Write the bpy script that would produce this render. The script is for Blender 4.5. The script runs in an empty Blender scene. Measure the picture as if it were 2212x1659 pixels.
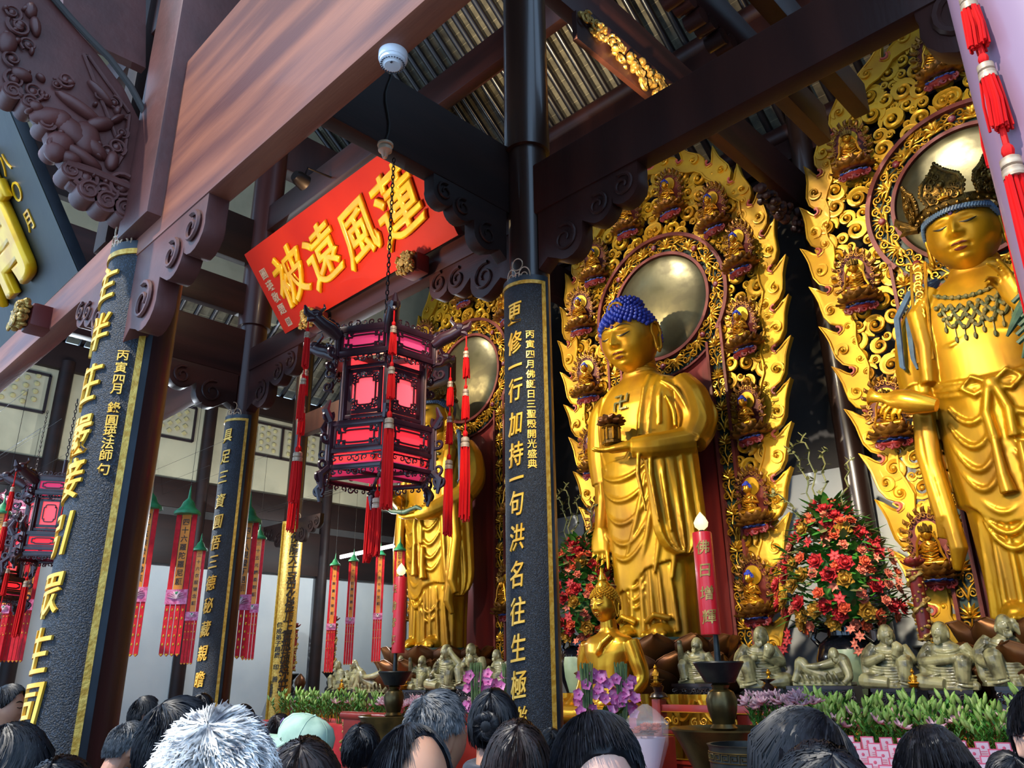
import bpy, bmesh, math, random
import numpy as np
from mathutils import Vector, Matrix, noise as mnoise
rnd = random.Random(7)
SC = bpy.context.scene
COL = SC.collection
PI = math.pi

# ---------------------------------------------------------------- camera
CAMH = 1.8
FPX, CX, CY = 1714.8, 1106.0, 829.5
RC = np.array([[0.7113880664714132, 0.7027355613850915, -0.00947362902189234],
               [-0.24742109412752003, 0.23780510087157516, -0.9392718116606082],
               [-0.6578068265553384, 0.6705307336462963, 0.34304331238628566]])   # world -> right, down, forward
cam = bpy.data.cameras.new('camera')
cam.sensor_width = 36.0
cam.lens = 36.0 * FPX / 2212.0
cam.clip_start = 0.02
camo = bpy.data.objects.new('camera', cam)
COL.objects.link(camo)
_m = Matrix.Identity(4)
for i in range(3):
    _m[i][0] = RC[0][i]; _m[i][1] = -RC[1][i]; _m[i][2] = -RC[2][i]
_m[2][3] = CAMH
camo.matrix_world = _m
SC.camera = camo

# ---------------------------------------------------------------- colour management, world, sun, interior lamps, added fills
SC.view_settings.view_transform = 'Standard'
SC.view_settings.look = 'None'
SC.view_settings.gamma = 1.0
SC.view_settings.exposure = 0.9
SC.view_settings.use_curve_mapping = False
SC.cycles.max_bounces = 6
SC.cycles.diffuse_bounces = 3
SC.cycles.glossy_bounces = 3
SC.cycles.transmission_bounces = 4
SC.cycles.sample_clamp_indirect = 6.0
SC.cycles.caustics_reflective = False
SC.cycles.caustics_refractive = False

def lin(h):
    h = h.lstrip('#')
    return tuple(((c / 12.92) if c <= 0.04045 else ((c + 0.055) / 1.055) ** 2.4) for c in (int(h[i:i + 2], 16) / 255 for i in (0, 2, 4)))

world = bpy.data.worlds.new('daylight'); SC.world = world
world.use_nodes = True
bg = world.node_tree.nodes['Background']
bg.inputs[0].default_value = (0.44, 0.67, 1.0, 1); bg.inputs[1].default_value = 1.35

def lamp(name, kind, loc, target, energy, color, size=0.1, angle=50, blend=0.5):
    l = bpy.data.lights.new(name, kind); l.energy = energy; l.color = color
    if kind == 'SPOT':
        l.spot_size = math.radians(angle); l.spot_blend = blend; l.shadow_soft_size = size
    elif kind == 'SUN':
        l.angle = math.radians(size)
    else:
        l.shadow_soft_size = size
    o = bpy.data.objects.new(name, l); COL.objects.link(o)
    o.location = loc
    if target is not None:
        o.rotation_euler = (Vector(target) - Vector(loc)).to_track_quat('-Z', 'Y').to_euler()
    return o
WARM = (1.0, 0.83, 0.55); WARM2 = (1.0, 0.70, 0.36); WARM3 = (1.0, 0.88, 0.70); COOL = (0.82, 0.92, 1.0)
lamp('sun', 'SUN', (-6, -12, 18), (-2.6, 1.0, 1.6), 3.0, (1.0, 0.93, 0.82), 1.0)
for bx in (-13.2, -7.7, -2.2):                      # roof beam spotlights before each statue, last one an added altar fill
    lamp('spotlight', 'SPOT', (bx - 2.6, 5.6, 9.0), (bx + 0.1, 12.0, 7.6), 1150, WARM, 0.06, 60, 0.8)
    lamp('spotlight', 'SPOT', (bx - 1.6, 6.2, 6.6), (bx, 11.2, 5.2), 850, WARM, 0.12, 62, 0.9)
    lamp('spotlight', 'SPOT', (bx - 0.6, 6.2, 5.6), (bx + .8, 10.8, 1.7), 520, WARM3, 0.15, 75, 0.9)
lamp('spotlight', 'SPOT', (-3.0, 6.8, 6.0), (-5.5, 13.6, 2.9), 1300, WARM3, 0.08, 46, 0.8)
lamp('spotlight', 'SPOT', (-3.4, 2.4, 5.6), (-3.9, 7.0, 1.7), 420, WARM3, 0.2, 80, 0.9)      # this and the next: warm fills added for candles and offering tables
lamp('spotlight', 'SPOT', (-7.6, 3.2, 5.7), (-9.0, 8.2, 1.6), 420, WARM3, 0.2, 80, 0.9)
lamp('spotlight', 'SPOT', (-4.25, 6.3, 8.2), (-5.0, 8.0, 10.2), 330, WARM2, 0.05, 75, 0.6)
lamp('spotlight', 'SPOT', (-7.9, 5.4, 8.2), (-8.3, 9.5, 14.6), 1500, WARM, 0.05, 40, 0.6)
lamp('spotlight', 'SPOT', (-6.9, 2.6, 5.0), (-7.2, 4.6, 6.7), 260, (1.0, 0.74, 0.5), 0.15, 95, 0.8)
for p in ((-14.9, 7.0, 4.6), (-15.0, 10.9, 4.6), (-14.2, 3.6, 4.6)):
    lamp('left_wall_fill', 'POINT', p, None, 150, COOL, 0.03)  # added fill points without fixtures, to brighten the left wall

# ---------------------------------------------------------------- pixel -> place on a plane of the hall
def ray(x, y): return RC.T @ np.array([(x - CX) / FPX, (y - CY) / FPX, 1.0])
def onX(x, y, X): r = ray(x, y); return r * (X / r[0]) + [0, 0, CAMH]
def onY(x, y, Y): r = ray(x, y); return r * (Y / r[1]) + [0, 0, CAMH]
def onZ(x, y, Z): r = ray(x, y); return r * ((Z - CAMH) / r[2]) + [0, 0, CAMH]
def atd(x, y, d): return ray(x, y) * d + [0, 0, CAMH]

# ---------------------------------------------------------------- materials
MATS = {}
def mat(name, col, rough=0.5, metal=0.0, col2=None, ns=4.0, stretch=(1, 1, 1), bump=0.0, bs=25.0, lo=0.4, hi=0.62,
        emit=None, es=0.0, coat=0.0, trans=0.0, spec=0.5, sheen=0.0, sss=0.0, detail=4.0, rough2=None, bstretch=None):
    m = bpy.data.materials.new(name); m.use_nodes = True
    nt = m.node_tree; N = nt.nodes; L = nt.links; b = N['Principled BSDF']
    c1 = lin(col) if isinstance(col, str) else col
    b.inputs['Base Color'].default_value = (*c1, 1); b.inputs['Roughness'].default_value = rough
    b.inputs['Metallic'].default_value = metal; b.inputs['Specular IOR Level'].default_value = spec
    b.inputs['Coat Weight'].default_value = coat; b.inputs['Coat Roughness'].default_value = 0.12
    b.inputs['Transmission Weight'].default_value = trans; b.inputs['Sheen Weight'].default_value = sheen
    if sss:
        b.inputs['Subsurface Weight'].default_value = sss; b.inputs['Subsurface Scale'].default_value = 0.02
    tc = N.new('ShaderNodeTexCoord')
    def mp(s):
        k = N.new('ShaderNodeMapping'); k.inputs['Scale'].default_value = s; L.new(tc.outputs['Object'], k.inputs['Vector']); return k
    if col2 is not None:
        c2 = lin(col2) if isinstance(col2, str) else col2
        t = N.new('ShaderNodeTexNoise'); t.inputs['Scale'].default_value = ns; t.inputs['Detail'].default_value = detail
        L.new(mp(stretch).outputs[0], t.inputs['Vector'])
        r = N.new('ShaderNodeValToRGB'); r.color_ramp.elements[0].position = lo; r.color_ramp.elements[1].position = hi
        r.color_ramp.elements[0].color = (*c1, 1); r.color_ramp.elements[1].color = (*c2, 1)
        L.new(t.outputs['Fac'], r.inputs[0]); L.new(r.outputs[0], b.inputs['Base Color'])
        if rough2 is not None:
            q = N.new('ShaderNodeMapRange'); q.inputs[1].default_value = lo; q.inputs[2].default_value = hi
            q.inputs[3].default_value = rough; q.inputs[4].default_value = rough2
            L.new(t.outputs['Fac'], q.inputs[0]); L.new(q.outputs[0], b.inputs['Roughness'])
    if bump:
        t2 = N.new('ShaderNodeTexNoise'); t2.inputs['Scale'].default_value = bs; t2.inputs['Detail'].default_value = 3
        L.new(mp(bstretch or stretch).outputs[0], t2.inputs['Vector'])
        bp = N.new('ShaderNodeBump'); bp.inputs['Strength'].default_value = bump; bp.inputs['Distance'].default_value = 0.02
        L.new(t2.outputs['Fac'], bp.inputs['Height']); L.new(bp.outputs[0], b.inputs['Normal'])
    if emit is not None:
        e = lin(emit) if isinstance(emit, str) else emit
        b.inputs['Emission Color'].default_value = (*e, 1); b.inputs['Emission Strength'].default_value = es
    MATS[name] = m
    return m
M = MATS
mat('wood_dark', '#2a1512', 0.45, col2='#3b1e18', ns=2.0, stretch=(1, 1, 0.15), bump=0.08, spec=0.3)
mat('wood_red', '#40211c', 0.42, col2='#2a1716', ns=1.6, stretch=(0.25, 2, 2.2), bump=0.06, spec=0.3)
mat('wood_red_y', '#3e211d', 0.42, col2='#281716', ns=1.6, stretch=(2, 0.25, 2.2), bump=0.06, spec=0.3)
mat('beam_weathered', '#552824', 0.5, col2='#9a5c40', ns=1.5, stretch=(0.35, 3, 4.0), bump=0.06, lo=0.36, hi=0.72, coat=0.1)
mat('wood_mauve', '#4a2622', 0.48, col2='#5a302b', ns=3, bump=0.15, bs=14)
mat('wood_beam_dark', '#261612', 0.55, col2='#1c110f', ns=1.6, stretch=(2, 0.25, 2.2), bump=0.05, spec=0.25)
mat('column', '#331816', 0.36, col2='#43221e', ns=2.4, stretch=(2, 2, 0.12), bump=0.05, coat=0.1, spec=0.35)
mat('column_dark', '#23140f', 0.32, col2='#322017', ns=2.4, stretch=(2, 2, 0.12), bump=0.04, coat=0.35)
mat('column_glare', '#8f6f82', 0.45, col2='#9b7b8a', ns=1.5, stretch=(1, 1, 0.3), coat=0.3)  # red-brown lacquer column; daylight glare is mixed into this pale colour
mat('panel_black', '#0d131b', 0.5, col2='#364456', ns=90, lo=0.5, hi=0.78, bump=0.6, bs=120, spec=0.4)
mat('panel_edge', '#121d26', 0.42, col2='#26323c', ns=3)
mat('panel_gold', '#b8892a', 0.4, metal=0.35, col2='#d4ad4e', ns=30, bump=0.2, bs=60)
mat('gold_paint', '#e9ae2c', 0.38, metal=0.15, col2='#f2c04c', ns=6)
mat('gold_bright', '#f2bd12', 0.3, metal=0.3, col2='#e0a010', ns=5, coat=0.2)
mat('ink', '#1d150c', 0.5)
mat('gold', '#c08e12', 0.36, metal=0.62, col2='#8f6210', ns=2.2, stretch=(1, 1, 0.5), lo=0.35, hi=0.7, bump=0.12, bs=9, rough2=0.42)
mat('gold_flame', '#cf9c1e', 0.4, metal=0.5, col2='#a6721a', ns=1.6, lo=0.4, hi=0.72, bump=0.12, bs=10)
mat('gold_small', '#c88c1c', 0.3, metal=0.75, col2='#a4681a', ns=6)
mat('gold_smooth', '#dba52c', 0.27, metal=0.8, col2='#c48a1e', ns=4)
mat('gold_relief', '#cc9524', 0.33, metal=0.7, col2='#a9741a', ns=9)
mat('gold_pale', '#c6a35a', 0.35, metal=0.6, col2='#8f7032', ns=14)
mat('gold_dull', '#8a5c20', 0.38, metal=0.6, col2='#6b441c', ns=5)
mat('bronze_petal', '#6d4420', 0.38, metal=0.65, col2='#54301a', ns=3)
mat('crown_gold', '#7a5a20', 0.35, metal=0.75, col2='#4f3a16', ns=16, bump=0.3, bs=40)
mat('mirror_brass', '#6c6548', 0.3, metal=0.85, col2='#4c4632', ns=2.2, bump=0.12, bs=4, rough2=0.46)
mat('red_lacquer', '#7c241c', 0.4, col2='#5e1a17', ns=1.6, stretch=(3, 3, 0.3), coat=0.15)
mat('red_frame', '#5a221b', 0.5, spec=0.3, col2='#703026', ns=3)
mat('red_notch', '#9a3a2a', 0.42, col2='#b85a48', ns=6)
mat('green_ground', '#16332a', 0.5, col2='#0f2620', ns=3)
mat('blue_hair', '#14258a', 0.5, col2='#2038a2', ns=8)
mat('blue_grey', '#48607a', 0.5, col2='#3a4c66', ns=6)
mat('cloud_blue', '#2b3f8a', 0.45, col2='#8a9cb0', ns=7, lo=0.5, hi=0.6)
mat('cloud_red', '#7a1f16', 0.45, col2='#5f1c2a', ns=6)
mat('face_ink', '#1a1510', 0.5); mat('lip', '#5f2a20', 0.4); mat('urna', '#5a3a6a', 0.3)
mat('bead_green', '#4a5236', 0.4, metal=0.3, col2='#7a6a3a', ns=20)
mat('stem_green', '#3c5a46', 0.5, col2='#28422f', ns=6)
mat('red_board', '#b8260c', 0.6, col2='#a61d0a', ns=1.3, lo=0.35, hi=0.7, bump=0.05, spec=0.2)
mat('board_edge', '#5c1d18', 0.5)
mat('board_black', '#10150f', 0.5, col2='#1d2216', ns=2.2, bump=0.1, bs=8)
mat('plaster', '#bdb291', 0.85, col2='#aca284', ns=1.2, bump=0.05)
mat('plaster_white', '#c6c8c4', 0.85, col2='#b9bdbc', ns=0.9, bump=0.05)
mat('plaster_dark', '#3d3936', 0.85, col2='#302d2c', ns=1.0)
mat('scallop', '#aaa9a0', 0.8, col2='#8f9090', ns=5, bump=0.2)
mat('window_line', '#241a1c', 0.5)
mat('lattice', '#c2b27a', 0.7, col2='#b2a26c', ns=10)
mat('tile', '#837b66', 0.8, col2='#655f50', ns=5, bump=0.15)
mat('rafter', '#171214', 0.32, col2='#201818', ns=2, stretch=(3, 0.2, 0.2), coat=0.3)
mat('floor_stone', '#4a4642', 0.6, col2='#58534c', ns=2)
mat('lantern_wood', '#280f16', 0.34, col2='#36161f', ns=6, coat=0.3)
mat('lantern_edge', '#8a6a60', 0.3, metal=0.3)
mat('pane', '#cc3a4a', 0.55, emit='#ff2e34', es=0.5, spec=0.2)
mat('pane_pink', '#d2466a', 0.55, emit='#f0386a', es=0.3, spec=0.2)
mat('pane_glow', '#d8566a', 0.55, emit='#ff4a4c', es=0.85, spec=0.2)
mat('tassel', '#c20c10', 0.65, col2='#da1a14', ns=60, stretch=(1, 1, 0.05), spec=0.15)
mat('tassel_band', '#a3876c', 0.45, metal=0.3, col2='#c4a98c', ns=40, stretch=(0.1, 0.1, 3))
mat('iron', '#241c1a', 0.4, metal=0.6); mat('white_plastic', '#d8dade', 0.4); mat('grille', '#3a3a42', 0.5)
mat('cable', '#15130f', 0.6); mat('porcelain', '#b9a68a', 0.3)
mat('jade', '#9a9468', 0.33, col2='#4e4a34', ns=7, lo=0.45, hi=0.66, coat=0.4)
mat('carved_black', '#1d1416', 0.3, col2='#2a1d1c', ns=8, coat=0.3)
mat('candle_red', '#d01f2a', 0.35, col2='#bf1c26', ns=2, coat=0.2)
mat('flame_bulb', '#d8c890', 0.25, emit='#ffe9a8', es=0.7)
mat('bronze', '#4a4028', 0.32, metal=0.8, col2='#6a5a34', ns=5)
mat('bronze_dark', '#25282a', 0.4, metal=0.6, col2='#3a3c38', ns=6)
mat('black_glaze', '#0b0d14', 0.12, coat=0.6); mat('celadon', '#7d8f70', 0.3, col2='#93a27f', ns=3)
mat('leaf', '#2c6a22', 0.5, col2='#48882c', ns=9); mat('leaf_dry', '#6d6a3a', 0.6, col2='#4f5530', ns=9)
mat('bud', '#6f9a3c', 0.5, col2='#a8be74', ns=10); mat('lily_pink', '#c99aa8', 0.55, col2='#e2c2c6', ns=14)
mat('orchid', '#cc5aa6', 0.55, col2='#e59aca', ns=12); mat('stalk', '#4f6b3c', 0.5, col2='#6d8550', ns=12)
mat('rose_red', '#b8262a', 0.55, col2='#96181e', ns=20); mat('rose_orange', '#d8643c', 0.55, col2='#c24a2e', ns=20)
mat('rose_gold', '#c89a3a', 0.4, metal=0.4, col2='#a87a2a', ns=12); mat('rose_coral', '#c8604a', 0.55, col2='#e08a6a', ns=20)
mat('card_pink', '#d85a78', 0.6); mat('card_white', '#e2c6d0', 0.6); mat('paper_red', '#c8262c', 0.55, col2='#b02024', ns=5)
mat('table_red', '#9c2a1f', 0.4, col2='#862219', ns=3, coat=0.2)
mat('cap_green', '#1f7a4a', 0.5, col2='#2f9460', ns=12); mat('banner_red', '#d01a26', 0.6, spec=0.2, col2='#b8141e', ns=14)
mat('banner_orange', '#e08a1f', 0.55, col2='#d87a18', ns=6); mat('banner_pink', '#d87aa0', 0.55, col2='#b83a6a', ns=30)
mat('tube_light', '#ffffff', 0.4, emit='#e8f2ff', es=6.0)
mat('green_shade', '#0f5a4a', 0.3)
mat('skin', '#b58468', 0.5, col2='#a87660', ns=9, sss=0.15); mat('skin_pale', '#cda08c', 0.5, col2='#c09080', ns=9, sss=0.15)
mat('hair_black', '#0b0b0f', 0.42, col2='#15161d', ns=60, spec=0.28); mat('hair_brown', '#1a1312', 0.42, col2='#281d1c', ns=60, spec=0.28)
mat('hair_grey', '#4a4d52', 0.5, col2='#1c1e22', ns=40, spec=0.5); mat('hair_white', '#e4e2de', 0.5, col2='#50525a', ns=26, lo=0.42, hi=0.66, spec=0.5)
mat('cap_mint', '#9fb8a4', 0.8, col2='#8fab98', ns=20); mat('cap_logo', '#7a5a9a', 0.6)
mat('mask_teal', '#2a9aa6', 0.7); mat('glasses', '#20242c', 0.2); mat('lens', '#9fb4e0', 0.05, trans=0.9)
for nm, c in (('navy', '#1b2230'), ('black', '#17171b'), ('denim', '#33517a'), ('slate', '#3a4450'), ('plum', '#3a2a3a'), ('mintcoat', '#9db4b8'), ('brown', '#3c302a'), ('grey', '#5a5c60')):
    mat('coat_' + nm, c, 0.85, col2=c, sheen=0.2, bump=0.2, bs=40)
mat('trousers', '#1c1e26', 0.85, bump=0.1)
mat('shoe', '#141414', 0.5)

# ---------------------------------------------------------------- mesh building
class MB:
    def __init__(s): s.v = []; s.f = []; s.mi = []; s.n = 0; s.cur = 0
    def add(s, v, f):
        v = np.asarray(v, float).reshape(-1, 3); o = s.n
        s.v.append(v); s.n += len(v)
        for q in f: s.f.append([i + o for i in q]); s.mi.append(s.cur)
        return s
    def merge(s, other, Mx=None):
        v = np.concatenate(other.v)
        if Mx is not None:
            A = np.array(Mx); v = v @ A[:3, :3].T + A[:3, 3]
        o = s.n; s.v.append(v); s.n += len(v)
        s.f += [[i + o for i in q] for q in other.f]; s.mi += [s.cur] * len(other.f)
        return s
    def box(s, c, d, Mx=None):
        x, y, z = d[0] / 2, d[1] / 2, d[2] / 2
        v = np.array([(a, b, e) for a in (-x, x) for b in (-y, y) for e in (-z, z)])
        if Mx is not None: v = v @ np.array(Mx.to_3x3()).T
        return s.add(v + np.array(c), [(0, 1, 3, 2), (4, 6, 7, 5), (0, 4, 5, 1), (2, 3, 7, 6), (0, 2, 6, 4), (1, 5, 7, 3)])
    def loft(s, rings, cap=True, closed=True):
        n = len(rings[0]); k = len(rings); f = []
        m = n if closed else n - 1
        for i in range(k - 1):
            for j in range(m):
                j2 = (j + 1) % n
                f.append((i * n + j, i * n + j2, (i + 1) * n + j2, (i + 1) * n + j))
        if cap: f.append(tuple(range(n))[::-1]); f.append(tuple((k - 1) * n + j for j in range(n)))
        return s.add(np.concatenate([np.asarray(r, float) for r in rings]), f)
    def tube(s, pts, r, n=8, cap=True, flat=1.0, up=None):
        P = [Vector(p) for p in pts]; k = len(P)
        R = [r] * k if not hasattr(r, '__len__') else list(r)
        if n >= 12 and 3 <= k <= 8:                      # limbs: smooth spline through the points
            P2, R2 = [], []
            for i in range(k - 1):
                a, b, c, d = P[max(i - 1, 0)], P[i], P[i + 1], P[min(i + 2, k - 1)]
                for j in range(6):
                    t = j / 6; P2.append(.5 * (2 * b + (c - a) * t + (2 * a - 5 * b + 4 * c - d) * t * t + (3 * b - a - 3 * c + d) * t ** 3)); R2.append(R[i] + (R[i + 1] - R[i]) * t * t * (3 - 2 * t))
            P, R = P2 + [P[-1]], R2 + [R[-1]]; k = len(P)
        T = [(P[min(i + 1, k - 1)] - P[max(i - 1, 0)]).normalized() for i in range(k)]
        u = Vector(up) if up is not None else (Vector((0, 0, 1)) if abs(T[0].z) < 0.9 else Vector((0, 1, 0)))
        rings = []
        for i in range(k):
            u = (u - T[i] * u.dot(T[i]))
            if u.length < 1e-6: u = T[i].orthogonal()
            u.normalize(); w = T[i].cross(u)
            rings.append([P[i] + (u * math.cos(a) * flat + w * math.sin(a)) * R[i] for a in (2 * PI * j / n for j in range(n))])
        return s.loft(rings, cap)
    def lathe(s, prof, n=24, c=(0, 0, 0), Mx=None, cap=True):
        rings = []
        for (r, z) in prof:
            rings.append([(r * math.cos(2 * PI * j / n), r * math.sin(2 * PI * j / n), z) for j in range(n)])
        v = np.array(rings, float).reshape(-1, 3)
        if Mx is not None: v = v @ np.array(Mx.to_3x3()).T
        v = v + np.array(c)
        return s.loft(v.reshape(len(prof), n, 3), cap)
    def ball(s, c, r, nu=12, nv=8, Mx=None):
        r = (r, r, r) if not hasattr(r, '__len__') else r
        v = [(0, 0, -r[2])]
        for i in range(1, nv):
            a = -PI / 2 + PI * i / nv
            for j in range(nu):
                b = 2 * PI * j / nu
                v.append((r[0] * math.cos(a) * math.cos(b), r[1] * math.cos(a) * math.sin(b), r[2] * math.sin(a)))
        v.append((0, 0, r[2])); L = len(v) - 1; f = []
        for j in range(nu): f.append((0, 1 + (j + 1) % nu, 1 + j)); f.append((L, L - nu + j, L - nu + (j + 1) % nu))
        for i in range(nv - 2):
            for j in range(nu):
                f.append((1 + i * nu + j, 1 + i * nu + (j + 1) % nu, 1 + (i + 1) * nu + (j + 1) % nu, 1 + (i + 1) * nu + j))
        v = np.array(v)
        if Mx is not None: v = v @ np.array(Mx.to_3x3()).T
        return s.add(v + np.array(c), f)
    def prism(s, poly, depth, fn):
        """poly: 2D points; fn(a, b, d) -> 3D; d runs 0..depth"""
        n = len(poly)
        v = [fn(a, b, 0.0) for a, b in poly] + [fn(a, b, depth) for a, b in poly]
        f = [tuple(range(n)), tuple(range(2 * n - 1, n - 1, -1))]
        f += [(i, i + n, (i + 1) % n + n, (i + 1) % n) for i in range(n)]
        return s.add(v, f)
    def mesh(s, name, mats, smooth=True, ang=38, bevel=0.0, fixn=False):
        me = bpy.data.meshes.new(name)
        me.from_pydata(np.concatenate(s.v).tolist() if s.v else [], [], s.f)
        for m in (mats if isinstance(mats, (list, tuple)) else [mats]): me.materials.append(M[m] if isinstance(m, str) else m)
        if any(s.mi): me.polygons.foreach_set('material_index', s.mi)
        if bevel or fixn:
            bm = bmesh.new(); bm.from_mesh(me)
            bmesh.ops.recalc_face_normals(bm, faces=bm.faces)
            if bevel:
                es = [e for e in bm.edges if len(e.link_faces) == 2 and e.calc_face_angle(0) > 0.6]
                bmesh.ops.bevel(bm, geom=es, offset=bevel, segments=2, affect='EDGES', profile=0.6, clamp_overlap=True)
            bm.to_mesh(me); bm.free()
        if smooth:
            me.polygons.foreach_set('use_smooth', [True] * len(me.polygons)); me.set_sharp_from_angle(angle=math.radians(ang))
        me.update()
        return me
    def build(s, name, mats, parent=None, **k):
        return link(name, s.mesh(name, mats, **k), parent)
def link(name, me, parent=None):
    o = bpy.data.objects.new(name, me); COL.objects.link(o)
    if parent is not None: o.parent = parent
    return o
def tag(o, label=None, cat=None, group=None, kind=None):
    if label: o['label'] = label
    if cat: o['category'] = cat
    if group: o['group'] = group
    if kind: o['kind'] = kind
    return o
def thing(name, label, cat, loc=(0, 0, 0), rz=0.0, group=None, rot=None, scale=1.0):
    o = bpy.data.objects.new(name, None); COL.objects.link(o); o.empty_display_size = 0.1
    o.location = loc; o.rotation_euler = rot if rot is not None else (0, 0, rz); o.scale = (scale,) * 3
    return tag(o, label, cat, group)
def copy_tree(o, parent=None, name=None):
    c = o.copy(); COL.objects.link(c)
    if name: c.name = name
    c.parent = parent
    for ch in list(o.children): copy_tree(ch, c)
    return c
def remesh(mb, name, mats, voxel, smooth=2, parent=None, fac=0.5, decim=None):
    me = mb.mesh(name + '_src', mats if isinstance(mats, (list, tuple)) else [mats], smooth=False, fixn=False)
    o = bpy.data.objects.new('tmp', me); COL.objects.link(o)
    r = o.modifiers.new('r', 'REMESH'); r.mode = 'VOXEL'; r.voxel_size = voxel; r.adaptivity = 0.0
    if smooth:
        q = o.modifiers.new('s', 'SMOOTH'); q.iterations = smooth; q.factor = fac
    if decim:
        q = o.modifiers.new('d', 'DECIMATE'); q.ratio = decim
    dg = bpy.context.evaluated_depsgraph_get()
    out = bpy.data.meshes.new_from_object(o.evaluated_get(dg)); out.name = name
    bpy.data.objects.remove(o); bpy.data.meshes.remove(me)
    out.polygons.foreach_set('use_smooth', [True] * len(out.polygons))
    out.materials.clear(); out.materials.append(M[mats[0] if isinstance(mats, (list, tuple)) else mats])
    return link(name, out, parent) if parent is not False else out
_glyph = {}
_tc = bpy.data.curves.new('glyph', 'FONT'); _to = bpy.data.objects.new('glyph', _tc); COL.objects.link(_to)
_tc.resolution_u = 3
def glyph(ch, ext=0.02, off=0.0, bev=0.0, cuts=0):
    k = (ch, ext, off, bev, cuts)
    if k not in _glyph:
        _tc.body = ch; _tc.extrude = ext; _tc.offset = off; _tc.bevel_depth = bev; _tc.bevel_resolution = 1
        bpy.context.view_layer.update()
        me = bpy.data.meshes.new_from_object(_to.evaluated_get(bpy.context.evaluated_depsgraph_get()))
        if cuts:
            bm = bmesh.new(); bm.from_mesh(me)
            for i in range(1, cuts):
                bmesh.ops.bisect_plane(bm, geom=bm.verts[:] + bm.edges[:] + bm.faces[:], plane_co=(i / cuts, 0, 0), plane_no=(1, 0, 0))
            bm.to_mesh(me); bm.free()
        v = np.array([p.co[:] for p in me.vertices]); f = [list(p.vertices) for p in me.polygons]
        bpy.data.meshes.remove(me)
        v[:, 0] -= 0.5; v[:, 1] -= 0.37
        _glyph[k] = (v, f)
    return _glyph[k]
def put_text(mb, chars, fn, size, step, ext=0.02, off=0.0, bev=0.0, slant=0.0, wx=1.0, cuts=0):
    """a column of characters; fn(x, y, d) -> 3D with x right, y up (0 at the first character), d out of the surface"""
    for i, ch in enumerate(chars):
        if ch == ' ': continue
        v, f = glyph(ch, ext, off, bev, cuts)
        y0 = step[i] if hasattr(step, '__len__') else -i * step
        sz = size[i] if hasattr(size, '__len__') else size
        mb.add([fn((p[0] + slant * p[1]) * sz * wx, p[1] * sz + y0 + p[0] * slant * sz * 0.8, (p[2] + ext + bev) * sz) for p in v], f)
# ================================================================ the hall: floor, walls, roof
def struct(name, mb, m, label=None, **k):
    o = mb.build(name, m, **k); o['kind'] = 'structure'
    if label: o['label'] = label
    return o
def bx(x0, x1, y0, y1, z0, z1): return MB().box(((x0 + x1) / 2, (y0 + y1) / 2, (z0 + z1) / 2), (x1 - x0, y1 - y0, z1 - z0))
ROWX = (-15.95, -10.45, -4.95)
struct('floor', bx(-17.5, 4.0, -4.0, 13.6, -0.2, 0.0), 'floor_stone')
WL = -17.5
struct('wall_left', bx(WL - 0.3, WL, 0.0, 13.9, 0, 4.08), 'plaster_white')
struct('wall_left_upper', bx(WL - 0.3, WL, 0.0, 13.9, 5.9, 7.82), 'plaster')
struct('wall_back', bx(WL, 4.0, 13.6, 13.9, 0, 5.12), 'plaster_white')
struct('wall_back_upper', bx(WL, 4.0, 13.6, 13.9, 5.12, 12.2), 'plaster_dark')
struct('wall_left_gable', bx(-16.1, -15.95, 1.0, 13.6, 9.6, 15.5), 'plaster')
struct('wall_right_unseen', bx(4.0, 4.2, 2.4, 13.9, 0, 14.0), 'wood_beam_dark')  # unseen dark wall, added to cut the grey sky fill inside
struct('wall_front_upper', bx(-4.7, -1.0, 1.95, 2.15, 5.62, 10.0), 'scallop')
struct('wall_front_left', bx(-7.2, -5.25, 1.95, 2.15, 6.6, 10.0), 'scallop')
# scalloped mortar rows on the pale upper wall
for (xa, xb, za) in ((-4.65, -3.0, 5.68), (-7.1, -5.3, 6.7)):
    mb = MB()
    for r in range(14):
        for c in range(int((xb - xa) / 0.16)):
            cx0 = xa + 0.08 + c * 0.16 + (0.08 if r % 2 else 0); cz0 = za + r * 0.19
            mb.tube([(cx0 + 0.075 * math.cos(a), 1.93, cz0 + 0.1 * math.sin(a)) for a in np.linspace(0.1, PI - 0.1, 7)], 0.02, 5)
    o = mb.build('trim_1', 'scallop'); o['kind'] = 'structure'
o = bx(WL - 0.1, WL + 0.16, 0, 13.6, 4.08, 5.12).build('trim_2', 'wood_beam_dark', bevel=0.01); o['kind'] = 'structure'
o = bx(WL - 0.1, WL + 0.1, 0, 13.6, 5.12, 5.3).build('trim_3', 'plaster_dark'); o['kind'] = 'structure'
o = bx(WL - 0.1, WL + 0.14, 0, 13.6, 5.3, 5.92).build('trim_4', 'wood_beam_dark', bevel=0.01); o['kind'] = 'structure'
o = bx(WL - 0.1, WL + 0.16, 0, 13.6, 7.82, 8.4).build('trim_5', 'wood_beam_dark', bevel=0.01); o['kind'] = 'structure'
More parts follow.
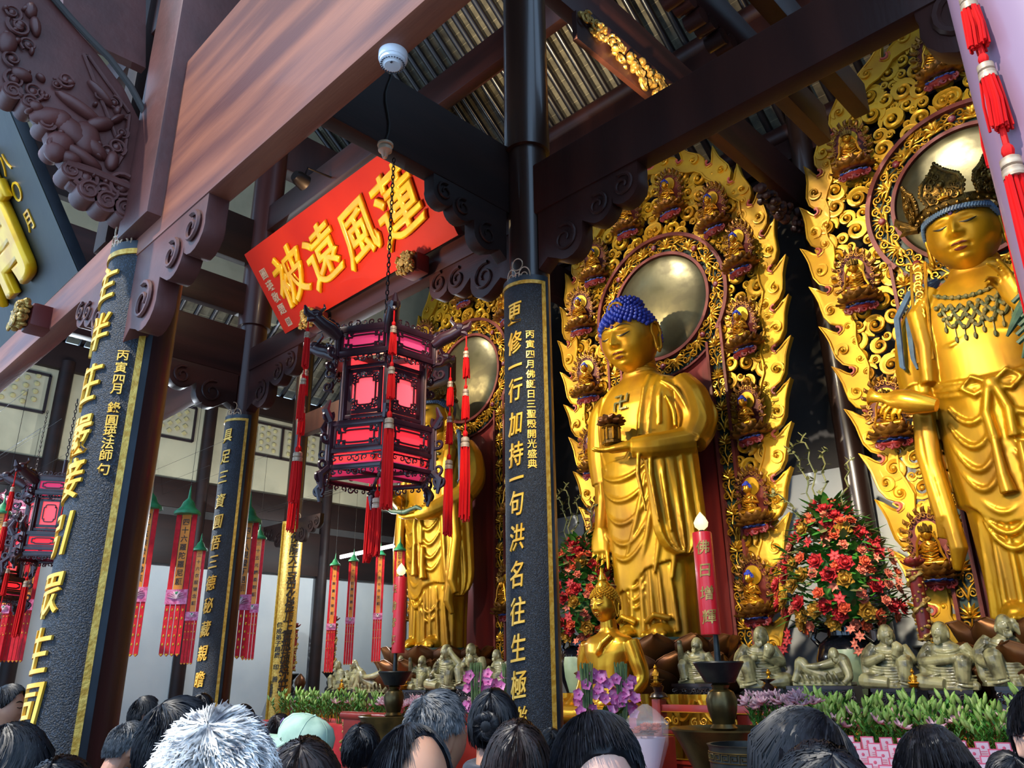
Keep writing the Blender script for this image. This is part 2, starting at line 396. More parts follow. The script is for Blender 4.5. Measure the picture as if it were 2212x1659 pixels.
# clerestory windows: black line frames with petal lattice, in the left wall
for i, (y0, y1, nd) in enumerate(((2.5, 4.25, 1), (5.55, 7.35, 1), (8.5, 10.7, 2), (11.5, 13.1, 2))):
    w = MB()
    for zz in (6.86, 7.66): w.box((WL + 0.02, (y0 + y1) / 2, zz), (0.05, y1 - y0, 0.05))
    for k in range(nd + 1): w.box((WL + 0.02, y0 + (y1 - y0) * k / nd, 7.26), (0.05, 0.05, 0.8))
    wo = w.build('window_%d' % (i + 1), 'window_line'); wo['kind'] = 'structure'
    q = MB()
    for k in range(nd):
        ya, yb = y0 + (y1 - y0) * k / nd + 0.12, y0 + (y1 - y0) * (k + 1) / nd - 0.12
        nx = max(4, int((yb - ya) / 0.17))
        for a in range(nx):
            for b in range(4):
                cy, cz = ya + (a + 0.5) * (yb - ya) / nx, 7.02 + 0.17 * b + (0.08 if a % 2 else 0)
                if i % 2 == 0:
                    q.ball((WL + 0.01, cy, cz), (0.03, 0.055, 0.055), 8, 4)
                else:
                    q.box((WL + 0.01, cy, cz), (0.04, 0.08, 0.08), Matrix.Rotation(PI / 4, 3, 'X'))
    q.build('lattice', 'lattice', wo)
for i, y in enumerate((1.2, 4.5, 7.67, 10.94, 13.45)):
    tag(MB().lathe([(0.14, 0), (0.14, 8.0)], 16, (WL + 0.12, y, 0)).build('wall_post', 'wood_beam_dark'),
        'dark wooden post on the left wall, number %s counted from the front' % ('one', 'two', 'three', 'four', 'five')[i], 'post', 'posts along the left wall')

# roof: tiles seen from below, round rafters, purlins
def roof(name, P, Q, run, n, r, lab):
    """P: lower edge point, Q: upper edge point at u=0; run: vector along the eave; n rafters"""
    P, Q, run = Vector(P), Vector(Q), Vector(run); d = Q - P; nrm = d.cross(run).normalized()
    if nrm.z < 0: nrm = -nrm
    mb = MB(); up = nrm * 0.16
    for side in (0,):
        a, b, c, e = P + up, P + run + up, Q + run + up, Q + up
        t = nrm * 0.12
        mb.loft([[a, b, c, e], [a + t, b + t, c + t, e + t]])
    root = mb.build(name, 'tile'); root['kind'] = 'structure'
    # tile joints
    jm = MB(); L = d.length; k = int(L / 0.26)
    for i in range(1, k):
        p = P + d * (i / k) + nrm * 0.155
        jm.tube([p, p + run], 0.006, 4)
    j = jm.build('tile_joints', 'plaster', root)
    base = MB().tube([P, Q], r, 10).mesh('rafter', 'rafter')
    for i in range(n):
        o = bpy.data.objects.new('rafter', base); COL.objects.link(o); o.parent = root; o.location = run * ((i + 0.5) / n)
    return root
roof('ceiling', (-16.1, 13.7, 11.62), (-16.1, 4.2, 19.2), (17.5, 0, 0), 54, 0.075, 'main')
roof('ceiling_side', (WL - 0.1, 0.5, 8.42), (-15.9, 0.5, 9.7), (0, 13.2, 0), 36, 0.06, 'side')
roof('ceiling_front', (-16.1, -2.6, 11.6), (-16.1, 4.3, 16.6), (17.5, 0, 0), 54, 0.075, 'front')
def pur(y, z, r, lab, x0=-16.0, x1=0.8, board=0.42):
    t = thing('purlin', lab, 'beam', (0, y, z), group='round roof purlins')
    MB().tube([(x0, 0, 0), (x1, 0, 0)], r, 18).build('log', 'wood_dark', t)
    if board: bx(x0, x1, -0.07, 0.07, -r - board, -r + 0.03).build('board', 'wood_dark', t, bevel=0.01)
def rz(y): return 11.62 + (13.7 - y) * 0.798 - 0.1
pur(13.15, rz(13.15) - 0.2, 0.2, 'round roof purlin at the back, behind the tops of the gold flame screens')
pur(11.35, rz(11.35) - 0.2, 0.2, 'round dark purlin seen between the middle column and the long purlin board')
pur(9.6, rz(9.6) - 0.2, 0.2, 'round purlin lit by a spotlight, crossing behind the top of the middle column', board=0.3)
pur(7.6, rz(7.6) - 0.2, 0.2, 'dark roof purlin highest above the middle column')

# ================================================================ columns
def column(x, y, r, h, m, lab, z0=0.0, shoulder=None):
    t = thing('column', lab, 'column', (x, y, 0), group='wooden columns of the hall')
    prof = [(r * 1.04, 0.3), (r, 2.5), (r * 0.97, shoulder or h)]
    if shoulder: prof += [(r * 1.16, shoulder + 0.005), (r * 1.14, h)]
    mb = MB().lathe(prof, 40); mb.build('shaft', m, t)
    MB().lathe([(r * 1.5, 0), (r * 1.55, 0.12), (r * 1.3, 0.26), (r * 1.1, 0.3)], 32).build('base', 'floor_stone', t)
    return t
C1 = column(-4.95, 1.66, 0.205, 9.5, 'column', 'reddish front column carrying the black panel with large gold characters at the left edge')
C2 = column(-4.75, 5.1, 0.205, 18.0, 'column_dark', 'middle column carrying the tall black panel right of the red lantern', shoulder=6.88)
C3 = column(-10.45, 5.1, 0.205, 15.0, 'column', 'column behind the front one, holding the narrow black panel left of the lantern', shoulder=6.72)
C4 = column(-15.95, 9.2, 0.19, 14.0, 'column_dark', 'far shiny column carrying the yellow panel left of the lantern')
CB = column(-4.95, 13.05, 0.21, 14.0, 'column_dark', 'dark column against the back wall between the two right flame screens')
CN = column(-0.07, 1.72, 0.2, 6.0, 'column_glare', 'column washed pale by daylight glare, cut by the right edge of the picture')
column(-10.45, 13.05, 0.21, 14.0, 'column_dark', 'dark column against the back wall behind the middle panel')
# ================================================================ beams
def beam(x0, x1, y0, y1, z0, z1, m, lab, name='beam', bev=0.02, group='timber beams of the hall'):
    o = bx(x0, x1, y0, y1, z0, z1).build(name, m, bevel=bev)
    return tag(o, lab, 'beam', group)
bb = beam(-4.95, 0.2, 1.49, 1.63, 4.29, 5.6, 'beam_weathered', 'huge weathered red-brown beam crossing the top left of the picture')
beam(-5.03, -4.85, 1.8, 5.0, 6.16, 6.95, 'wood_beam_dark', 'dark beam from which the red lantern hangs, running to the middle column')
beam(-4.7, 1.2, 5.0, 5.2, 6.06, 6.63, 'wood_dark', 'long dark red beam running right from the middle column across the gold flame screens')
beam(-10.3, -4.85, 5.0, 5.18, 5.98, 6.34, 'wood_red', 'brown beam under the red inscribed board')
beam(-10.52, -10.35, 1.2, 5.0, 5.89, 6.63, 'wood_red_y', 'red-brown beam with scrolled bracket between the two black panels at left')
beam(-10.52, -10.38, 1.2, 5.0, 6.87, 7.38, 'wood_red_y', 'red-brown board with a warm glow, above the beam between the two black panels')
beam(-10.52, -10.38, 1.2, 5.0, 7.72, 8.5, 'wood_beam_dark', 'topmost dark board between the two left columns')
beam(-10.6, -10.3, 5.2, 13.0, 9.6, 10.4, 'wood_dark', 'roof tie beam running back above the red inscribed board')
beam(-5.05, -4.85, 5.2, 13.0, 9.62, 10.45, 'wood_red_y', 'orange lit roof beam running from the middle column back to the wall')
beam(-15.8, -10.6, 5.02, 5.16, 6.0, 6.5, 'wood_red', 'beam running left from the narrow black panel column')
beam(-15.9, -10.6, 9.1, 9.3, 7.0, 7.5, 'wood_dark', 'low cross beam seen under the scrolled bracket behind the lantern tassels')
beam(-9.3, -4.95, 1.5, 1.66, 4.34, 4.66, 'beam_weathered', 'sunlit pale beam under the black board at the left edge')
beam(-3.2, -3.02, 5.2, 9.0, 8.2, 8.75, 'wood_red_y', 'second roof beam beside the orange lit one, with a stepped carved strip below')
beam(-2.7, -2.5, 5.2, 9.0, 8.35, 8.8, 'wood_dark', 'third dark roof beam at the top of the picture')
beam(-1.7, -1.5, 5.1, 5.5, 6.63, 12.0, 'column', 'short red strut rising above the long dark beam', bev=0.04)
for y in (9.2,):
    beam(-15.95, 0.5, y + 0.0, y + 0.2, 13.6, 14.3, 'wood_dark', 'dark tie beam high under the roof')
beam(-10.3, -4.9, 5.02, 5.16, 8.3, 8.75, 'wood_red', 'brown beam above the red inscribed board, carrying the lit spotlight')
beam(WL, 0.8, 13.3, 13.6, 10.9, 11.5, 'wood_beam_dark', 'wall plate beam along the top of the back wall')
beam(-4.86, -4.7, 6.2, 8.6, 9.5, 9.62, 'wood_dark', 'thin board carrying the gold carving under the orange lit beam')

# ---- scrolled brackets under the beams
def curl(mb, c, r, turns, fn, wid=0.022, start=0.0, flip=1, h=0.03):
    pts = []; n = 22
    for i in range(n + 1):
        t = i / n; a = start + flip * turns * 2 * PI * t; q = r * (1 - 0.78 * t)
        pts.append(fn(c[0] + q * math.cos(a), c[1] + q * math.sin(a), h))
    mb.tube(pts, [wid * (1 - 0.45 * i / n) for i in range(n + 1)], 6)
def bracket(name, lab, fn, L, H, th, m, mirror=1):
    """profile in (a along the beam from the column, b downward) built at thickness th"""
    P = [(0, 0.02), (L, 0.02), (L, -0.10 * H)]
    def arc(cx_, cz_, r, a0, a1, k=8): return [(cx_ + r * math.cos(a), cz_ + r * math.sin(a)) for a in np.linspace(a0, a1, k)]
    P += arc(L * 0.86, -0.30 * H, L * 0.14, 0.3, -PI * 0.75)
    P += arc(L * 0.62, -0.42 * H, L * 0.135, 0.1, -PI * 0.72)
    P += [(L * 0.46, -0.52 * H)]
    P += arc(L * 0.30, -0.72 * H, L * 0.16, 0.2, -PI * 0.72)
    P += [(L * 0.10, -0.86 * H), (0.0, -1.0 * H)]
    mb = MB().prism(P, th, fn)
    o = mb.build(name, m, bevel=0.012)
    tag(o, lab, 'bracket', 'scrolled brackets under the beams')
    c = MB()
    for (q, z, r) in ((0.86, -0.28, 0.10), (0.62, -0.40, 0.10), (0.28, -0.68, 0.13)):
        curl(c, (L * q, z * H), L * r, 1.4, lambda a, b, d: fn(a, b, -0.012), L * 0.017, start=PI * 0.6, flip=-1)
    c.build('scroll_carving', m, o)
    return o
bracket('bracket', 'pink-brown scrolled bracket under the huge beam beside the big black panel', lambda a, b, d: (-4.78 + a, 1.5 + d, 4.3 + b), 1.0, 0.62, 0.12, 'wood_mauve')
bracket('bracket', 'scrolled bracket at the right of the middle column in front of the flame screen', lambda a, b, d: (-4.55 + a, 5.02 + d, 6.06 + b), 1.2, 0.62, 0.16, 'wood_dark')
bracket('bracket', 'dark scrolled bracket at the far right end of the long beam', lambda a, b, d: (1.1 - a, 5.02 + d, 6.06 + b), 2.1, 0.62, 0.16, 'wood_dark')
bracket('bracket', 'scrolled bracket between the red board and the middle column', lambda a, b, d: (-4.95 - a, 5.02 + d, 5.98 + b), 1.25, 0.5, 0.14, 'wood_red')
bracket('bracket', 'scrolled bracket right of the narrow black panel column, behind the tassels', lambda a, b, d: (-10.25 + a, 5.02 + d, 5.98 + b), 1.3, 0.62, 0.14, 'wood_red')
bracket('bracket', 'scrolled bracket left of the narrow black panel column', lambda a, b, d: (-10.35 - d, 4.9 - a, 5.9 + b), 1.3, 0.5, 0.16, 'wood_red_y')
bracket('bracket', 'shiny scrolled bracket hanging from the dark lantern beam at the middle column', lambda a, b, d: (-4.86 - d, 4.9 - a, 6.17 + b), 0.95, 0.55, 0.14, 'wood_beam_dark')
bracket('bracket', 'pale scrolled bracket left of the big black panel', lambda a, b, d: (-5.1 - a, 1.5 + d, 4.34 + b), 0.7, 0.45, 0.12, 'wood_mauve')
for sx in (-1, 1):
    bracket('bracket', 'small dark scroll beside the head of the yellow panel, %s side' % ('left', 'right')[sx > 0],
            lambda a, b, d, sx=sx: (-15.95 + sx * (0.2 + a), 9.15 + d, 5.05 + b), 1.0, 0.5, 0.1, 'wood_beam_dark')
# carved gold frieze under the orange beam, stepped strip under the second beam
t = thing('carved_frieze', 'pale gold carved flower frieze lit under the orange roof beam', 'carving', (-4.78, 7.4, 9.5))
mb = MB()
for i in range(150):
    a, b = rnd.uniform(-1.3, 1.1), -rnd.random() ** 1.3 * 0.42
    if b < -0.42 + 0.25 * abs(a): continue
    if i % 3: mb.ball((0.05 + rnd.uniform(-.05, .05), a, b), (0.05, rnd.uniform(.03, .07), rnd.uniform(.03, .06)), 7, 5)
    else: curl(mb, (a, b), 0.08, 1.1, lambda p, q, d: (0.08, p, q), 0.022, rnd.random() * 6)
mb.build('flower_relief', 'gold_pale', t); bx(-0.05, 0.02, -1.35, 1.15, -0.42, 0.02).build('backing', 'wood_dark', t)
t = thing('carved_strip', 'stepped carved wooden strip below the second roof beam', 'carving', (-3.1, 6.2, 8.2))
mb = MB()
for i in range(9): mb.tube([(-0.1, -0.9 + i * 0.2, -0.05 - 0.06 * (i % 2)), (0.1, -0.9 + i * 0.2, -0.05 - 0.06 * (i % 2))], 0.09, 10)
mb.build('steps', 'wood_red', t)
t = thing('carved_strip', 'dark carved strip under the end of the roof beam beside the right flame screen', 'carving', (-4.9, 11.9, 9.5))
mb = MB()
for i in range(60): mb.ball((rnd.uniform(-.09, .09), rnd.uniform(-1.0, .9), -0.1 - 0.3 * rnd.random()), rnd.uniform(.05, .1), 7, 5)
mb.build('relief', 'wood_dark', t)

# ---- the big carved bracket panel at the top left (dragon and clouds)
XP = -4.86
def q_(px, py): p = onX(px, py, XP); return (p[1], p[2])
t = thing('carved_bracket', 'large red-brown bracket panel carved with clouds and a beast at the top left', 'carving', (0, 0, 0))
out = [q_(*p) for p in ((322, 300), (268, 190), (215, 120), (150, 45), (60, -60), (-140, -160), (-200, 60), (-60, 150), (0, 195), (40, 205), (65, 235), (95, 270), (110, 315), (140, 355),
                        (150, 395), (185, 420), (215, 445), (262, 470), (283, 470))]
MB().prism(out, 0.1, lambda a, b, d: (XP - d, a, b)).build('panel', 'wood_mauve', t, bevel=0.01)
rl = MB()
for (px, py, r) in ((268, 455, 26), (228, 438, 26), (190, 415, 26), (152, 372, 22), (120, 318, 22), (100, 268, 20), (62, 225, 20), (25, 200, 22)):
    a, b = q_(px, py); e = q_(px + r, py); R_ = math.hypot(e[0] - a, e[1] - b)
    rl.tube([(XP - .13, a, b), (XP + .03, a, b)], [R_, R_], 18)
    curl(rl, (a, b), R_ * .85, 1.5, lambda p, q, d: (XP + d * .4 + .025, p, q), R_ * .18, start=1.0, flip=1, h=.02)
rl.build('rolled_scrolls', 'wood_mauve', t)
top = [q_(*p) for p in ((318, 262), (280, 190), (235, 130), (190, 85), (150, 42), (80, -40))]
MB().tube([(XP + 0.02, a, b) for a, b in top], 0.022, 8).build('moulding', 'plaster_dark', t)
brd = [q_(*p) for p in ((330, 128), (150, 42), (150, -60), (330, -60))]
rel = MB(); fx = lambda a, b, d: (XP + d, a, b)
for (px, py, r, fl) in ((262, 405, 30, 1), (225, 415, 26, -1), (185, 385, 28, 1), (160, 375, 18, -1), (250, 320, 20, 1), (262, 290, 14, -1), (140, 175, 20, 1), (120, 185, 13, -1), (70, 200, 22, 1), (30, 175, 22, 1),
                      (90, 205, 14, -1), (25, 130, 20, -1), (40, 60, 24, 1), (60, 100, 18, -1), (25, 30, 20, 1), (215, 210, 14, 1), (245, 225, 16, -1), (232, 330, 18, -1)):
    c = q_(px, py); e = q_(px + r, py); R_ = math.hypot(e[0] - c[0], e[1] - c[1])
    curl(rel, c, R_, 1.5, fx, R_ * 0.2, start=px * 0.7, flip=fl, h=0.02)
    rel.ball(fx(c[0], c[1], 0.0), (0.035, R_ * 0.5, R_ * 0.5), 10, 6)
def blob(px, py, ra, rb, rot=0.0, d=0.05):
    c = q_(px, py); k = abs(q_(px + 10, py)[0] - c[0]) / 10 * 1.35
    rel.ball(fx(c[0], c[1], 0.01), (d, ra * k, rb * k), 12, 8, Matrix.Rotation(rot, 3, 'X'))
for p in ((105, 255, 36, 20, .5), (130, 262, 22, 22, 0), (75, 235, 15, 13, 0), (155, 285, 40, 22, -.5), (185, 300, 26, 34, .2), (215, 270, 26, 14, .6), (200, 320, 30, 14, -.5), (170, 235, 46, 12, -.3), (215, 205, 30, 8, -.6),
          (130, 310, 24, 22, 0), (118, 330, 20, 22, 0), (150, 345, 20, 14, 0), (175, 340, 40, 12, -.3), (240, 350, 12, 20, 0), (250, 260, 18, 7, .9), (45, 165, 20, 14, 0), (15, 95, 18, 26, 0), (75, 60, 10, 22, .3), (65, 25, 12, 18, .2)):
    blob(*p)
for i in range(90):
    px, py = rnd.uniform(5, 255), rnd.uniform(20, 400)
    if py < 120 + px * 0.35 and px > 75: continue
    if py > 190 + px * 1.02: continue
    blob(px, py, rnd.uniform(4, 10), rnd.uniform(4, 9), rnd.uniform(-1, 1), 0.035)
rel.build('dragon_relief', 'wood_mauve', t)
fr = MB(); fr.tube([fx(*q_(*p), 0.01) for p in ((270, 260), (278, 250), (268, 330), (250, 360))], 0.014, 6)
fr.tube([fx(*q_(*p), 0.01) for p in ((262, 330), (180, 118), (190, 122), (278, 245))], 0.012, 6)
fr.tube([fx(*q_(*p), 0.02) for p in ((140, 355), (200, 375), (283, 410))], 0.03, 8)
fr.build('frame', 'wood_mauve', t)
o = MB().prism(brd, 0.08, lambda a, b, d: (XP - 0.12 - d, a, b)).build('board', 'wood_mauve'); tag(o, 'plain upper board behind the carved bracket at the top left', 'board')
beam(-4.90, -4.42, 1.40, 1.9, 4.42, 9.0, 'wood_mauve', 'square red-brown post rising from the front column between the carved bracket and the huge beam', bev=0.02)
beam(-6.8, -5.1, 1.55, 1.75, 6.6, 7.0, 'wood_dark', 'dark cross piece at the top left corner behind the carved bracket')
beam(-5.75, -5.5, 1.5, 1.7, 4.7, 8.5, 'wood_beam_dark', 'upright dark post behind the carved bracket at the top left', bev=0.03)

# ================================================================ couplet panels on the columns
def couplet(name_lab, cx_, cy_, R, ztop, zbot, chars, czs, csize, side, szs, ssize, side_ang, board_m, edge_m, gold_m, txt_m, ang0=-20, wx=0.8, side2=None):
    t = thing('couplet_panel', name_lab, 'panel', (cx_, cy_, 0), group='curved inscription panels on the columns')
    def cyl(r, a): return (r * math.sin(a), -r * math.cos(a))
    half = PI / 2 * 0.97; n = 40
    def shell(r0, r1, a0, a1, z0, z1, m, nm):
        ring = [cyl(r1, a) for a in np.linspace(a0, a1, n)] + [cyl(r0, a) for a in np.linspace(a1, a0, n)]
        return MB().loft([[(x, y, z0) for x, y in ring], [(x, y, z1) for x, y in ring]]).build(nm, m, t, ang=30)
    shell(R * 0.88, R, -half, half, zbot, ztop, board_m, 'board')
    e = 0.06
    mb = MB()
    def strip(a0, a1, z0, z1, r0, r1):
        k = max(2, int(abs(a1 - a0) / 0.08))
        ring = [cyl(r1, a) for a in np.linspace(a0, a1, k)] + [cyl(r0, a) for a in np.linspace(a1, a0, k)]
        mb.loft([[(x, y, z0) for x, y in ring], [(x, y, z1) for x, y in ring]])
    ai = half - 0.16
    g = 0.035 / R
    for (a0, a1) in ((ai - g, ai), (-ai, -ai + g)): strip(a0, a1, zbot + 0.08, ztop - e, R * 0.99, R + 0.012)
    strip(-ai, ai, ztop - e - 0.035, ztop - e, R * 0.99, R + 0.012); strip(-ai, ai, zbot + 0.08, zbot + 0.115, R * 0.99, R + 0.012)
    mb.build('gold_border', gold_m, t, ang=30)
    mb = MB(); R2 = R + 0.008
    for (a0, a1) in ((ai, half), (-half, -ai)): strip(a0, a1, zbot, ztop, R * 0.99, R + 0.004)
    strip(-half, half, ztop - e, ztop, R * 0.99, R + 0.004)
    mb.build('board_edge', edge_m, t, ang=30)
    tx = MB()
    def fn(a_off): return lambda x, y, d: (*cyl(R + 0.002 + d, a_off + x / R), y)
    put_text(tx, chars, fn(math.radians(ang0)), csize, czs, ext=0.03, off=0.008, slant=0.12, wx=wx, cuts=9)
    tx.build('gold_characters', txt_m, t, ang=30)
    sx = MB()
    put_text(sx, side, fn(math.radians(side_ang)), ssize, szs, ext=0.04, off=0.012, cuts=4)
    if side2: put_text(sx, side2[0], fn(math.radians(side2[2])), ssize * 0.8, side2[1], ext=0.04, off=0.01, cuts=4)
    sx.build('small_inscription', txt_m, t, ang=30)
    # wire ornament on top of the panel
    w = MB()
    def arc(a, z, r, s=1.0): w.tube([(*cyl(R + 0.0, a + r / R * math.cos(q)), z + r * s * math.sin(q)) for q in np.linspace(-0.2, PI + 0.2, 12)], 0.006, 5)
    a0 = math.radians(ang0 + 8)
    arc(a0 - 0.28, ztop, 0.055, 1.5); arc(a0 + 0.28, ztop, 0.055, 1.5); arc(a0 - 0.28, ztop, 0.028); arc(a0 + 0.28, ztop, 0.028); arc(a0, ztop, 0.03)
    w.tube([(*cyl(R, a0 + 0.055 / R * math.cos(q)), ztop + 0.12 + 0.062 * math.sin(q)) for q in np.linspace(0, 2 * PI, 16)], 0.006, 5)
    w.build('wire_ornament', 'tassel_band', t)
    return t
def zs(Y, pts): return [float(onY(x, y, Y)[2]) for x, y in pts]
couplet('big black panel with gold characters on the front column at the left', -4.95, 1.66, 0.25, 4.4, 0.5, '主伴莊嚴接引眾生同',
        zs(1.43, ((215, 640), (205, 735), (186, 845), (170, 950), (150, 1045), (120, 1165), (105, 1290), (85, 1410), (66, 1525))), 0.26,
        '丙寅四月 錄圓瑛法師句', zs(1.45, ((245, 760), (240, 787), (237, 812), (232, 833), (228, 855), (224, 875), (220, 902), (216, 926), (212, 952), (207, 978), (203, 1008))), 0.072, 54,
        'panel_black', 'panel_edge', 'panel_gold', 'gold_paint', ang0=1, wx=1.0)
couplet('tall black panel with gold characters on the middle column', -4.75, 5.1, 0.25, 5.36, 0.5, '更修一行加持一句洪名往生極樂',
        zs(4.86, ((1125, 672), (1123, 738), (1122, 790), (1120, 841), (1122, 913), (1126, 980), (1126, 1033), (1126, 1086), (1128, 1160), (1128, 1240), (1128, 1320), (1130, 1400), (1132, 1480), (1134, 1560))), 0.235,
        '丙寅四月佛誕日三聖殿開光盛典', zs(4.86, [(1163, 708 + i * 22) for i in range(14)]), 0.085, 42,
        'panel_black', 'panel_edge', 'panel_gold', 'gold_paint', ang0=8, wx=0.66)
couplet('narrow black panel with gold characters on the column left of the lantern', -10.45, 5.1, 0.25, 5.3, 0.5, '具足三資圓悟三德秘藏親瞻',
        zs(4.86, ((483, 945), (478, 990), (475, 1033), (468, 1085), (460, 1130), (455, 1175), (450, 1216), (443, 1262), (438, 1310), (432, 1360), (425, 1412), (418, 1468))), 0.21,
        '', [], 0.1, 30, 'panel_black', 'panel_edge', 'panel_gold', 'gold_paint', ang0=17, wx=0.8)
c4p = couplet('yellow panel with black characters on the far column', -15.95, 9.2, 0.25, 5.02, 0.6, '傍隨大士冠中化佛頂上寶瓶插慈沈莊',
        zs(8.95, [(640, 1106 + q / 3) for q in (145, 220, 280, 345, 405, 465, 525, 590, 660, 735, 790, 850, 925, 1000, 1065, 1130)]), 0.27,
        '傳戒弟子趙廣 印 善', zs(8.95, [(600, 1350 + i * 13) for i in range(10)]), 0.12, -50,
        'panel_gold', 'panel_gold', 'gold_relief', 'ink', ang0=-10, wx=0.8, side2=('陳馮僑軍', zs(8.95, [(588, 1475 + i * 9) for i in range(4)]), -66))
c4p.rotation_euler.z = PI / 2
# ================================================================ inscribed boards
def plaque(lab, A, B, H, tilt, th, m_face, m_edge, name='inscribed_board'):
    """A, B: lower corners (left, right); tilted forward by tilt"""
    A, B = Vector(A), Vector(B); u = (B - A); L = u.length; u.normalize()
    v = Vector((0, -math.sin(tilt), math.cos(tilt))); w = Vector((0, -math.cos(tilt), -math.sin(tilt)))   # w: out of the face
    t = thing(name, lab, 'sign board')
    fn = lambda a, b, d: tuple(A + u * a + v * b + w * d)
    MB().prism([(0, 0), (L, 0), (L, H), (0, H)], th, lambda a, b, d: fn(a, b, -d)).build('board', m_edge, t, bevel=0.01)
    MB().prism([(0.004, 0.004), (L - 0.004, 0.004), (L - 0.004, H - 0.004), (0.004, H - 0.004)], 0.006, fn).build('face', m_face, t)
    return t, fn, L
t, fn, L = plaque('red board with four large gold characters hanging behind the lantern', (-9.1, 4.9, 6.16), (-5.58, 4.9, 6.2), 1.18, math.radians(37), 0.09, 'red_board', 'board_edge')
for i, (ch, a, b, s) in enumerate((('蓮', 2.95, 0.62, 0.78), ('風', 2.2, 0.60, 0.70), ('遠', 1.45, 0.60, 0.70), ('被', 0.72, 0.60, 0.70))):
    mb = MB(); put_text(mb, ch, lambda x, y, d: fn(a + x, b + y, 0.004 + d), s, 0, ext=0.015, off=0.0, bev=0.024, slant=0.18)
    mb.build('gold_character', 'gold_bright', t, ang=50)
mb = MB(); put_text(mb, '圓瑛敬題', lambda x, y, d: fn(0.2 + x, 0.82 + y, 0.006 + d), 0.15, 0.17, ext=0.03, off=0.015)
mb.build('signature', 'tassel_band', t)
for (a, b, s, nm) in ((0.2, 0.12, 0.11, '印'), (3.38, 0.98, 0.16, '佛')):
    o = MB().prism([(a - s / 2, b - s / 2), (a + s / 2, b - s / 2), (a + s / 2, b + s / 2), (a - s / 2, b + s / 2)], 0.004, lambda p, q, d: fn(p, q, 0.006 + d)).build('seal', 'tassel_band', t)
    mb = MB(); put_text(mb, nm, lambda x, y, d: fn(a + x, b + y, 0.011 + d), s * 0.8, 0, ext=0.01); mb.build('seal_character', 'board_edge', o)
t, fn, L = plaque('black board with raised gold characters at the left edge', (-9.2, 1.55, 4.72), (-6.18, 1.55, 4.74), 1.5, math.radians(31), 0.09, 'board_black', 'panel_edge')
mb = MB(); put_text(mb, '清', lambda x, y, d: fn(L - 1.05 + x, 0.78 + y, 0.004 + d), 1.15, 0, ext=0.015, off=0.012, bev=0.026); mb.build('gold_character', 'gold_bright', t, ang=50)
mb = MB(); put_text(mb, '八〇月', lambda x, y, d: fn(L - 0.42 + x, 1.08 + y, 0.006 + d), 0.17, 0.24, ext=0.03, off=0.012); mb.build('small_inscription', 'gold_bright', t)
def rest(lab, c, w):
    t = thing('carved_rest', lab, 'carving', c)
    bx(-w, w, -0.06, 0.12, -w * .8, w * .8).build('block', 'board_edge', t, bevel=0.03)
    mb = MB()
    for i in range(70): mb.ball((rnd.uniform(-w, w), -0.08 - rnd.random() * 0.05, rnd.uniform(-w, w) * .85), (rnd.uniform(.015, .035), .03, rnd.uniform(.012, .03)), 7, 5, Matrix.Rotation(rnd.random() * 3, 3, 'Y'))
    for i in range(14): curl(mb, (rnd.uniform(-w, w) * .8, rnd.uniform(-w, w) * .7), 0.035, 1.2, lambda a, b, d: (a, -0.12 - d, b), 0.012, rnd.random() * 6)
    mb.build('gold_relief', 'gold_pale', t); return t
rest('gold carved block under the right half of the red board', tuple(onY(893, 574, 4.82)), 0.14)
rest('gold carved block under the left end of the red board', tuple(onY(679, 693, 4.82)), 0.14)
rest('gold carved block under the black board at the left edge', tuple(onY(76, 690, 1.42)), 0.12)

# ================================================================ smoke detector, porcelain knob, cable, spotlight
t = thing('smoke_detector', 'round white smoke detector under the huge weathered beam', 'smoke detector', (-2.24, 1.58, 4.29))
MB().lathe([(0.062, 0), (0.062, -0.03), (0.058, -0.036)], 36).build('base', 'white_plastic', t)
MB().lathe([(0.056, -0.034), (0.055, -0.05), (0.036, -0.062), (0.034, -0.066), (0.0, -0.068)], 36).build('cover', 'white_plastic', t)
for k in range(26):
    a = 2 * PI * k / 26
    mb = MB().box((0.0466 * math.cos(a), 0.0466 * math.sin(a), -0.0572), (0.014, 0.0055, 0.003), Matrix.Rotation(a, 3, 'Z') @ Matrix.Rotation(0.56, 3, 'Y'))
    (gm := mb).build('vent_slot', 'grille', t)
MB().box((0.018, -0.02, -0.0685), (0.01, 0.008, 0.002)).build('indicator', 'grille', t)
hook = onX(851, 338, -4.84)
t = thing('porcelain_knob', 'small pale porcelain knob under the dark lantern beam', 'insulator', tuple(onX(832, 322, -4.84)))
MB().lathe([(0.0, -0.1), (0.02, -0.09), (0.035, -0.04), (0.06, -0.02), (0.062, 0.01), (0.04, 0.02), (0.07, 0.03), (0.07, 0.05)], 20).build('knob', 'porcelain', t)
pp = onX(832, 322, -4.84)
o = MB().tube([(-4.84, pp[1] + 0.03 * math.sin(k), 6.2 + k * 0.1) for k in range(0, 9)], 0.012, 6).build('cable', 'cable'); tag(o, 'black cable running down the dark beam to the porcelain knob', 'cable')
def fixture(lab, loc, target):
    t = thing('spotlight', lab, 'lamp', loc)
    q = (Vector(target) - Vector(loc)).to_track_quat('-Z', 'Y').to_matrix()
    MB().lathe([(0.07, 0.16), (0.1, 0.1), (0.11, -0.02), (0.115, -0.03)], 20, Mx=q).build('housing', 'iron', t)
    MB().lathe([(0.0, -0.022), (0.1, -0.022)], 20, Mx=q, cap=False).build('lens', 'tube_light', t)
    MB().tube([(0, 0, 0.05), (0, 0.05, 0.25), (0, 5.02 - loc[1], 8.4 - loc[2])], .015, 6).build('arm', 'iron', t)
    lamp('spotlight_glow', 'POINT', (loc[0] + .1, loc[1] + .1, loc[2] - .25), None, 14, WARM2, .04)
fixture('lit spotlight shining beside the top left corner of the red board', tuple(onY(655, 393, 4.6)), tuple(onY(690, 420, 4.9)))

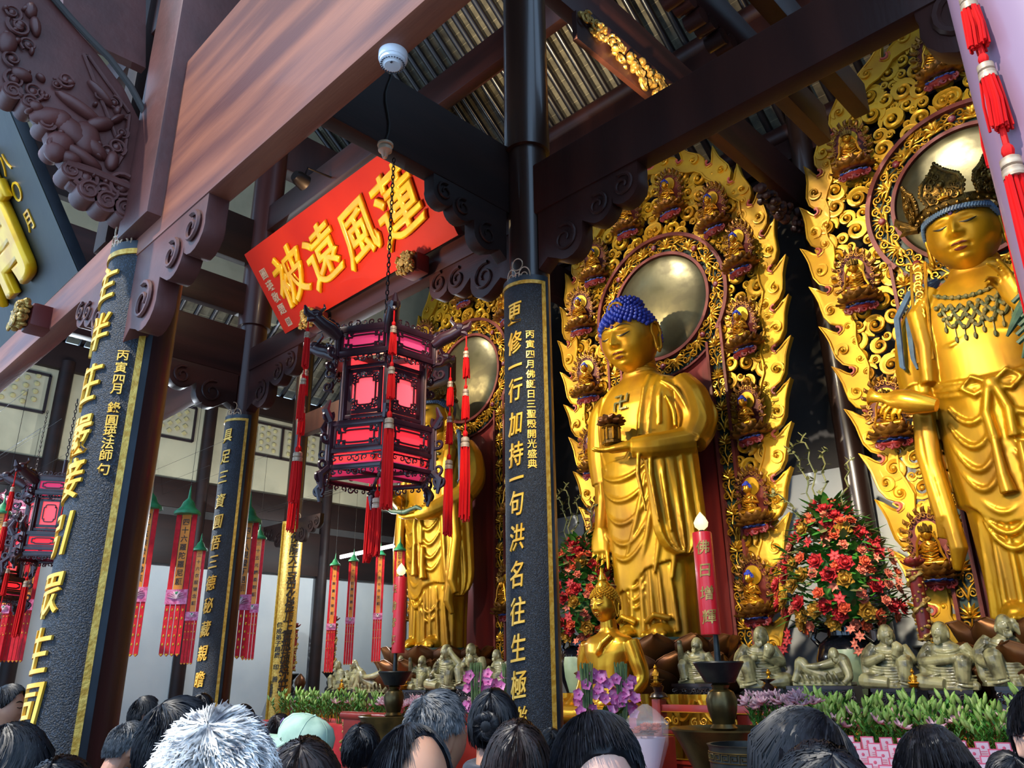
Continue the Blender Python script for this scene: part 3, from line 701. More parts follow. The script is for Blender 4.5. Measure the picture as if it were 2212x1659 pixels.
# ================================================================ tassels
def tassel(mb_thread, mb_band, mb_cord, p, L, r, strands=46, sway=(0, 0)):
    """hangs from p: knot, banded head, bundle of thread"""
    x, y, z = p
    mb_cord.ball((x, y, z - r * 0.9), (r * 0.6, r * 0.6, r * 0.9), 8, 6)
    hz = z - r * 1.6
    mb_band.lathe([(r * 0.55, hz), (r * 0.95, hz - r * 0.3), (r * 0.95, hz - r * 1.1), (r * 0.75, hz - r * 1.25), (r * 1.0, hz - r * 1.45), (r * 1.0, hz - r * 2.4)], 14, (x, y, 0))
    z1 = hz - r * 2.3
    for i in range(strands):
        a = rnd.random() * 2 * PI; q = r * math.sqrt(rnd.random()) * 0.95; e = 1.15 + rnd.random() * 0.25
        l = L * (1 - 0.1 * rnd.random())
        mb_thread.tube([(x + q * math.cos(a), y + q * math.sin(a), z1), (x + q * e * math.cos(a + .1) + sway[0] * .4, y + q * e * math.sin(a + .1) + sway[1] * .4, z1 - l * 0.5),
                        (x + q * e * math.cos(a - .1) * 1.05 + sway[0], y + q * e * math.sin(a - .1) * 1.05 + sway[1], z1 - l)], r * 0.17, 4)
    return z1 - L
def tassel_string(parent, p, segs, name='tassel'):
    """segs: list of (cord length before, thread length, radius); every tassel of the string is a part"""
    x, y, z = p
    for (c, L, r) in segs:
        th, bd, cd = MB(), MB(), MB()
        cd.tube([(x, y, z), (x, y, z - c - .03)], 0.006, 5); z -= c
        z = tassel(th, bd, cd, (x, y, z), L, r) + 0.02
        th.ball((x, y, z + L * .55), (r * .8, r * .8, L * .42), 8, 6)
        o = th.build(name, 'tassel', parent); bd.build('tassel_head', 'tassel_band', o); cd.build('tassel_cord', 'tassel', o)

# ================================================================ hexagonal palace lantern
def lantern(lab, loc, R, z, chain_top, detail=True, rot=0.0, tass=None):
    """z: list of levels (bottom plate, low tier bottom, low tier top, mid bottom, mid top, top tier bottom, top tier top)"""
    t = thing('palace_lantern', lab, 'lantern', loc, rz=rot)
    z0, z1, z2, z3, z4, z5, z6 = z
    def hexp(r, k): a = PI / 3 * k; return (r * math.cos(a), r * math.sin(a))
    fr = MB(); ed = MB()
    def hexring(r, zz, h, d):
        for k in range(6):
            a, b = Vector((*hexp(r, k), zz)), Vector((*hexp(r, k + 1), zz))
            ang = math.atan2(b.y - a.y, b.x - a.x)
            fr.box(tuple((a + b) / 2), ((b - a).length + d * .6, d, h), Matrix.Rotation(ang, 3, 'Z'))
    Rt, Rm, Rl = R * 0.98, R * 0.78, R
    for (r, zz, h) in ((Rl, z0, .03), (Rl, z1, .035), (Rl, z2, .04), (Rm, z3, .03), (Rm, z4, .03), (Rt, z5, .04), (Rt, z6, .05)): hexring(r, zz, h, 0.035)
    for k in range(6):
        for (r, a, b) in ((Rl, z0, z2), (Rm, z2, z5), (Rt, z5, z6)):
            x, y = hexp(r, k); fr.box((x, y, (a + b) / 2), (0.045, 0.045, b - a + 0.04), Matrix.Rotation(PI / 3 * k, 3, 'Z'))
            x, y = hexp(r + 0.028, k); ed.box((x, y, (a + b) / 2), (0.01, 0.01, b - a), Matrix.Rotation(PI / 3 * k, 3, 'Z'))
        # flat lids closing the steps
    for (ra, rb, zz) in ((Rl, Rm, z2), (Rm, Rt, z5)):
        fr.loft([[(*hexp(ra, k), zz) for k in range(6)], [(*hexp(rb, k), zz + 0.004) for k in range(6)]], cap=False)
    fr.build('frame', 'lantern_wood', t, bevel=0.004); ed.build('edging', 'lantern_edge', t)
    # panes and cut-work lattices on every side
    def side(k, r):
        a, b = Vector((*hexp(r, k), 0)), Vector((*hexp(r, k + 1), 0)); u = (b - a).normalized(); n = Vector((u.y, -u.x, 0)); L = (b - a).length
        c = (a + b) / 2
        return lambda x, zz, d: tuple(c + u * x + n * d + Vector((0, 0, zz))), L
    for k in range(6):
        for (r, a, b, m, kind) in ((Rl, z1, z2, 'pane', 'low'), (Rm, z3, z4, 'pane_glow', 'mid'), (Rt, z5, z6, 'pane_pink' if k in (3, 4, 5) else 'pane', 'top')):
            f, L = side(k, r); w = L / 2 - 0.03; h = (b - a) / 2 - 0.02; zc = (a + b) / 2
            MB().prism([(-w, zc - h), (w, zc - h), (w, zc + h), (-w, zc + h)], 0.006, lambda x, y, d: f(x, y, d - 0.012)).build('red_pane', m, t)
            lat = MB(); fw = 0.018 if kind != 'mid' else 0.03
            for (x0, x1, y0, y1) in ((-w, -w + fw, -h, h), (w - fw, w, -h, h), (-w, w, -h, -h + fw), (-w, w, h - fw, h)):
                lat.prism([(x0, zc + y0), (x1, zc + y0), (x1, zc + y1), (x0, zc + y1)], 0.014, lambda x, y, d: f(x, y, d))
            ww, hh = w - fw, h - fw
            # lobed opening outline with curls in the corners
            cart = []
            for q in range(49):
                an = 2 * PI * q / 48; ca, sa = math.cos(an), math.sin(an)
                e = 0.78
                cart.append((ww * e * (1 - .16 * math.exp(-(((an % (PI / 2)) - PI / 4) / .2) ** 2)) * math.copysign(abs(ca) ** .36, ca), zc + hh * (0.68 if kind != 'mid' else 0.70) * (1 - .16 * math.exp(-(((an % (PI / 2)) - PI / 4) / .2) ** 2)) * math.copysign(abs(sa) ** .36, sa) * (1 + .06 * math.cos(4 * an))))
            lat.tube([f(x, y, 0.006) for x, y in cart], 0.008, 5, cap=False)
            if detail:
                s = min(ww, hh) * (0.2 if kind != 'mid' else 0.17)
                spots = [(sx * ww * u_, sy * hh * v_) for sx in (-1, 1) for sy in (-1, 1) for (u_, v_) in ((.86, .82), (.62, .86), (.88, .55) if kind != 'mid' else (.86, .66), (.4, .9) if kind == 'mid' else (.95, .95))]
                if kind == 'mid': spots += [(x, sy * hh * .93) for x in (0, -.25 * ww, .25 * ww) for sy in (-1, 1)] + [(sx * ww * .9, sy * hh * .5) for sx in (-1, 1) for sy in (-1, 1)]
                for i, (x, y) in enumerate(spots): curl(lat, (x, zc + y), s, 1.25, lambda p, q, d: f(p, q, 0.007), 0.0085, start=i * 1.3, flip=1 if i % 2 else -1)
            lat.build('lattice', 'lantern_wood', t)
        # aprons of carved curls
        ap = MB()
        for (r, zz, sg) in ((Rl, z0 - 0.03, -1), (Rl, z1 - 0.05, -1), (Rm, z3 - 0.02, 1), (Rt, z5 - 0.035, -1), (Rt, z6 + 0.04, 1)):
            f, L = side(k, r)
            for i in range(7):
                x = -L * .42 + L * .84 * i / 6; q = 0.028 * (1 - 0.35 * abs(i - 3) / 3)
                curl(ap, (x, zz + sg * q * .3), q, 1.1, lambda p, y, d: f(p, y, 0.0), 0.007, start=i, flip=1 if i % 2 else -1)
            ap.prism([(-L * .46, zz - sg * 0.02), (L * .46, zz - sg * 0.02), (L * .46, zz - sg * .008), (-L * .46, zz - sg * .008)], 0.012, lambda p, y, d: f(p, y, d - .006))
        ap.build('carved_apron', 'lantern_wood', t)
        # dragon arms at the corners, top and bottom, and hanging brackets
        ar = MB(); an = PI / 3 * k; d = Vector((math.cos(an), math.sin(an), 0))
        P = lambda q, zz: tuple(d * q + Vector((0, 0, zz)))
        ar.tube([P(Rt, z6 - .05), P(Rt + .08, z6 - .0), P(Rt + .15, z6 + .02), P(Rt + .22, z6 + .06)], [.045, .055, .05, .045], 10)
        ar.ball(P(Rt + .21, z6 + .07), (.055, .055, .045), 8, 6); ar.tube([P(Rt + .23, z6 + .05), P(Rt + .29, z6 + .07), P(Rt + .31, z6 + .12)], [.035, .028, .008], 7); ar.tube([P(Rt + .22, z6 + .04), P(Rt + .27, z6 + .015), P(Rt + .28, z6 + .0)], [.03, .02, .006], 7)
        for q in range(5): curl(ar, (0, 0), .03, 1.2, lambda a, b, dd, q=q: tuple(d * (Rt + .03 + .04 * q + a) + Vector((0, 0, z6 + .03 + .012 * q + b))), .012, q)
        ar.tube([P(Rt + .18, z6 + .1), P(Rt + .14, z6 + .15), P(Rt + .15, z6 + .18)], [.018, .012, .006], 6)
        for (q, zz, s) in ((Rt + .05, z5 + .02, .05), (Rt + .06, z5 - .1, .045), (Rl + .04, z2 + .06, .05), (Rl + .05, z1 + .1, .045), (Rl + .05, z0 + .02, .05), (Rl + .07, z0 - .07, .05)):
            curl(ar, (0, 0), s, 1.3, lambda a, b, dd: tuple(d * (q + a) + Vector((0, 0, zz + b))), .016, start=2.4)
            ar.tube([P(q - .05, zz - .05), P(q, zz - .03)], .014, 6)
        ar.tube([P(Rl + .01, z2 + .02), P(Rl + .06, z2 + .1), P(Rl + .03, z2 + .18)], [.03, .03, .012], 7)
        ar.tube([P(Rl + .01, z0), P(Rl + .07, z0 - .06), P(Rl + .05, z0 - .16)], [.03, .032, .012], 7)
        ar.build('dragon_arm', 'lantern_wood', t)
    MB().prism([hexp(R * .9, k) for k in range(6)], 0.01, lambda a, b, d: (a, b, z0 + 0.03 + d)).build('bottom_pane', 'pane_pink', t)
    bs = MB()
    for k in range(3):
        a, b = Vector((*hexp(Rl, k), z0 + .015)), Vector((*hexp(Rl, k + 3), z0 + .015)); bs.tube([a, b], .016, 6)
    bs.build('bottom_spokes', 'lantern_wood', t)
    # central post, chain
    MB().tube([(0, 0, z6), (0, 0, z6 + .28)], .02, 8).build('top_post', 'lantern_wood', t)
    if chain_top:
        ch = MB(); zz = z6 + .26; i = 0
        while zz < chain_top:
            ch.tube([((.013 * math.cos(q) if i % 2 else 0), (0 if i % 2 else .013 * math.cos(q)), zz + .027 * math.sin(q)) for q in np.linspace(0, 2 * PI, 11)], .0048, 5, cap=False)
            zz += .043; i += 1
        ch.build('chain', 'iron', t)
    for k, segs in (tass or {}).items():
        an = PI / 3 * k; d = Vector((math.cos(an), math.sin(an), 0)); p = d * (Rt + .27); tassel_string(t, (p.x, p.y, z6 + .05), segs)
    return t
LX, LY = float(hook[0]), float(hook[1])
def zat(px, py):
    r = ray(px, py); fx_, fy_ = LX + .43 * .81, LY - .43 * .58     # the corner that faces the viewer
    d = (fx_ * RC[2][0] + fy_ * RC[2][1]) / (r[0] * RC[2][0] + r[1] * RC[2][1]); return float(r[2] * d + CAMH)
LZ = [zat(845, y) for y in (1000, 965, 905, 885, 775, 752, 700)]
S3 = [(0.14, 0.17, 0.024), (0.07, 0.19, 0.024), (0.10, 0.56, 0.033)]
lantern('large dark wooden hexagonal lantern with glowing red panes, hung on a chain in the middle', (LX, LY, 0), 0.43, LZ, float(hook[2]) - 0.0,
        rot=math.radians(29), tass={0: S3, 1: S3, 2: [(0.2, 0.2, .022), (.1, .25, .022), (.13, .55, .03)], 3: S3, 4: [(0.1, 0.24, .022), (0.06, 0.28, .022), (0.2, .3, .028)], 5: S3})
t = thing('tassel', 'long red tassel hanging below the middle of the red lantern', 'tassel', (LX, LY, LZ[0] - .02))
tassel_string(t, (0, 0, 0), [(0.08, 0.36, .035)], 'thread')
lp = bpy.data.lights.new('lantern_lamp', 'POINT'); lp.energy = 18; lp.color = (1, .45, .25); lp.shadow_soft_size = .1
lo = bpy.data.objects.new('lantern_lamp', lp); COL.objects.link(lo); lo.location = (LX, LY, (LZ[3] + LZ[4]) / 2)
# lanterns of the left aisle, cut by the picture's edge or hidden behind the front panel
z_ = [3.0, 3.06, 3.22, 3.27, 3.62, 3.66, 3.82]
for (px, py, d, lab) in ((132, 1085, 8.8, 'brown lantern mostly hidden behind the big black panel, with a red tassel at its left'), (60, 1120, 13.0, 'dark lantern with red panes behind the left edge tassels'),
                         (2, 1180, 9.5, 'dark red lantern at the very left edge of the picture')):
    p = atd(px, py, d)
    lantern(lab, (p[0] - .1, p[1], p[2] - 3.6), 0.36, z_, p[2] + 1.2, detail=False, tass={k: [(0.18, 0.2, .022), (0.1, 0.25, .022), (0.15, .55, .03)] for k in (0, 3, 5)})
# tassel strings of a lantern out of the frame, before the pale column at the right
t = thing('tassel', 'near red tassel string with silver bands in front of the pale column, top right', 'tassel', (0, 0, 0))
pA = atd(2082, -30, 1.62)
tassel_string(t, (pA[0], pA[1], pA[2]), [(0.0, 0.10, .016), (0.03, 0.12, .016), (0.05, 0.42, .019)], 'thread')
t = thing('tassel', 'second near red tassel just behind the first one at the top right', 'tassel', (0, 0, 0))
pB = atd(2118, 210, 1.72)
tassel_string(t, (pB[0], pB[1], pB[2]), [(0.0, 0.12, .015), (0.05, 0.3, .016)], 'thread')

# ================================================================ hanging banners, strip lights
def banner(lab, px, py0, py1, wpx, Xp, text, big, facing):
    """py0: top of the strip, py1: lower end"""
    d = Xp; P0 = atd(px, py0, d); w = wpx * d / FPX * 1.02; H = (py1 - py0) * d / FPX * 1.0
    t = thing('hanging_banner', lab, 'banner', tuple(P0), rz=facing, group='embroidered banners hanging in the left aisle')
    fx = lambda a, b, dd: (a, -dd, b)
    def rect(x0, x1, z0, z1, m, nm, th=.006, off=0.0, par=t):
        return MB().prism([(x0, z0), (x1, z0), (x1, z1), (x0, z1)], th, lambda a, b, dd: fx(a, b, dd + off)).build(nm, m, par)
    hl = H * .56; sw = w * .24
    rect(-w * .22, w * .22, -hl, 0, 'banner_orange', 'text_strip')
    for s in (-1, 1): rect(s * w * .38 - sw / 2, s * w * .38 + sw / 2, -hl, .02, 'banner_red', 'side_strip')
    tx = MB(); put_text(tx, text, lambda x, y, dd: fx(x, y - w * .35, .007 + dd), w * .34, hl * .88 / len(text), ext=.01, off=.012); tx.build('characters', 'ink', t)
    rect(-w * .52, w * .52, -hl - w * .55, -hl + w * .12, 'banner_pink', 'lotus_patch', off=.008)
    lo = MB()
    for k in range(9):
        a = PI * (k / 8); lo.tube([fx(0, -hl - w * .3, .016), fx(w * .2 * math.cos(a), -hl - w * .25 + w * .22 * math.sin(a), .02), fx(w * .42 * math.cos(a), -hl - w * .22 + w * .26 * math.sin(a), .016)], [.01, w * .07, .004], 6, flat=.3)
    lo.build('lotus', 'lily_pink', t)
    MB().ball(fx(0, -hl - w * .05, .018), (w * .12, .008, w * .08), 8, 5).build('lotus_leaf', 'cap_green', t)
    n = 4; g = w / n
    for k in range(n):
        x = -w / 2 + g * (k + .5)
        o = MB().prism([(x - g * .42, -H + g * .4), (x, -H), (x + g * .42, -H + g * .4), (x + g * .42, -hl - w * .5), (x - g * .42, -hl - w * .5)], .005, fx).build('tail_strip', 'banner_red', t)
        q = MB()
        for j in range(5 if big else 3):
            zz = -hl - w * .8 - (H - hl - w * 1.1) * (j / 4.6); q.ball(fx(x, zz, .006), (g * .16, .003, g * .26), 6, 4)
        q.prism([(x - g * .3, -H + g * .5), (x, -H + g * .1), (x + g * .3, -H + g * .5)], .003, lambda a, b, dd: fx(a, b, dd + .006))
        q.build('gold_pattern', 'gold_relief', o)
    q = Matrix.Rotation(-facing, 3, 'Z') @ Vector((WL - float(P0[0]), 0, 0)); MB().tube([(0, 0, w * 1.4), (0, 0, 1.5), (q.x, q.y, 1.5)], .003, 4).build('cord', 'cable', t)
    MB().lathe([(w * .62, .0), (w * .6, w * .14), (w * .36, w * .34), (w * .26, w * .6), (w * .08, w * .8), (w * .04, w * 1.25), (0, w * 1.5)], 12).build('green_cap', 'cap_green', t)
    return t
FZ = math.radians(42)
for a in ((405, 1112, 1402, 44, 10.0, '四十六羅陀羅尼願', True, 'wide banner hanging between the two black panels at left'),
          (322, 1100, 1402, 44, 10.2, '四十五供養諸佛願', True, 'wide banner half hidden behind the front column'),
          (536, 1130, 1408, 46, 11.8, '四十八現證不退願', True, 'wide banner right of the narrow black panel, partly behind it'),
          (432, 1190, 1422, 26, 13.5, '三十六衣服隨念願', False, 'narrow banner emerging from behind the left of the narrow black panel'),
          (560, 1165, 1412, 26, 13.8, '三十五光觸柔軟願', False, 'narrow banner just left of the yellow panel'),
          (724, 1222, 1440, 19, 15.0, '四十無量色樹願', False, 'narrow banner right of the yellow panel above the dragon candle'),
          (764, 1213, 1424, 19, 15.2, '三十九莊嚴無盡願', False, 'narrow banner left of the strip light end'),
          (822, 1200, 1418, 19, 15.4, '三十八衣食自至願', False, 'narrow banner left of the small red candle'),
          (864, 1190, 1320, 22, 15.4, '三十七天人敬禮願', False, 'narrow banner behind the flame of the small red candle'),
          (62, 1145, 1415, 32, 10.6, '三十二國土嚴飾願', False, 'banner at the left of the pair beside the big black panel'),
          (88, 1140, 1415, 32, 10.4, '三十一國土清淨願', False, 'banner at the right of the pair beside the big black panel'),
          (40, 1160, 1418, 26, 10.5, '三十智辯無窮願', False, 'banner third from the big black panel, at the left edge'),
          (4, 1110, 1260, 30, 9.0, '二十九得辯才智願', False, 'banner cut by the left edge of the picture')):
    banner(a[7], a[0], a[1], a[2], a[3], a[4], a[5], a[6], FZ)
def striplight(lab, p0, p1, r, m='tube_light', shade=False):
    A, B = Vector(p0), Vector(p1); t = thing('strip_light', lab, 'lamp', tuple((A + B) / 2)); h = (B - A) / 2
    MB().tube([-h, h], r, 10).build('tube', m, t)
    up = Vector((0, 0, r * 1.6))
    MB().tube([-h + up, h + up], r * (1.9 if shade else 1.3), 8, flat=.7).build('shade' if shade else 'batten', 'green_shade' if shade else 'white_plastic', t)
striplight('fluorescent tube on the left wall above the narrow banners', atd(735, 1205, 15.6), atd(852, 1180, 15.2), .022)
striplight('fluorescent tube under a green shade behind the tassels at far left', atd(70, 1138, 9.0), atd(122, 1112, 9.0), .03, shade=True)
# ================================================================ heads with faces
def head_fn(W, D, H, nose=1.0, full=1.0, jaw=0.2, lips=1.0, brow=1.0):
    """returns f(u, v, off) -> points; u from the front (-Y), v elevation"""
    def G(x, z, x0, z0, sx, sz): return np.exp(-((x - x0) / sx) ** 2 - ((z - z0) / sz) ** 2)
    def f(u, v, off=0.0):
        u = np.asarray(u, float); v = np.asarray(v, float)
        x = np.sin(u) * np.cos(v); y = -np.cos(u) * np.cos(v); z = np.sin(v)
        low = np.clip(-z, 0, 1)
        xs = x * (1 - jaw * low ** 1.6) * (1 + 0.04 * np.exp(-((z + .25) / .3) ** 2) * full); ys = y * np.where(y < 0, 1 - 0.10 * low ** 2, 1 - 0.25 * low ** 1.5)
        fr = np.clip(-y * 1.6, 0, 1)
        a = np.abs(x)
        d = np.zeros_like(x)
        ramp = np.clip((0.24 - z) / 0.46, 0, 1) / (1 + np.exp((-0.25 - z) / 0.018))
        d += nose * (0.30 * np.exp(-(x / 0.105) ** 2) * ramp + 0.10 * G(a, z, .15, -.19, .085, .065))
        d += brow * 0.05 * G(a, z, .36, .26, .28, .06) - 0.085 * G(a, z, .36, .13, .2, .1) + 0.105 * G(a, z, .37, .06, .19, .075)
        d += lips * (0.10 * G(x, z, 0, -.415, .23, .04) + 0.115 * G(x, z, 0, -.525, .17, .048) - 0.07 * G(x, z, 0, -.468, .25, .016) - 0.04 * G(a, z, .29, -.46, .06, .05))
        d += 0.10 * G(x, z, 0, -.74, .26, .13) + 0.04 * full * G(a, z, .5, -.3, .28, .25) - 0.03 * G(x, z, 0, -.63, .3, .05)
        d *= fr * W
        n = np.stack([x / W, y / D, z / H], -1); n /= np.linalg.norm(n, axis=-1, keepdims=True)
        p = np.stack([xs * W, ys * D - d, z * H], -1)
        return p + n * np.asarray(off)[..., None]
    return f
def at_face(f, x, z, off=0.0):
    v = np.arcsin(np.clip(z, -.99, .99)); u = np.arcsin(np.clip(x / np.cos(v), -.99, .99)); return f(u, v, off)
def head_grid(f, nu=96, nv=72):
    mb = MB()
    t = np.linspace(-1, 1, nu, endpoint=False); u = PI * (0.55 * t + 0.45 * t ** 3) ; v = np.linspace(-PI / 2 * .985, PI / 2 * .985, nv)
    rings = [f(u, np.full_like(u, q)) for q in v]
    return mb.loft(rings)
def ear(mb, s, W, D, H, long=1.6):
    """ear with rim and long lobe at the side s"""
    c = np.array([s * W * 1.0, D * 0.08, 0.0])
    pts = []; n = 26
    for i in range(n):
        a = 2 * PI * i / n; zz = H * (.30 * math.sin(a) if math.sin(a) > 0 else .30 * long * math.sin(a)); yy = D * .2 * math.cos(a) * (1.0 if math.sin(a) > -.2 else .62)
        pts.append(c + [s * W * (.06 + .08 * (math.cos(a) > 0)), yy, zz])
    mb.tube(pts + [pts[0]], W * .055, 7, cap=False)
    mb.loft([[p + [-s * W * .03, 0, 0] for p in pts], [p + [-s * W * .09, 0, 0] for p in pts]])
    mb.ball(tuple(c + [s * W * .08, 0, -H * .3 * long]), (W * .07, D * .1, H * .1), 8, 6)
def face_paint(f, parent, W, H, lip_m='lip', ink_m='face_ink', eye_open=0.3, urna=True, brow_t=1.0):
    mb = MB()
    for s in (-1, 1):
        q = np.linspace(0, 1, 14)
        ex = s * (.17 + .42 * q); ez = .045 - .055 * np.sin(PI * q) + .05 * q
        mb.tube(at_face(f, ex, ez, W * .014), W * .03 * np.sin(PI * (.06 + .9 * q)) + .001, 6, flat=1.0)
        bz = .24 + .10 * np.sin(PI * (q * .8 + .12)); bxx = s * (.12 + .52 * q)
        mb.tube(at_face(f, bxx, bz, W * .01), W * .026 * brow_t * np.sin(PI * (.1 + .88 * q)) + .001, 6)
    mb.build('eyes_and_brows', ink_m, parent)
    lp = MB(); q = np.linspace(-1, 1, 13)
    for (z0, amp, hh) in ((-.425, .018, .030), (-.52, -.028, .036)):
        x = q * (.24 if hh < .032 else .19); zc = z0 + amp * (1 - q * q) * (1 if z0 > -.45 else 1) - (.018 * np.exp(-(q / .2) ** 2) if z0 > -.45 else 0)
        top = at_face(f, x, zc + hh * (1 - q * q) ** .5 * .9, W * .012); bot = at_face(f, x, zc - hh * (1 - q * q) ** .5 * .9, W * .012); mid = at_face(f, x, zc, W * .02)
        lp.loft([top, mid, bot], cap=False, closed=False)
    lp.build('lips', lip_m, parent)
    if urna: MB().ball(tuple(at_face(f, np.array(0.), np.array(.33), W * .01)), W * .07, 10, 8).build('urna', 'urna', parent)

def hand(mb, wrist, fwd, palm_n, L, curl_=(.3, .3, .3, .3), thumb=1, spread=.12, thumb_in=0.2, r=None):
    """palm and five unequal bent fingers; fwd: direction of the fingers, palm_n: out of the palm, thumb: +1/-1 side"""
    w = Vector(wrist); f = Vector(fwd).normalized(); n = Vector(palm_n); n = (n - f * n.dot(f)).normalized(); s = f.cross(n) * thumb
    r = r or L * .048
    pl = L * .5
    rings = []
    for t, hw, th in ((0, .17, .115), (.25, .2, .12), (.6, .235, .11), (1.0, .225, .09), (1.08, .19, .06)):
        c = w + f * pl * t
        rings.append([c + s * (hw * L * math.cos(a)) + n * (th * L * math.sin(a)) for a in np.linspace(0, 2 * PI, 12, endpoint=False)])
    mb.loft(rings)
    for i, (off, ln) in enumerate(((.17, .43), (.06, .5), (-.055, .46), (-.16, .36))):
        b = w + f * pl * .95 + s * off * L; d = (f + s * off * spread * 6).normalized(); cu = curl_[i]
        P = [b]; ang = 0
        for k, seg in enumerate((.4, .33, .27)):
            ang += cu * (1.0 if k else .7); P.append(P[-1] + (d * math.cos(ang) + n * math.sin(ang)) * ln * L * seg)
        mb.tube([P[0] - d * r] + P, [r * 1.05, r * 1.1, r, r * .92, r * .7], 8); mb.ball(tuple(P[-1]), r * .72, 8, 6)
    tb = w + f * pl * .22 + s * L * .15
    d = (f * .62 + s * .72 + n * thumb_in).normalized()
    P = [tb, tb + d * L * .17, tb + d * L * .29 + f * L * .05, tb + d * L * .36 + f * L * .14 + n * L * .03 * thumb_in]
    mb.tube(P, [r * 1.5, r * 1.35, r * 1.1, r * .8], 8); mb.ball(tuple(P[-1]), r * .8, 8, 6)

# ================================================================ lotus petals and seats
def petal_mesh(name, L, W, cup, m, th=0.0):
    mb = MB(); nu, nv = 9, 9; g = []
    for j in range(nv):
        t = j / (nv - 1); w = W * (math.sin(PI * min(t * .78 + .12, 1)) ** .75) * (1 if t < .75 else (1 - ((t - .75) / .25) ** 2 * .75))
        row = []
        for i in range(nu):
            q = -1 + 2 * i / (nu - 1)
            row.append((q * w, -cup * math.sin(PI * t * .62) * (1 - .5 * q * q) + cup * .35 * q * q - (.10 * L * t ** 6), L * t))
        g.append(row)
    mb.loft(g, cap=False, closed=False)
    back = [[(x, y + L * .05 + th, z) for x, y, z in row] for row in g]
    o = mb.n; mb.loft(back, cap=False, closed=False)
    edge = [g[j][0] for j in range(nv)] + g[-1][1:] + [g[j][-1] for j in range(nv - 2, -1, -1)]
    mb.tube(edge, L * .022, 5)
    return mb.mesh(name, m)
def lotus_ring(parent, me, n, r, z, tilt, phase=0.0, sc=1.0, name='petal', arc=None):
    for k in range(n):
        a = 2 * PI * (k + phase) / n
        o = bpy.data.objects.new(name, me); COL.objects.link(o); o.parent = parent
        o.matrix_local = Matrix.Translation((r * math.sin(a), -r * math.cos(a), z)) @ Matrix.Rotation(a, 4, 'Z') @ Matrix.Rotation(tilt, 4, 'X') @ Matrix.Scale(sc, 4)
def lotus_ring_mb(mb, src, n, r, z, tilt, phase=0.0, sc=1.0):
    for k in range(n):
        a = 2 * PI * (k + phase) / n
        mb.merge(src, Matrix.Translation((r * math.sin(a), -r * math.cos(a), z)) @ Matrix.Rotation(a, 4, 'Z') @ Matrix.Rotation(tilt, 4, 'X') @ Matrix.Scale(sc, 4))
def petal_mb(L, W, cup):
    mb = MB(); nu, nv = 5, 6; g = []
    for j in range(nv):
        t = j / (nv - 1); w = W * (math.sin(PI * min(t * .78 + .12, 1)) ** .75) * (1 if t < .75 else .55)
        g.append([((-1 + 2 * i / (nu - 1)) * w, -cup * math.sin(PI * t * .62) * (1 - .5 * (-1 + 2 * i / (nu - 1)) ** 2), L * t) for i in range(nu)])
    mb.loft(g, cap=False, closed=False); mb.loft([[(x, y + .02 * L, z) for x, y, z in r] for r in g], cap=False, closed=False)
    return mb

# ================================================================ small seated figures on the flame screens
def seated_body(mb, s=1.0, hands='lap', broad=1.0):
    """seated cross-legged body, height about 1 from seat to crown; faces -Y"""
    prof = [(0.0, .30, .24), (.10, .30, .22), (.2, .2, .16), (.34, .19, .14), (.46, .215, .14), (.56, .22, .12), (.62, .15, .1), (.66, .07, .07), (.74, .06, .06)]
    mb.loft([[(a * broad * math.cos(q) * s, b * math.sin(q) * s, z * s) for q in np.linspace(0, 2 * PI, 20, endpoint=False)] for z, a, b in prof])
    for e in (-1, 1):
        mb.tube([(e * .1 * s, -.06 * s, .08 * s), (e * .36 * s, -.14 * s, .07 * s), (e * .30 * s, -.26 * s, .06 * s), (-e * .05 * s, -.3 * s, .06 * s)], [.11 * s, .1 * s, .08 * s, .055 * s], 10)
        sh = (e * .2 * broad * s, 0, .56 * s); el = (e * .29 * broad * s, .02 * s, .34 * s)
        if hands == 'lap': hd = (e * .05 * s, -.2 * s, .16 * s)
        elif hands == 'pray': hd = (e * .02 * s, -.24 * s, .42 * s)
        elif hands == 'raise': hd = (e * .2 * s, -.22 * s, .5 * s) if e > 0 else (e * .12 * s, -.24 * s, .2 * s)
        else: hd = (e * .27 * s, -.28 * s, .12 * s)
        mb.tube([sh, el, hd], [.075 * s, .07 * s, .045 * s], 10); mb.ball(hd, .05 * s, 8, 6)
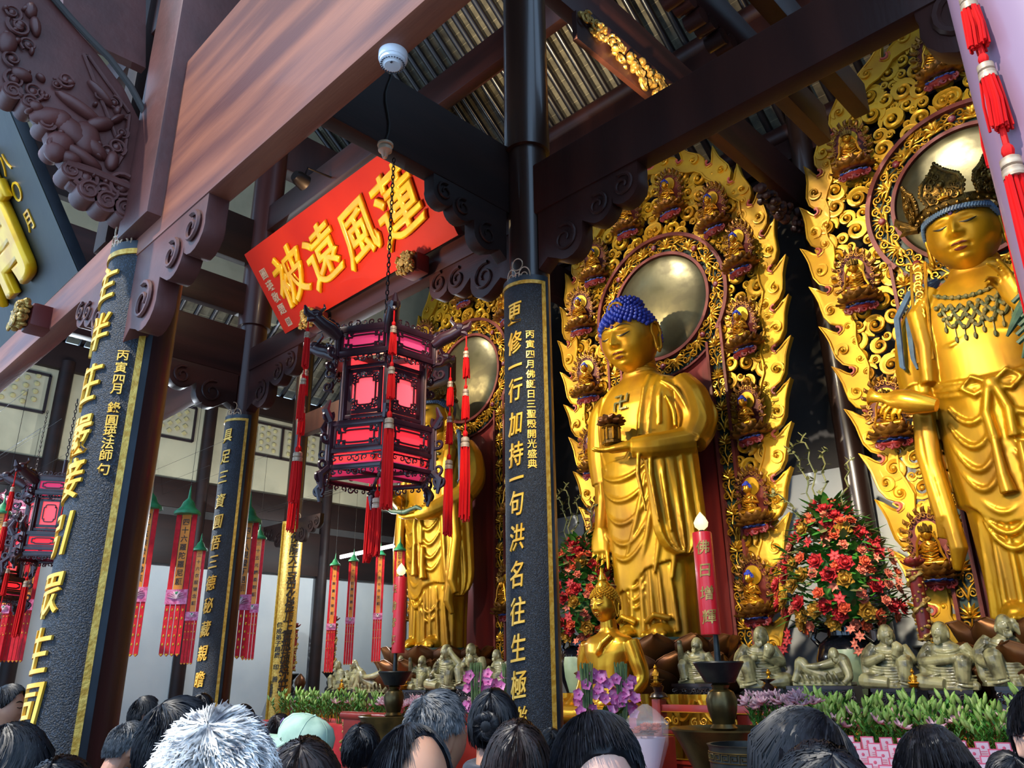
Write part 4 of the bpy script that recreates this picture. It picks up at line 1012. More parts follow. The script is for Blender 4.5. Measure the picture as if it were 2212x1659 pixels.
def small_figure(crown):
    b = MB(); seated_body(b, .62, rnd.choice(('lap', 'pray', 'raise')), 1.0)
    mb2 = MB(); off = Matrix.Translation((0, -.02, .22)); mb2.merge(b, off)
    f = head_fn(.085, .09, .115); hm = MB(); head_grid(f, 40, 28); 
    mb2.merge(head_grid(f, 40, 28), Matrix.Translation((0, -.04, .22 + .52)))
    for e in (-1, 1): mb2.ball((e * .088, -.03, .73), (.014, .022, .055), 6, 5)
    for k in range(6):   # robe folds
        z = .30 + k * .05; mb2.tube([(-.14 + .02 * k, -.13, z + .06), (0.02, -.145, z), (.14, -.12, z + .05)], .012, 5)
    root = mb2.build('seated_figure', 'gold_small')
    if crown:
        c = MB()
        for k in range(7):
            a = -1.4 + 2.8 * k / 6; c.tube([(.085 * math.sin(a), -.04 - .09 * math.cos(a), .79), (.1 * math.sin(a), -.04 - .105 * math.cos(a), .86 + .04 * (k == 3)), (.11 * math.sin(a), -.04 - .11 * math.cos(a), .9 + .05 * (k == 3))], [.03, .024, .004], 6)
        c.ball((0, -.02, .85), (.05, .05, .08), 8, 6); c.build('crown', 'crown_gold', root)
        s = MB()
        for e in (-1, 1): s.tube([(e * .1, -.06, .74), (e * .17, -.1, .6), (e * .19, -.13, .42), (e * .24, -.16, .3)], .022, 6)
        s.build('scarf', 'gold_small', root)
    else:
        hmb = MB()
        n = 90
        for i in range(n):
            z = 1 - 1.25 * (i + .5) / n; r = math.sqrt(max(0, 1 - z * z)); a = 2.39996 * i
            x, y = r * math.cos(a), r * math.sin(a)
            if y < -.35 and z < .55: continue
            if z < -.15: continue
            hmb.ball((x * .088, -.04 + y * .094, .745 + z * .112), .018, 6, 4)
        hmb.ball((0, -.02, .865), (.045, .045, .035), 8, 6); hmb.build('curled_hair', 'blue_hair', root)
    MB().prism([(.19 * math.cos(a), .19 * math.sin(a)) for a in np.linspace(0, 2 * PI, 36, endpoint=False)], .03, lambda a, b_, d: (a, .11 + d, .78 + b_)).build('halo', 'gold_flame', root)
    au = MB()
    for k in range(15):
        a = -.5 + (PI + 1.0) * k / 14; cx_, cz_ = .36 * math.cos(a), .62 + .50 * math.sin(a); t0 = a + .9 * (1 if a < PI / 2 else -1)
        au.tube([(cx_, .14, cz_), (cx_ + .07 * math.cos(a), .1, cz_ + .07 * math.sin(a)), (cx_ + .08 * math.cos(a) + .05 * math.cos(t0), .09, cz_ + .08 * math.sin(a) + .05 * math.sin(t0))], [.045, .038, .006], 7)
        curl(au, (.32 * math.cos(a), .62 + .45 * math.sin(a)), .05, 1.2, lambda p, q, d: (p, .11 - d * .5, q), .015, k, 1 if k % 2 else -1)
    au.build('flaming_aureole', 'gold_dull', root)
    MB().prism([(.33 * math.cos(a), .5 * math.sin(a)) for a in np.linspace(0, 2 * PI, 30, endpoint=False)], .03, lambda a, b_, d: (a, .15 + d, .6 + b_)).build('aureole_back', 'red_frame', root)
    lo = MB(); pm = petal_mb(.24, .12, .07)
    lotus_ring_mb(lo, pm, 11, .22, .02, .75); lotus_ring_mb(lo, pm, 11, .22, .0, 1.15, .5); lotus_ring_mb(lo, pm, 9, .2, .08, .35, .3, .9)
    lo.lathe([(.1, -.02), (.26, .12), (.28, .2), (0, .21)], 20); lo.build('lotus_seat', 'gold_dull', root)
    cl = MB()
    for k in range(9): curl(cl, (-.26 + .065 * k, -.10 - .05 * (k % 2)), .06, 1.2, lambda p, q, d: (p, -.16 + abs(p) * .35, q), .03, k * 1.7, 1 if k % 2 else -1)
    cl.ball((0, -.03, -.1), (.27, .16, .08), 12, 6); cl.build('cloud_base', 'cloud_red', root)
    cb = MB()
    for k in range(6): cb.ball((-.22 + .09 * k, -.14 + .05 * abs(k - 2.5) / 2, -.03 - .015 * (k % 2)), (.06, .05, .028), 8, 5)
    cb.build('cloud_top', 'cloud_blue', root)
    return root

# ================================================================ flame screens (mandorlas)
OUT = [(1.45, 1.9), (1.55, 2.3), (1.68, 3.1), (1.78, 3.85), (1.88, 4.5), (1.99, 5.14), (2.06, 5.7), (2.16, 6.5), (2.25, 7.15), (2.33, 8.0), (2.36, 8.7), (2.27, 9.3), (2.08, 10.0), (1.80, 10.5), (1.45, 10.95), (1.1, 11.25), (.65, 11.5), (.3, 11.62), (0, 11.66)]
_o = np.array(OUT); _d = np.concatenate([[0], np.cumsum(np.hypot(*np.diff(_o, axis=0).T))]); OL = _d[-1]
def opt(s): s = min(max(s, 0), OL); return np.array([np.interp(s, _d, _o[:, 0]), np.interp(s, _d, _o[:, 1])])
def otan(s): t = opt(s + .15) - opt(s - .15); return t / np.linalg.norm(t)
HC, HR0, HR1 = 8.45, 1.06, 1.46
def make_screen():
    root = thing('flame_screen', 'x', 'flame screen')
    Y = lambda a, b, d: (a, -d, b)
    rim, notch, pip = MB(), MB(), MB(); rimc = []
    for s in (1, -1):
        nt = 15; edge = []
        for i in range(nt):
            s0, s1 = OL * i / nt, OL * (i + 1) / nt
            p0, p1 = opt(s0), opt(s1); t = otan((s0 + s1) / 2); n = np.array([t[1], -t[0]]); l = s1 - s0
            k = 1.0 if i < nt - 1 else .5
            vup = np.array([t[0] * .95 + n[0] * .22, t[1] * .95 + n[1] * .22 + .12]); vup /= np.linalg.norm(vup)
            base = p0 - n * .05
            tip = p0 + t * l * .80 + n * .13 * k + vup * .42 * k
            F = lambda a, b, v=0.0: p0 + t * l * a + n * b * k + vup * v * k
            P = [F(.02, -.02), F(.12, .08), F(.32, .15), F(.52, .165), F(.66, .165, .04), F(.74, .18, .13), F(.80, .21, .27), F(.835, .13, .14), F(.83, .065, .05), F(.80, -.02), F(.85, -.085), F(.92, -.105), F(.985, -.075)]
            edge += P
            rimc.append((s, p0 + t * l * .42 + n * .02, l * .17, i))
            q = p0 + t * l * .90 + n * -.0                         # red crescents in the notch
            for j, r in enumerate((.13, .095, .06)):
                arc = [q + r * (t * -math.cos(a) * .9 - n * math.sin(a) * .9 + t * .1) for a in np.linspace(-.15, PI + .15, 12)]
                notch.tube([Y(s * a[0], a[1], .02 + .03 * j) for a in arc], .022, 6)
        edge = [e for e in edge]
        inner = [opt(q) - np.array([otan(q)[1], -otan(q)[0]]) * (.24 + .04 * math.sin(q * 9)) for q in np.linspace(0, OL, 60)]
        for e in inner: e[0] = max(e[0], 0.0)
        poly = [(s * max(e[0], 0), e[1]) for e in edge] + [(s * e[0], e[1]) for e in inner[::-1]]
        rim.prism(poly, .12, lambda a, b, d: (a, .06 - d, b))
        pip.tube([Y(s * max(e[0], 0), e[1], .065) for e in edge], .018, 5)
        pip.tube([Y(s * e[0], e[1], .07) for e in inner], .022, 5)
    rim.build('flame_rim', 'gold_flame', root, bevel=.0, fixn=True, ang=25); notch.build('flame_notches', 'red_notch', root); pip.build('rim_edging', 'gold_flame', root)
    # cloud scrolls filling the screen
    r2 = random.Random(3)
    def inside(x, z):
        ax = abs(x)
        if z < 2.0 or z > 11.3: return False
        k = np.interp(z, _o[:, 1], _o[:, 0]) if z < 8.7 else None
        dmin = min(np.hypot(*(opt(q) - [ax, z])) for q in np.linspace(0, OL, 70))
        lim = np.interp(z, _o[:, 1], _o[:, 0])
        if ax > lim or dmin < .13: return False
        if np.hypot(ax, z - HC) < HR1 + .02: return False
        if z < HC and ax < 1.26: return False
        return True
    def scroll(mb, cx_, cz_, size, rot, fl, y0, turns=1.55):
        n = 22; rings = []
        for i in range(n + 1):
            t = i / n; a = rot + fl * turns * 2 * PI * t; r = size * (.16 + .72 * t ** .85); w = size * (.10 + .26 * t ** 1.5) * (1 if t < .8 else 1 - .75 * ((t - .8) / .2) ** 2)
            h = size * (.42 - .26 * t); ca, sa = math.cos(a), math.sin(a)
            rings.append([(cx_ + (r + o * w) * ca, y0 - hh * h, cz_ + (r + o * w) * sa) for o, hh in ((-1, -.3), (-.95, .9), (-.7, 1.0), (0, .62), (.7, .8), (.92, .85), (1, -.3))])
        mb.loft(rings)
        mb.ball((cx_, y0 - size * .25, cz_), (size * .2, size * .22, size * .2), 8, 6)
    sc = MB(); pts = []
    tries = 0
    for (size, gap, cnt) in ((.20, .30, 2600), (.155, .225, 3600), (.11, .16, 4200), (.075, .11, 4200)):
        for _ in range(cnt):
            x, z = r2.uniform(0, 2.5), r2.uniform(2.0, 11.3)
            if not inside(x, z): continue
            if any((x - p[0]) ** 2 + (z - p[1]) ** 2 < ((gap + p[2]) / 2) ** 2 for p in pts): continue
            pts.append((x, z, gap, size * r2.uniform(.9, 1.1), r2.random() * 6.3, r2.choice((-1, 1)), r2.uniform(-.04, .03)))
    for s in (1, -1):
        for (x, z, g, size, rot, fl, y0) in pts: scroll(sc, s * x, z, size, rot if s > 0 else PI - rot, fl * s, y0)
    for (s, c_, r_, i) in rimc: scroll(sc, s * c_[0], c_[1], r_, 1.0 + i if s > 0 else PI - 1.0 - i, s * (1 if i % 2 else -1), -.06, 1.2)
    sc.build('cloud_scrolls', 'gold_flame', root, ang=60)
    # halo: old brass dome, relief band, red hoops
    dome = MB(); dome.lathe([(HR0, 0), (HR0 * .95, .05), (HR0 * .8, .11), (HR0 * .55, .17), (HR0 * .25, .20), (0.001, .205)], 64, Mx=Matrix.Rotation(PI / 2, 3, 'X'), c=(0, -.03, HC)); dome.build('halo_disc', 'mirror_brass', root, ang=80)
    def hoop(r, w, d, a0, a1, k=80):
        ring = []
        for a in np.linspace(a0, a1, k):
            ca, sa = math.cos(a), math.sin(a); ring.append([((r + o) * ca, -y, HC + (r + o) * sa) for o, y in ((-w, -.04), (-w, d), (w, d), (w, -.04))])
        return ring
    hp = MB(); hp.loft(hoop(HR0 + .02, .03, .10, 0, 2 * PI)); hp.loft(hoop(HR1, .035, .12, -.62, PI + .62)); hp.loft(hoop(HR1, .02, .04, 0, 2 * PI))
    zj = HC - HR1 * math.sin(.62); xo, xi = 1.26, .96
    def bar(x, z0, z1, w): hp.box((x, -.04, (z0 + z1) / 2), (w, .16, z1 - z0))
    for s in (-1, 1): bar(s * xo, 2.0, zj + .1, .05); bar(s * xi, 2.0, HC - 1.06, .05)
    hp.build('red_hoops', 'red_frame', root, ang=30)
    gr = MB(); gr.loft([[(r * math.cos(a), -.01, HC + r * math.sin(a)) for a in np.linspace(0, 2 * PI, 80)] for r in (HR0, HR1)], cap=False, closed=False)
    for s in (-1, 1): gr.box((s * (xo + xi) / 2, .02, (2.0 + HC - .9) / 2), (xo - xi, .06, HC - .9 - 2.0))
    gr.build('green_ground', 'green_ground', root, smooth=False)
    MB().box((0, .05, (2.0 + HC) / 2), (xi * 2 + .1, .08, HC - 2.0)).build('red_panel', 'red_lacquer', root)
    rl = MB()
    def lotus_flower(fn, r):
        for k in range(7):
            a = PI * k / 6; rl.tube([fn(0, -r * .3, .02), fn(r * .5 * math.cos(a), r * (.45 * math.sin(a)), .06), fn(r * .95 * math.cos(a), r * .85 * math.sin(a) + .02, .03)], [r * .12, r * .2, r * .03], 6, flat=.6)
        rl.ball(fn(0, r * .1, .06), r * .2, 8, 6)
        for s_ in (-1, 1): rl.tube([fn(0, -r * .3, .02), fn(s_ * r * .6, -r * .35, .05), fn(s_ * r * 1.0, -r * .15, .02)], [r * .1, r * .16, r * .03], 6)
    def vine(fn, L, w):
        for s_ in (-1, 1):
            curl(rl, (s_ * w * .45, L * .3), w * .42, 1.3, lambda a, b, d: fn(a, b, .03), w * .12, start=-PI / 2, flip=s_); curl(rl, (s_ * w * .5, -L * .25), w * .38, 1.3, lambda a, b, d: fn(a, b, .03), w * .12, start=PI / 2, flip=-s_)
            rl.tube([fn(0, -L * .45, .02), fn(s_ * w * .3, -L * .1, .05), fn(s_ * w * .75, L * .12, .02)], [.01, w * .16, .006], 6)
        rl.tube([fn(.0, -L / 2, .02), fn(w * .18, -L * .2, .03), fn(-w * .15, L * .15, .03), fn(0, L / 2, .02)], w * .09, 6)
    for s in (-1, 1):
        n = 9; dz = (HC - .95 - 2.05) / n
        for i in range(n):
            z0 = 2.05 + dz * (i + .5)
            fn = lambda a, b, d, z0=z0, s=s: (s * (xo + xi) / 2 + a, -.05 - d, z0 + b)
            lotus_flower(lambda a, b, d: fn(a, b + dz * .22, d), .15); vine(lambda a, b, d: fn(a, b - dz * .2, d), dz * .62, .15)
    n = 14
    for i in range(n):
        a0 = -PI / 2 + 2 * PI * (i + .5) / n; rm = (HR0 + HR1) / 2
        def fn(a, b, d, a0=a0): an = a0 - a / rm; r = rm + b; return (r * math.cos(an), -.03 - d, HC + r * math.sin(an))
        lotus_flower(fn, .185)
        fn2 = lambda a, b, d, a0=a0: fn(a, b, d, a0 + PI / n)
        vine(lambda a, b, d: fn2(b, a, d), .36, .17)
    rl.build('lotus_relief', 'gold_relief', root, ang=60)
    bd = MB()
    for i in range(8):
        a = -PI / 2 + 2 * PI * i / 8; bd.ball(((HR0 + .2) * math.cos(a), -.1, HC + (HR0 + .2) * math.sin(a)), (.06, .04, .06), 8, 6)
    bd.build('red_gems', 'cloud_red', root)
    return root
FIG_B, FIG_C = small_figure(False), small_figure(True)
def place_fig(src, root, x, z, tilt=.16, s=.78):
    o = copy_tree(src, root, 'seated_figure'); o.location = (x, -.2, z - .3 * s); o.rotation_euler = (tilt, 0, -x * .12); o.scale = (s, s, s); return o
SCRN = make_screen()
screens = []
for i, (bx_, lab) in enumerate(((-7.7, 'gold flame screen with blue haired figures behind the middle statue'), (-13.2, 'gold flame screen behind the left statue, beyond the lantern'), (-2.2, 'gold flame screen with crowned figures behind the right statue'))):
    r = SCRN if i == 0 else copy_tree(SCRN)
    r.location = (bx_, 12.0, 0); tag(r, lab, 'flame screen', 'gold flame screens behind the statues'); screens.append(r)
for s in (-1, 1):
    for (x, z) in ((.52, 10.5), (1.42, 9.75), (1.84, 8.75), (1.74, 7.25), (1.66, 5.7), (1.56, 4.25), (1.42, 2.85)): place_fig(FIG_B, screens[0], s * x, z)
for r in screens[1:]:
    place_fig(FIG_C, r, 0.0, 10.65)
    for s in (-1, 1):
        for (x, z) in ((1.5, 9.7), (1.76, 7.4), (1.64, 5.2), (1.42, 3.2)): place_fig(FIG_C, r, s * x, z)
for src in (FIG_B, FIG_C):
    for c in list(src.children): bpy.data.objects.remove(c)
    bpy.data.objects.remove(src)
# ================================================================ the three great standing statues
Z0 = 2.28          # top of the lotus seats
def ring(a, b, z, n=48, ex=2.3, cx=0.0, cy=0.0, mod=None):
    out = []
    for j in range(n):
        q = 2 * PI * j / n; c, s = math.cos(q), math.sin(q)
        m = mod(q) if mod else 1.0
        out.append((cx + a * m * math.copysign(abs(c) ** (2 / ex), c), cy + b * m * math.copysign(abs(s) ** (2 / ex), s), z))
    return out
PZ = [0, .1, .5, 1.2, 2.0, 2.8, 3.4, 3.9, 4.15, 4.32, 4.44, 4.56, 4.9]
PA = [.66, .66, .66, .70, .76, .80, .82, .88, .90, .72, .44, .30, .27]
PB = [.44, .44, .45, .48, .52, .56, .56, .50, .44, .38, .32, .28, .27]
PY = [0, 0, 0, 0, -.02, -.05, -.06, -.05, -.02, .0, .0, -.03, -.08]
def surf(x, z, off=0.0, k=1.0):
    """front surface of the torso"""
    a, b, cy = np.interp(z, PZ, PA) * k, np.interp(z, PZ, PB) * k, np.interp(z, PZ, PY)
    t = max(0.0, 1 - abs(x / a) ** 2.3) ** (1 / 2.3)
    return (x, cy - b * t - off, z)
def band(mb, pts, w, th, k=1.0):
    """flat strip lying on the torso along (x, z) points"""
    P = [Vector(surf(x, z, 0, k)) for x, z in pts]
    mb.tube([p + Vector((0, -th * .2, 0)) for p in P], [w] * len(P), 8, flat=.35 if False else 1.0)
def ufold(mb, xa, za, xb, zb, sag, r, k=1.0, off=.0, n=15):
    pts = []
    for i in range(n):
        t = i / (n - 1); x = xa + (xb - xa) * t; z = za + (zb - za) * t - sag * math.sin(PI * t) ** .8
        pts.append(surf(x, z, off, k))
    mb.tube(pts, [r * (.25 + .75 * math.sin(PI * (i + .6) / (n + .2))) for i in range(n)], 7)
def torso(mb, pleats=13, hem=None):
    zz = np.concatenate([np.linspace(0, 4.0, 30), np.linspace(4.06, 4.9, 14)])
    rr = []
    for z in zz:
        a, b, cy = np.interp(z, PZ, PA), np.interp(z, PZ, PB), np.interp(z, PZ, PY)
        am = .035 * np.clip((1.5 - z) / 1.2, 0, 1)
        rr.append(ring(a, b, z, 72, 2.3, 0, cy, (lambda q, am=am: 1 + am * math.sin(pleats * q)) if am > 0 else None))
    mb.loft(rr)
def outer_robe(mb, hemf, ztop, k=1.09):
    n = 72; rr = []
    for t in np.linspace(0, 1, 16):
        r = []
        for j in range(n):
            q = 2 * PI * j / n; c, s = math.cos(q), math.sin(q)
            h = hemf(c, s); z = h + (ztop - h) * t
            a, b, cy = np.interp(z, PZ, PA), np.interp(z, PZ, PB), np.interp(z, PZ, PY); kk = 1 + (k - 1) * (1 - .55 * t) * (1 + .25 * math.sin(q * 9 + 2 * z))
            r.append((a * kk * math.copysign(abs(c) ** (2 / 2.3), c), cy + b * kk * math.copysign(abs(s) ** (2 / 2.3), s), z))
        rr.append(r)
    mb.loft(rr)
def sleeve_drop(mb, p0, p1, zbot, th=.13, ridges=5, lean=(0, 0)):
    """cloth hanging from the forearm p0-p1 down to zbot with rounded lower edge and vertical ridges"""
    A, B = Vector(p0), Vector(p1); u = (B - A); u.z = 0; L = u.length; u.normalize(); w = Vector((-u.y, u.x, 0)); n = 40; rr = []
    zt = (A.z + B.z) / 2
    for t in np.linspace(0, 1, 16):
        z = zt + (zbot - zt) * t; half = L / 2 * (1.02 - .06 * t) * (1 if t < .72 else math.sqrt(max(.05, 1 - ((t - .72) / .29) ** 2)))
        c = (A + B) / 2 + Vector((lean[0] * t, lean[1] * t, 0)); c.z = z; r = []
        for j in range(n):
            q = 2 * PI * j / n; s = math.cos(q); e = math.sin(q)
            m = 1 + .35 * math.sin(ridges * PI * s + 2.0 * t) * (.3 + .7 * t)
            r.append(tuple(c + u * half * s + w * th * m * math.copysign(abs(e) ** .6, e)))
        rr.append(r)
    mb.loft(rr)
def feet(mb, y=-.42):
    for s in (-1, 1):
        mb.ball((s * .3, y + .12, .1), (.2, .34, .17), 14, 10)
        mb.tube([(s * .3, y + .35, .45), (s * .3, y + .3, .2)], [.2, .19], 10)
        for k in range(5):
            x = s * (.16 + .072 * k); r = .055 if k == 0 else .042
            mb.tube([(x, y - .1, .1), (x, y - .22 + .025 * k, .08), (x, y - .27 + .03 * k, .05)], [r, r, r * .9], 8); mb.ball((x, y - .27 + .03 * k, .055), r, 7, 5)
def add_head(root, W, D, H, loc, tilt, m='gold', paint=True, ears=True, long=1.6, nu=120, nv=96, yaw=0.0):
    f = head_fn(W, D, H); mb = head_grid(f, nu, nv)
    if ears:
        for s in (-1, 1): ear(mb, s, W * .97, D, H, long)
    o = mb.build('head', m, root, ang=70); o.location = loc; o.rotation_euler = (tilt, 0, yaw)
    if paint: face_paint(f, o, W, H)
    return o, f
def petal_seat(lab, loc, r=1.45):
    t = thing('lotus_pedestal', lab, 'pedestal', loc, group='bronze lotus seats of the great statues')
    MB().lathe([(r * .9, -.88), (r * .9, -.8), (r * .7, -.75), (r * .72, -.45), (r * .74, -.08), (r * .7, -.02), (0, .0)], 48).build('core', 'bronze_petal', t)
    me = petal_mesh('petal', .55, .34, .16, 'bronze_petal')
    lotus_ring(t, me, 12, r * .70, -.46, .22, 0); lotus_ring(t, me, 12, r * .76, -.70, .30, .5); lotus_ring(t, me, 12, r * .80, -.86, .42, 0, .9)
    MB().lathe([(r * .68, -.03), (r * .66, .02), (0, .02)], 40).build('seed_top', 'green_ground', t)
    return t
SX = {'M': -7.7, 'L': -13.2, 'R': -2.2}
for k, w in (('M', 'middle'), ('L', 'left'), ('R', 'right')):
    petal_seat('bronze lotus seat under the %s golden statue' % w, (SX[k], 11.2, Z0), 1.32 if k == 'M' else 1.25)

# ---------------------------------------------------------------- middle: standing Buddha with blue curls
root = thing('buddha_statue', 'great golden standing statue with blue curled hair in the middle', 'statue', (SX['M'], 11.2, Z0), group=None)
b = MB(); torso(b); feet(b)
outer_robe(b, lambda c, s: .95 + .42 * c + .06 * math.sin(7 * c) if s < .2 else .9, 2.9)
# cloak over the right shoulder and arm (viewer's left), falling to a point at the left
b.tube([(-.72, .05, 4.22), (-.92, .02, 3.9), (-1.0, .02, 3.3), (-.98, .02, 2.7)], [.24, .29, .28, .24], 16)
b.tube([(-.98, .02, 3.0), (-.97, -.06, 2.4), (-.93, -.2, 1.95), (-.9, -.26, 1.82)], [.19, .16, .125, .115], 12)
hand(b, (-.9, -.27, 1.86), (0.02, -.12, -1), (.15, -1, -.05), .78, (.06, .08, .1, .12), thumb=-1, thumb_in=.3)
sleeve_drop(b, (-.95, -.2, 3.2), (-.8, .3, 3.2), 1.6, .1, 3)
# left arm bent across with the wide sleeve
b.tube([(.74, .02, 4.2), (.95, .0, 3.85), (1.04, -.03, 3.4), (1.0, -.22, 3.06)], [.26, .32, .33, .27], 16)
b.tube([(1.0, -.2, 3.08), (.62, -.66, 2.98), (.3, -.88, 2.98)], [.25, .22, .17], 14)
b.tube([(.44, -.84, 2.98), (.3, -.92, 3.0)], [.13, .11], 12)
hand(b, (.33, -.93, 3.0), (-1, -.2, -.05), (0, -.2, 1), .74, (.1, .1, .14, .18), thumb=1, thumb_in=.5)
sleeve_drop(b, (1.05, -.12, 2.98), (.42, -.74, 2.95), 1.25, .15, 5, (.02, .12))
for i in range(4): b.tube([(.46 + .12 * i, -.88 + .14 * i, 3.1), (.44 + .13 * i, -.95 + .16 * i, 2.5), (.5 + .12 * i, -.88 + .15 * i, 1.9 - .15 * i)], [.03, .045, .02], 7)
for pts in (((.62, -.36, 4.2), (.9, -.34, 3.95), (1.08, -.3, 3.5), (1.1, -.4, 3.1)), ((.8, -.2, 4.25), (1.12, -.2, 3.9), (1.3, -.18, 3.4), (1.2, -.35, 3.0)), ((.72, -.42, 3.9), (.86, -.42, 3.6), (.9, -.46, 3.3)), ((1.22, .05, 3.9), (1.36, .05, 3.5), (1.28, -.1, 3.1))):
    b.tube(pts, [.02, .045, .04, .02][:len(pts)], 12)
for k in range(3): b.tube([(.95 - .2 * k, -.42 - .14 * k, 3.24 - .02 * k), (.93 - .2 * k, -.5 - .15 * k, 3.0), (.9 - .2 * k, -.42 - .14 * k, 2.8)], [.02, .035, .02], 12)
# robe edges on chest, hanging folds
for pts, w in ((((.36, 4.38), (.34, 4.1), (.30, 3.6), (.27, 3.25)), .05), (((.5, 4.36), (.5, 4.1), (.46, 3.6), (.42, 3.2)), .035), (((-.42, 4.38), (-.6, 4.15), (-.72, 3.8), (-.74, 3.5), (-.66, 3.1), (-.5, 2.8)), .05)):
    b.tube([surf(x, z, -.01) for x, z in pts], w, 8)
for pts in (((.27, 3.3), (.12, 3.05), (-.1, 2.82), (-.45, 2.7)), ((.6, 4.3), (.62, 3.9), (.6, 3.4))): b.tube([surf(x, z, -.005) for x, z in pts], .035, 7)
for (xa, za, xb, zb, sg) in ((-.62, 2.72, .42, 2.8, .2), (-.66, 2.5, .46, 2.6, .34), (-.68, 2.2, .44, 2.4, .46), (-.68, 1.9, .40, 2.1, .5), (-.66, 1.6, .3, 1.75, .42)):
    ufold(b, xa, za, xb, zb, sg, .05, 1.06)
for (x0, z0, x1, z1) in ((.5, 2.6, .1, 1.2), (.62, 2.5, .3, 1.0), (.34, 2.6, -.2, 1.3), (.7, 2.2, .55, .9)):
    b.tube([surf(x0 + (x1 - x0) * t, z0 + (z1 - z0) * t - .12 * math.sin(PI * t), .0, 1.07) for t in np.linspace(0, 1, 10)], [.02 + .03 * math.sin(PI * t) for t in np.linspace(0, 1, 10)], 7)
for (xa, za, xb, zb, sg) in ((-.36, 1.0, .12, 1.02, .22), (-.34, .84, .1, .86, .24), (-.3, .68, .08, .7, .2)): ufold(b, xa, za, xb, zb, sg, .03, 1.03)
for x in (-.5, -.18, .02, .2, .36, .52): b.tube([surf(x * .96, 1.1, .0), surf(x, .6, .01), surf(x * 1.04, .1, .02)], [.02, .04, .05], 7)
for s in (-1, 1): b.tube([(s * .5, -.42, .3), (s * .3, -.58, .36), (s * .1, -.5, .26)], .05, 8)
for z, r in ((4.56, .31), (4.66, .295)): b.tube([(r * math.cos(q), -.05 + r * .95 * math.sin(q), z) for q in np.linspace(0, 2 * PI, 24)], .022, 6)
remesh(b, 'body', 'gold', .018, 2, root, .5)
W, D, H = .50, .52, .63
hd, f = add_head(root, W, D, H, (0, -.30, 5.14), .22)
hair = MB(); k_ = 0
for i in range(520):
    z = 1 - 1.55 * (i + .5) / 520; r = math.sqrt(max(0, 1 - z * z)); a = 2.39996 * i; x, y = r * math.cos(a), r * math.sin(a)
    lim = .40 if y < -.55 else (.40 - (y + .55) * .75 if y < .1 else -.10 - .3 * min(1, (y - .1)))
    if z < lim: continue
    if abs(x) > .8 and -.35 < y < .2 and z < .25: continue
    p = np.array([x * W * 1.04, y * D * 1.05, z * H * 1.03]); nrm = np.array([x / W, y / D, z / H]); nrm /= np.linalg.norm(nrm)
    q = Vector((0, 0, 1)).rotation_difference(Vector(nrm)).to_matrix()
    hair.lathe([(.042, -.03), (.045, .01), (.034, .04), (.012, .062), (0, .064)], 8, tuple(p), q)
for i in range(90):
    z = 1 - (i + .5) / 90; r = math.sqrt(max(0, 1 - z * z)); a = 2.39996 * i
    p = np.array([r * math.cos(a) * .3, .05 + r * math.sin(a) * .3, H * .93 + z * .2]); q = Vector((0, 0, 1)).rotation_difference(Vector((r * math.cos(a), r * math.sin(a), z + .3))).to_matrix()
    hair.lathe([(.04, -.03), (.042, .01), (.03, .04), (.01, .06), (0, .062)], 8, tuple(p), q)
hair.ball((0, .03, .1), (W * 1.0, D * .98, H * .92), 24, 16)
hair.build('blue_curls', 'blue_hair', hd)
j = MB().ball((0, -.2, H * .92), (.12, .08, .09), 14, 10).build('forehead_jewel', 'red_notch', hd); MB().tube([(.14 * math.cos(q), -.27 + .05 * math.sin(q) * 0, H * .92 + .1 * math.sin(q)) for q in np.linspace(0, 2 * PI, 22)], .022, 6).build('jewel_setting', 'gold_relief', j)
sw = MB(); put_text(sw, '卍', lambda x, y, d: surf(-.1 + x, 3.93 + y, .03 + d), .36, 0, ext=.02, off=.01, cuts=6); sw.build('chest_emblem', 'bead_green', root)
# small lotus tower on the palm
t = thing('lotus_tower', 'small bronze lotus tower standing on the open palm of the middle statue', 'ornament', (SX['M'] + .02, 11.2 - 1.02, Z0 + 3.06), scale=.85)
MB().lathe([(.2, 0), (.2, .05), (.14, .08), (.15, .1), (.15, .3), (.2, .33), (.16, .37), (.1, .4)], 8).build('tower', 'crown_gold', t)
for k in range(8):
    a = 2 * PI * k / 8; MB().tube([(.16 * math.cos(a), .16 * math.sin(a), .08), (.16 * math.cos(a), .16 * math.sin(a), .32)], .018, 6).build('post', 'gold_relief', t)
me = petal_mesh('petal', .2, .1, .06, 'bronze_petal'); lotus_ring(t, me, 8, .1, .4, .5, 0); lotus_ring(t, me, 8, .12, .38, .95, .5, .9)

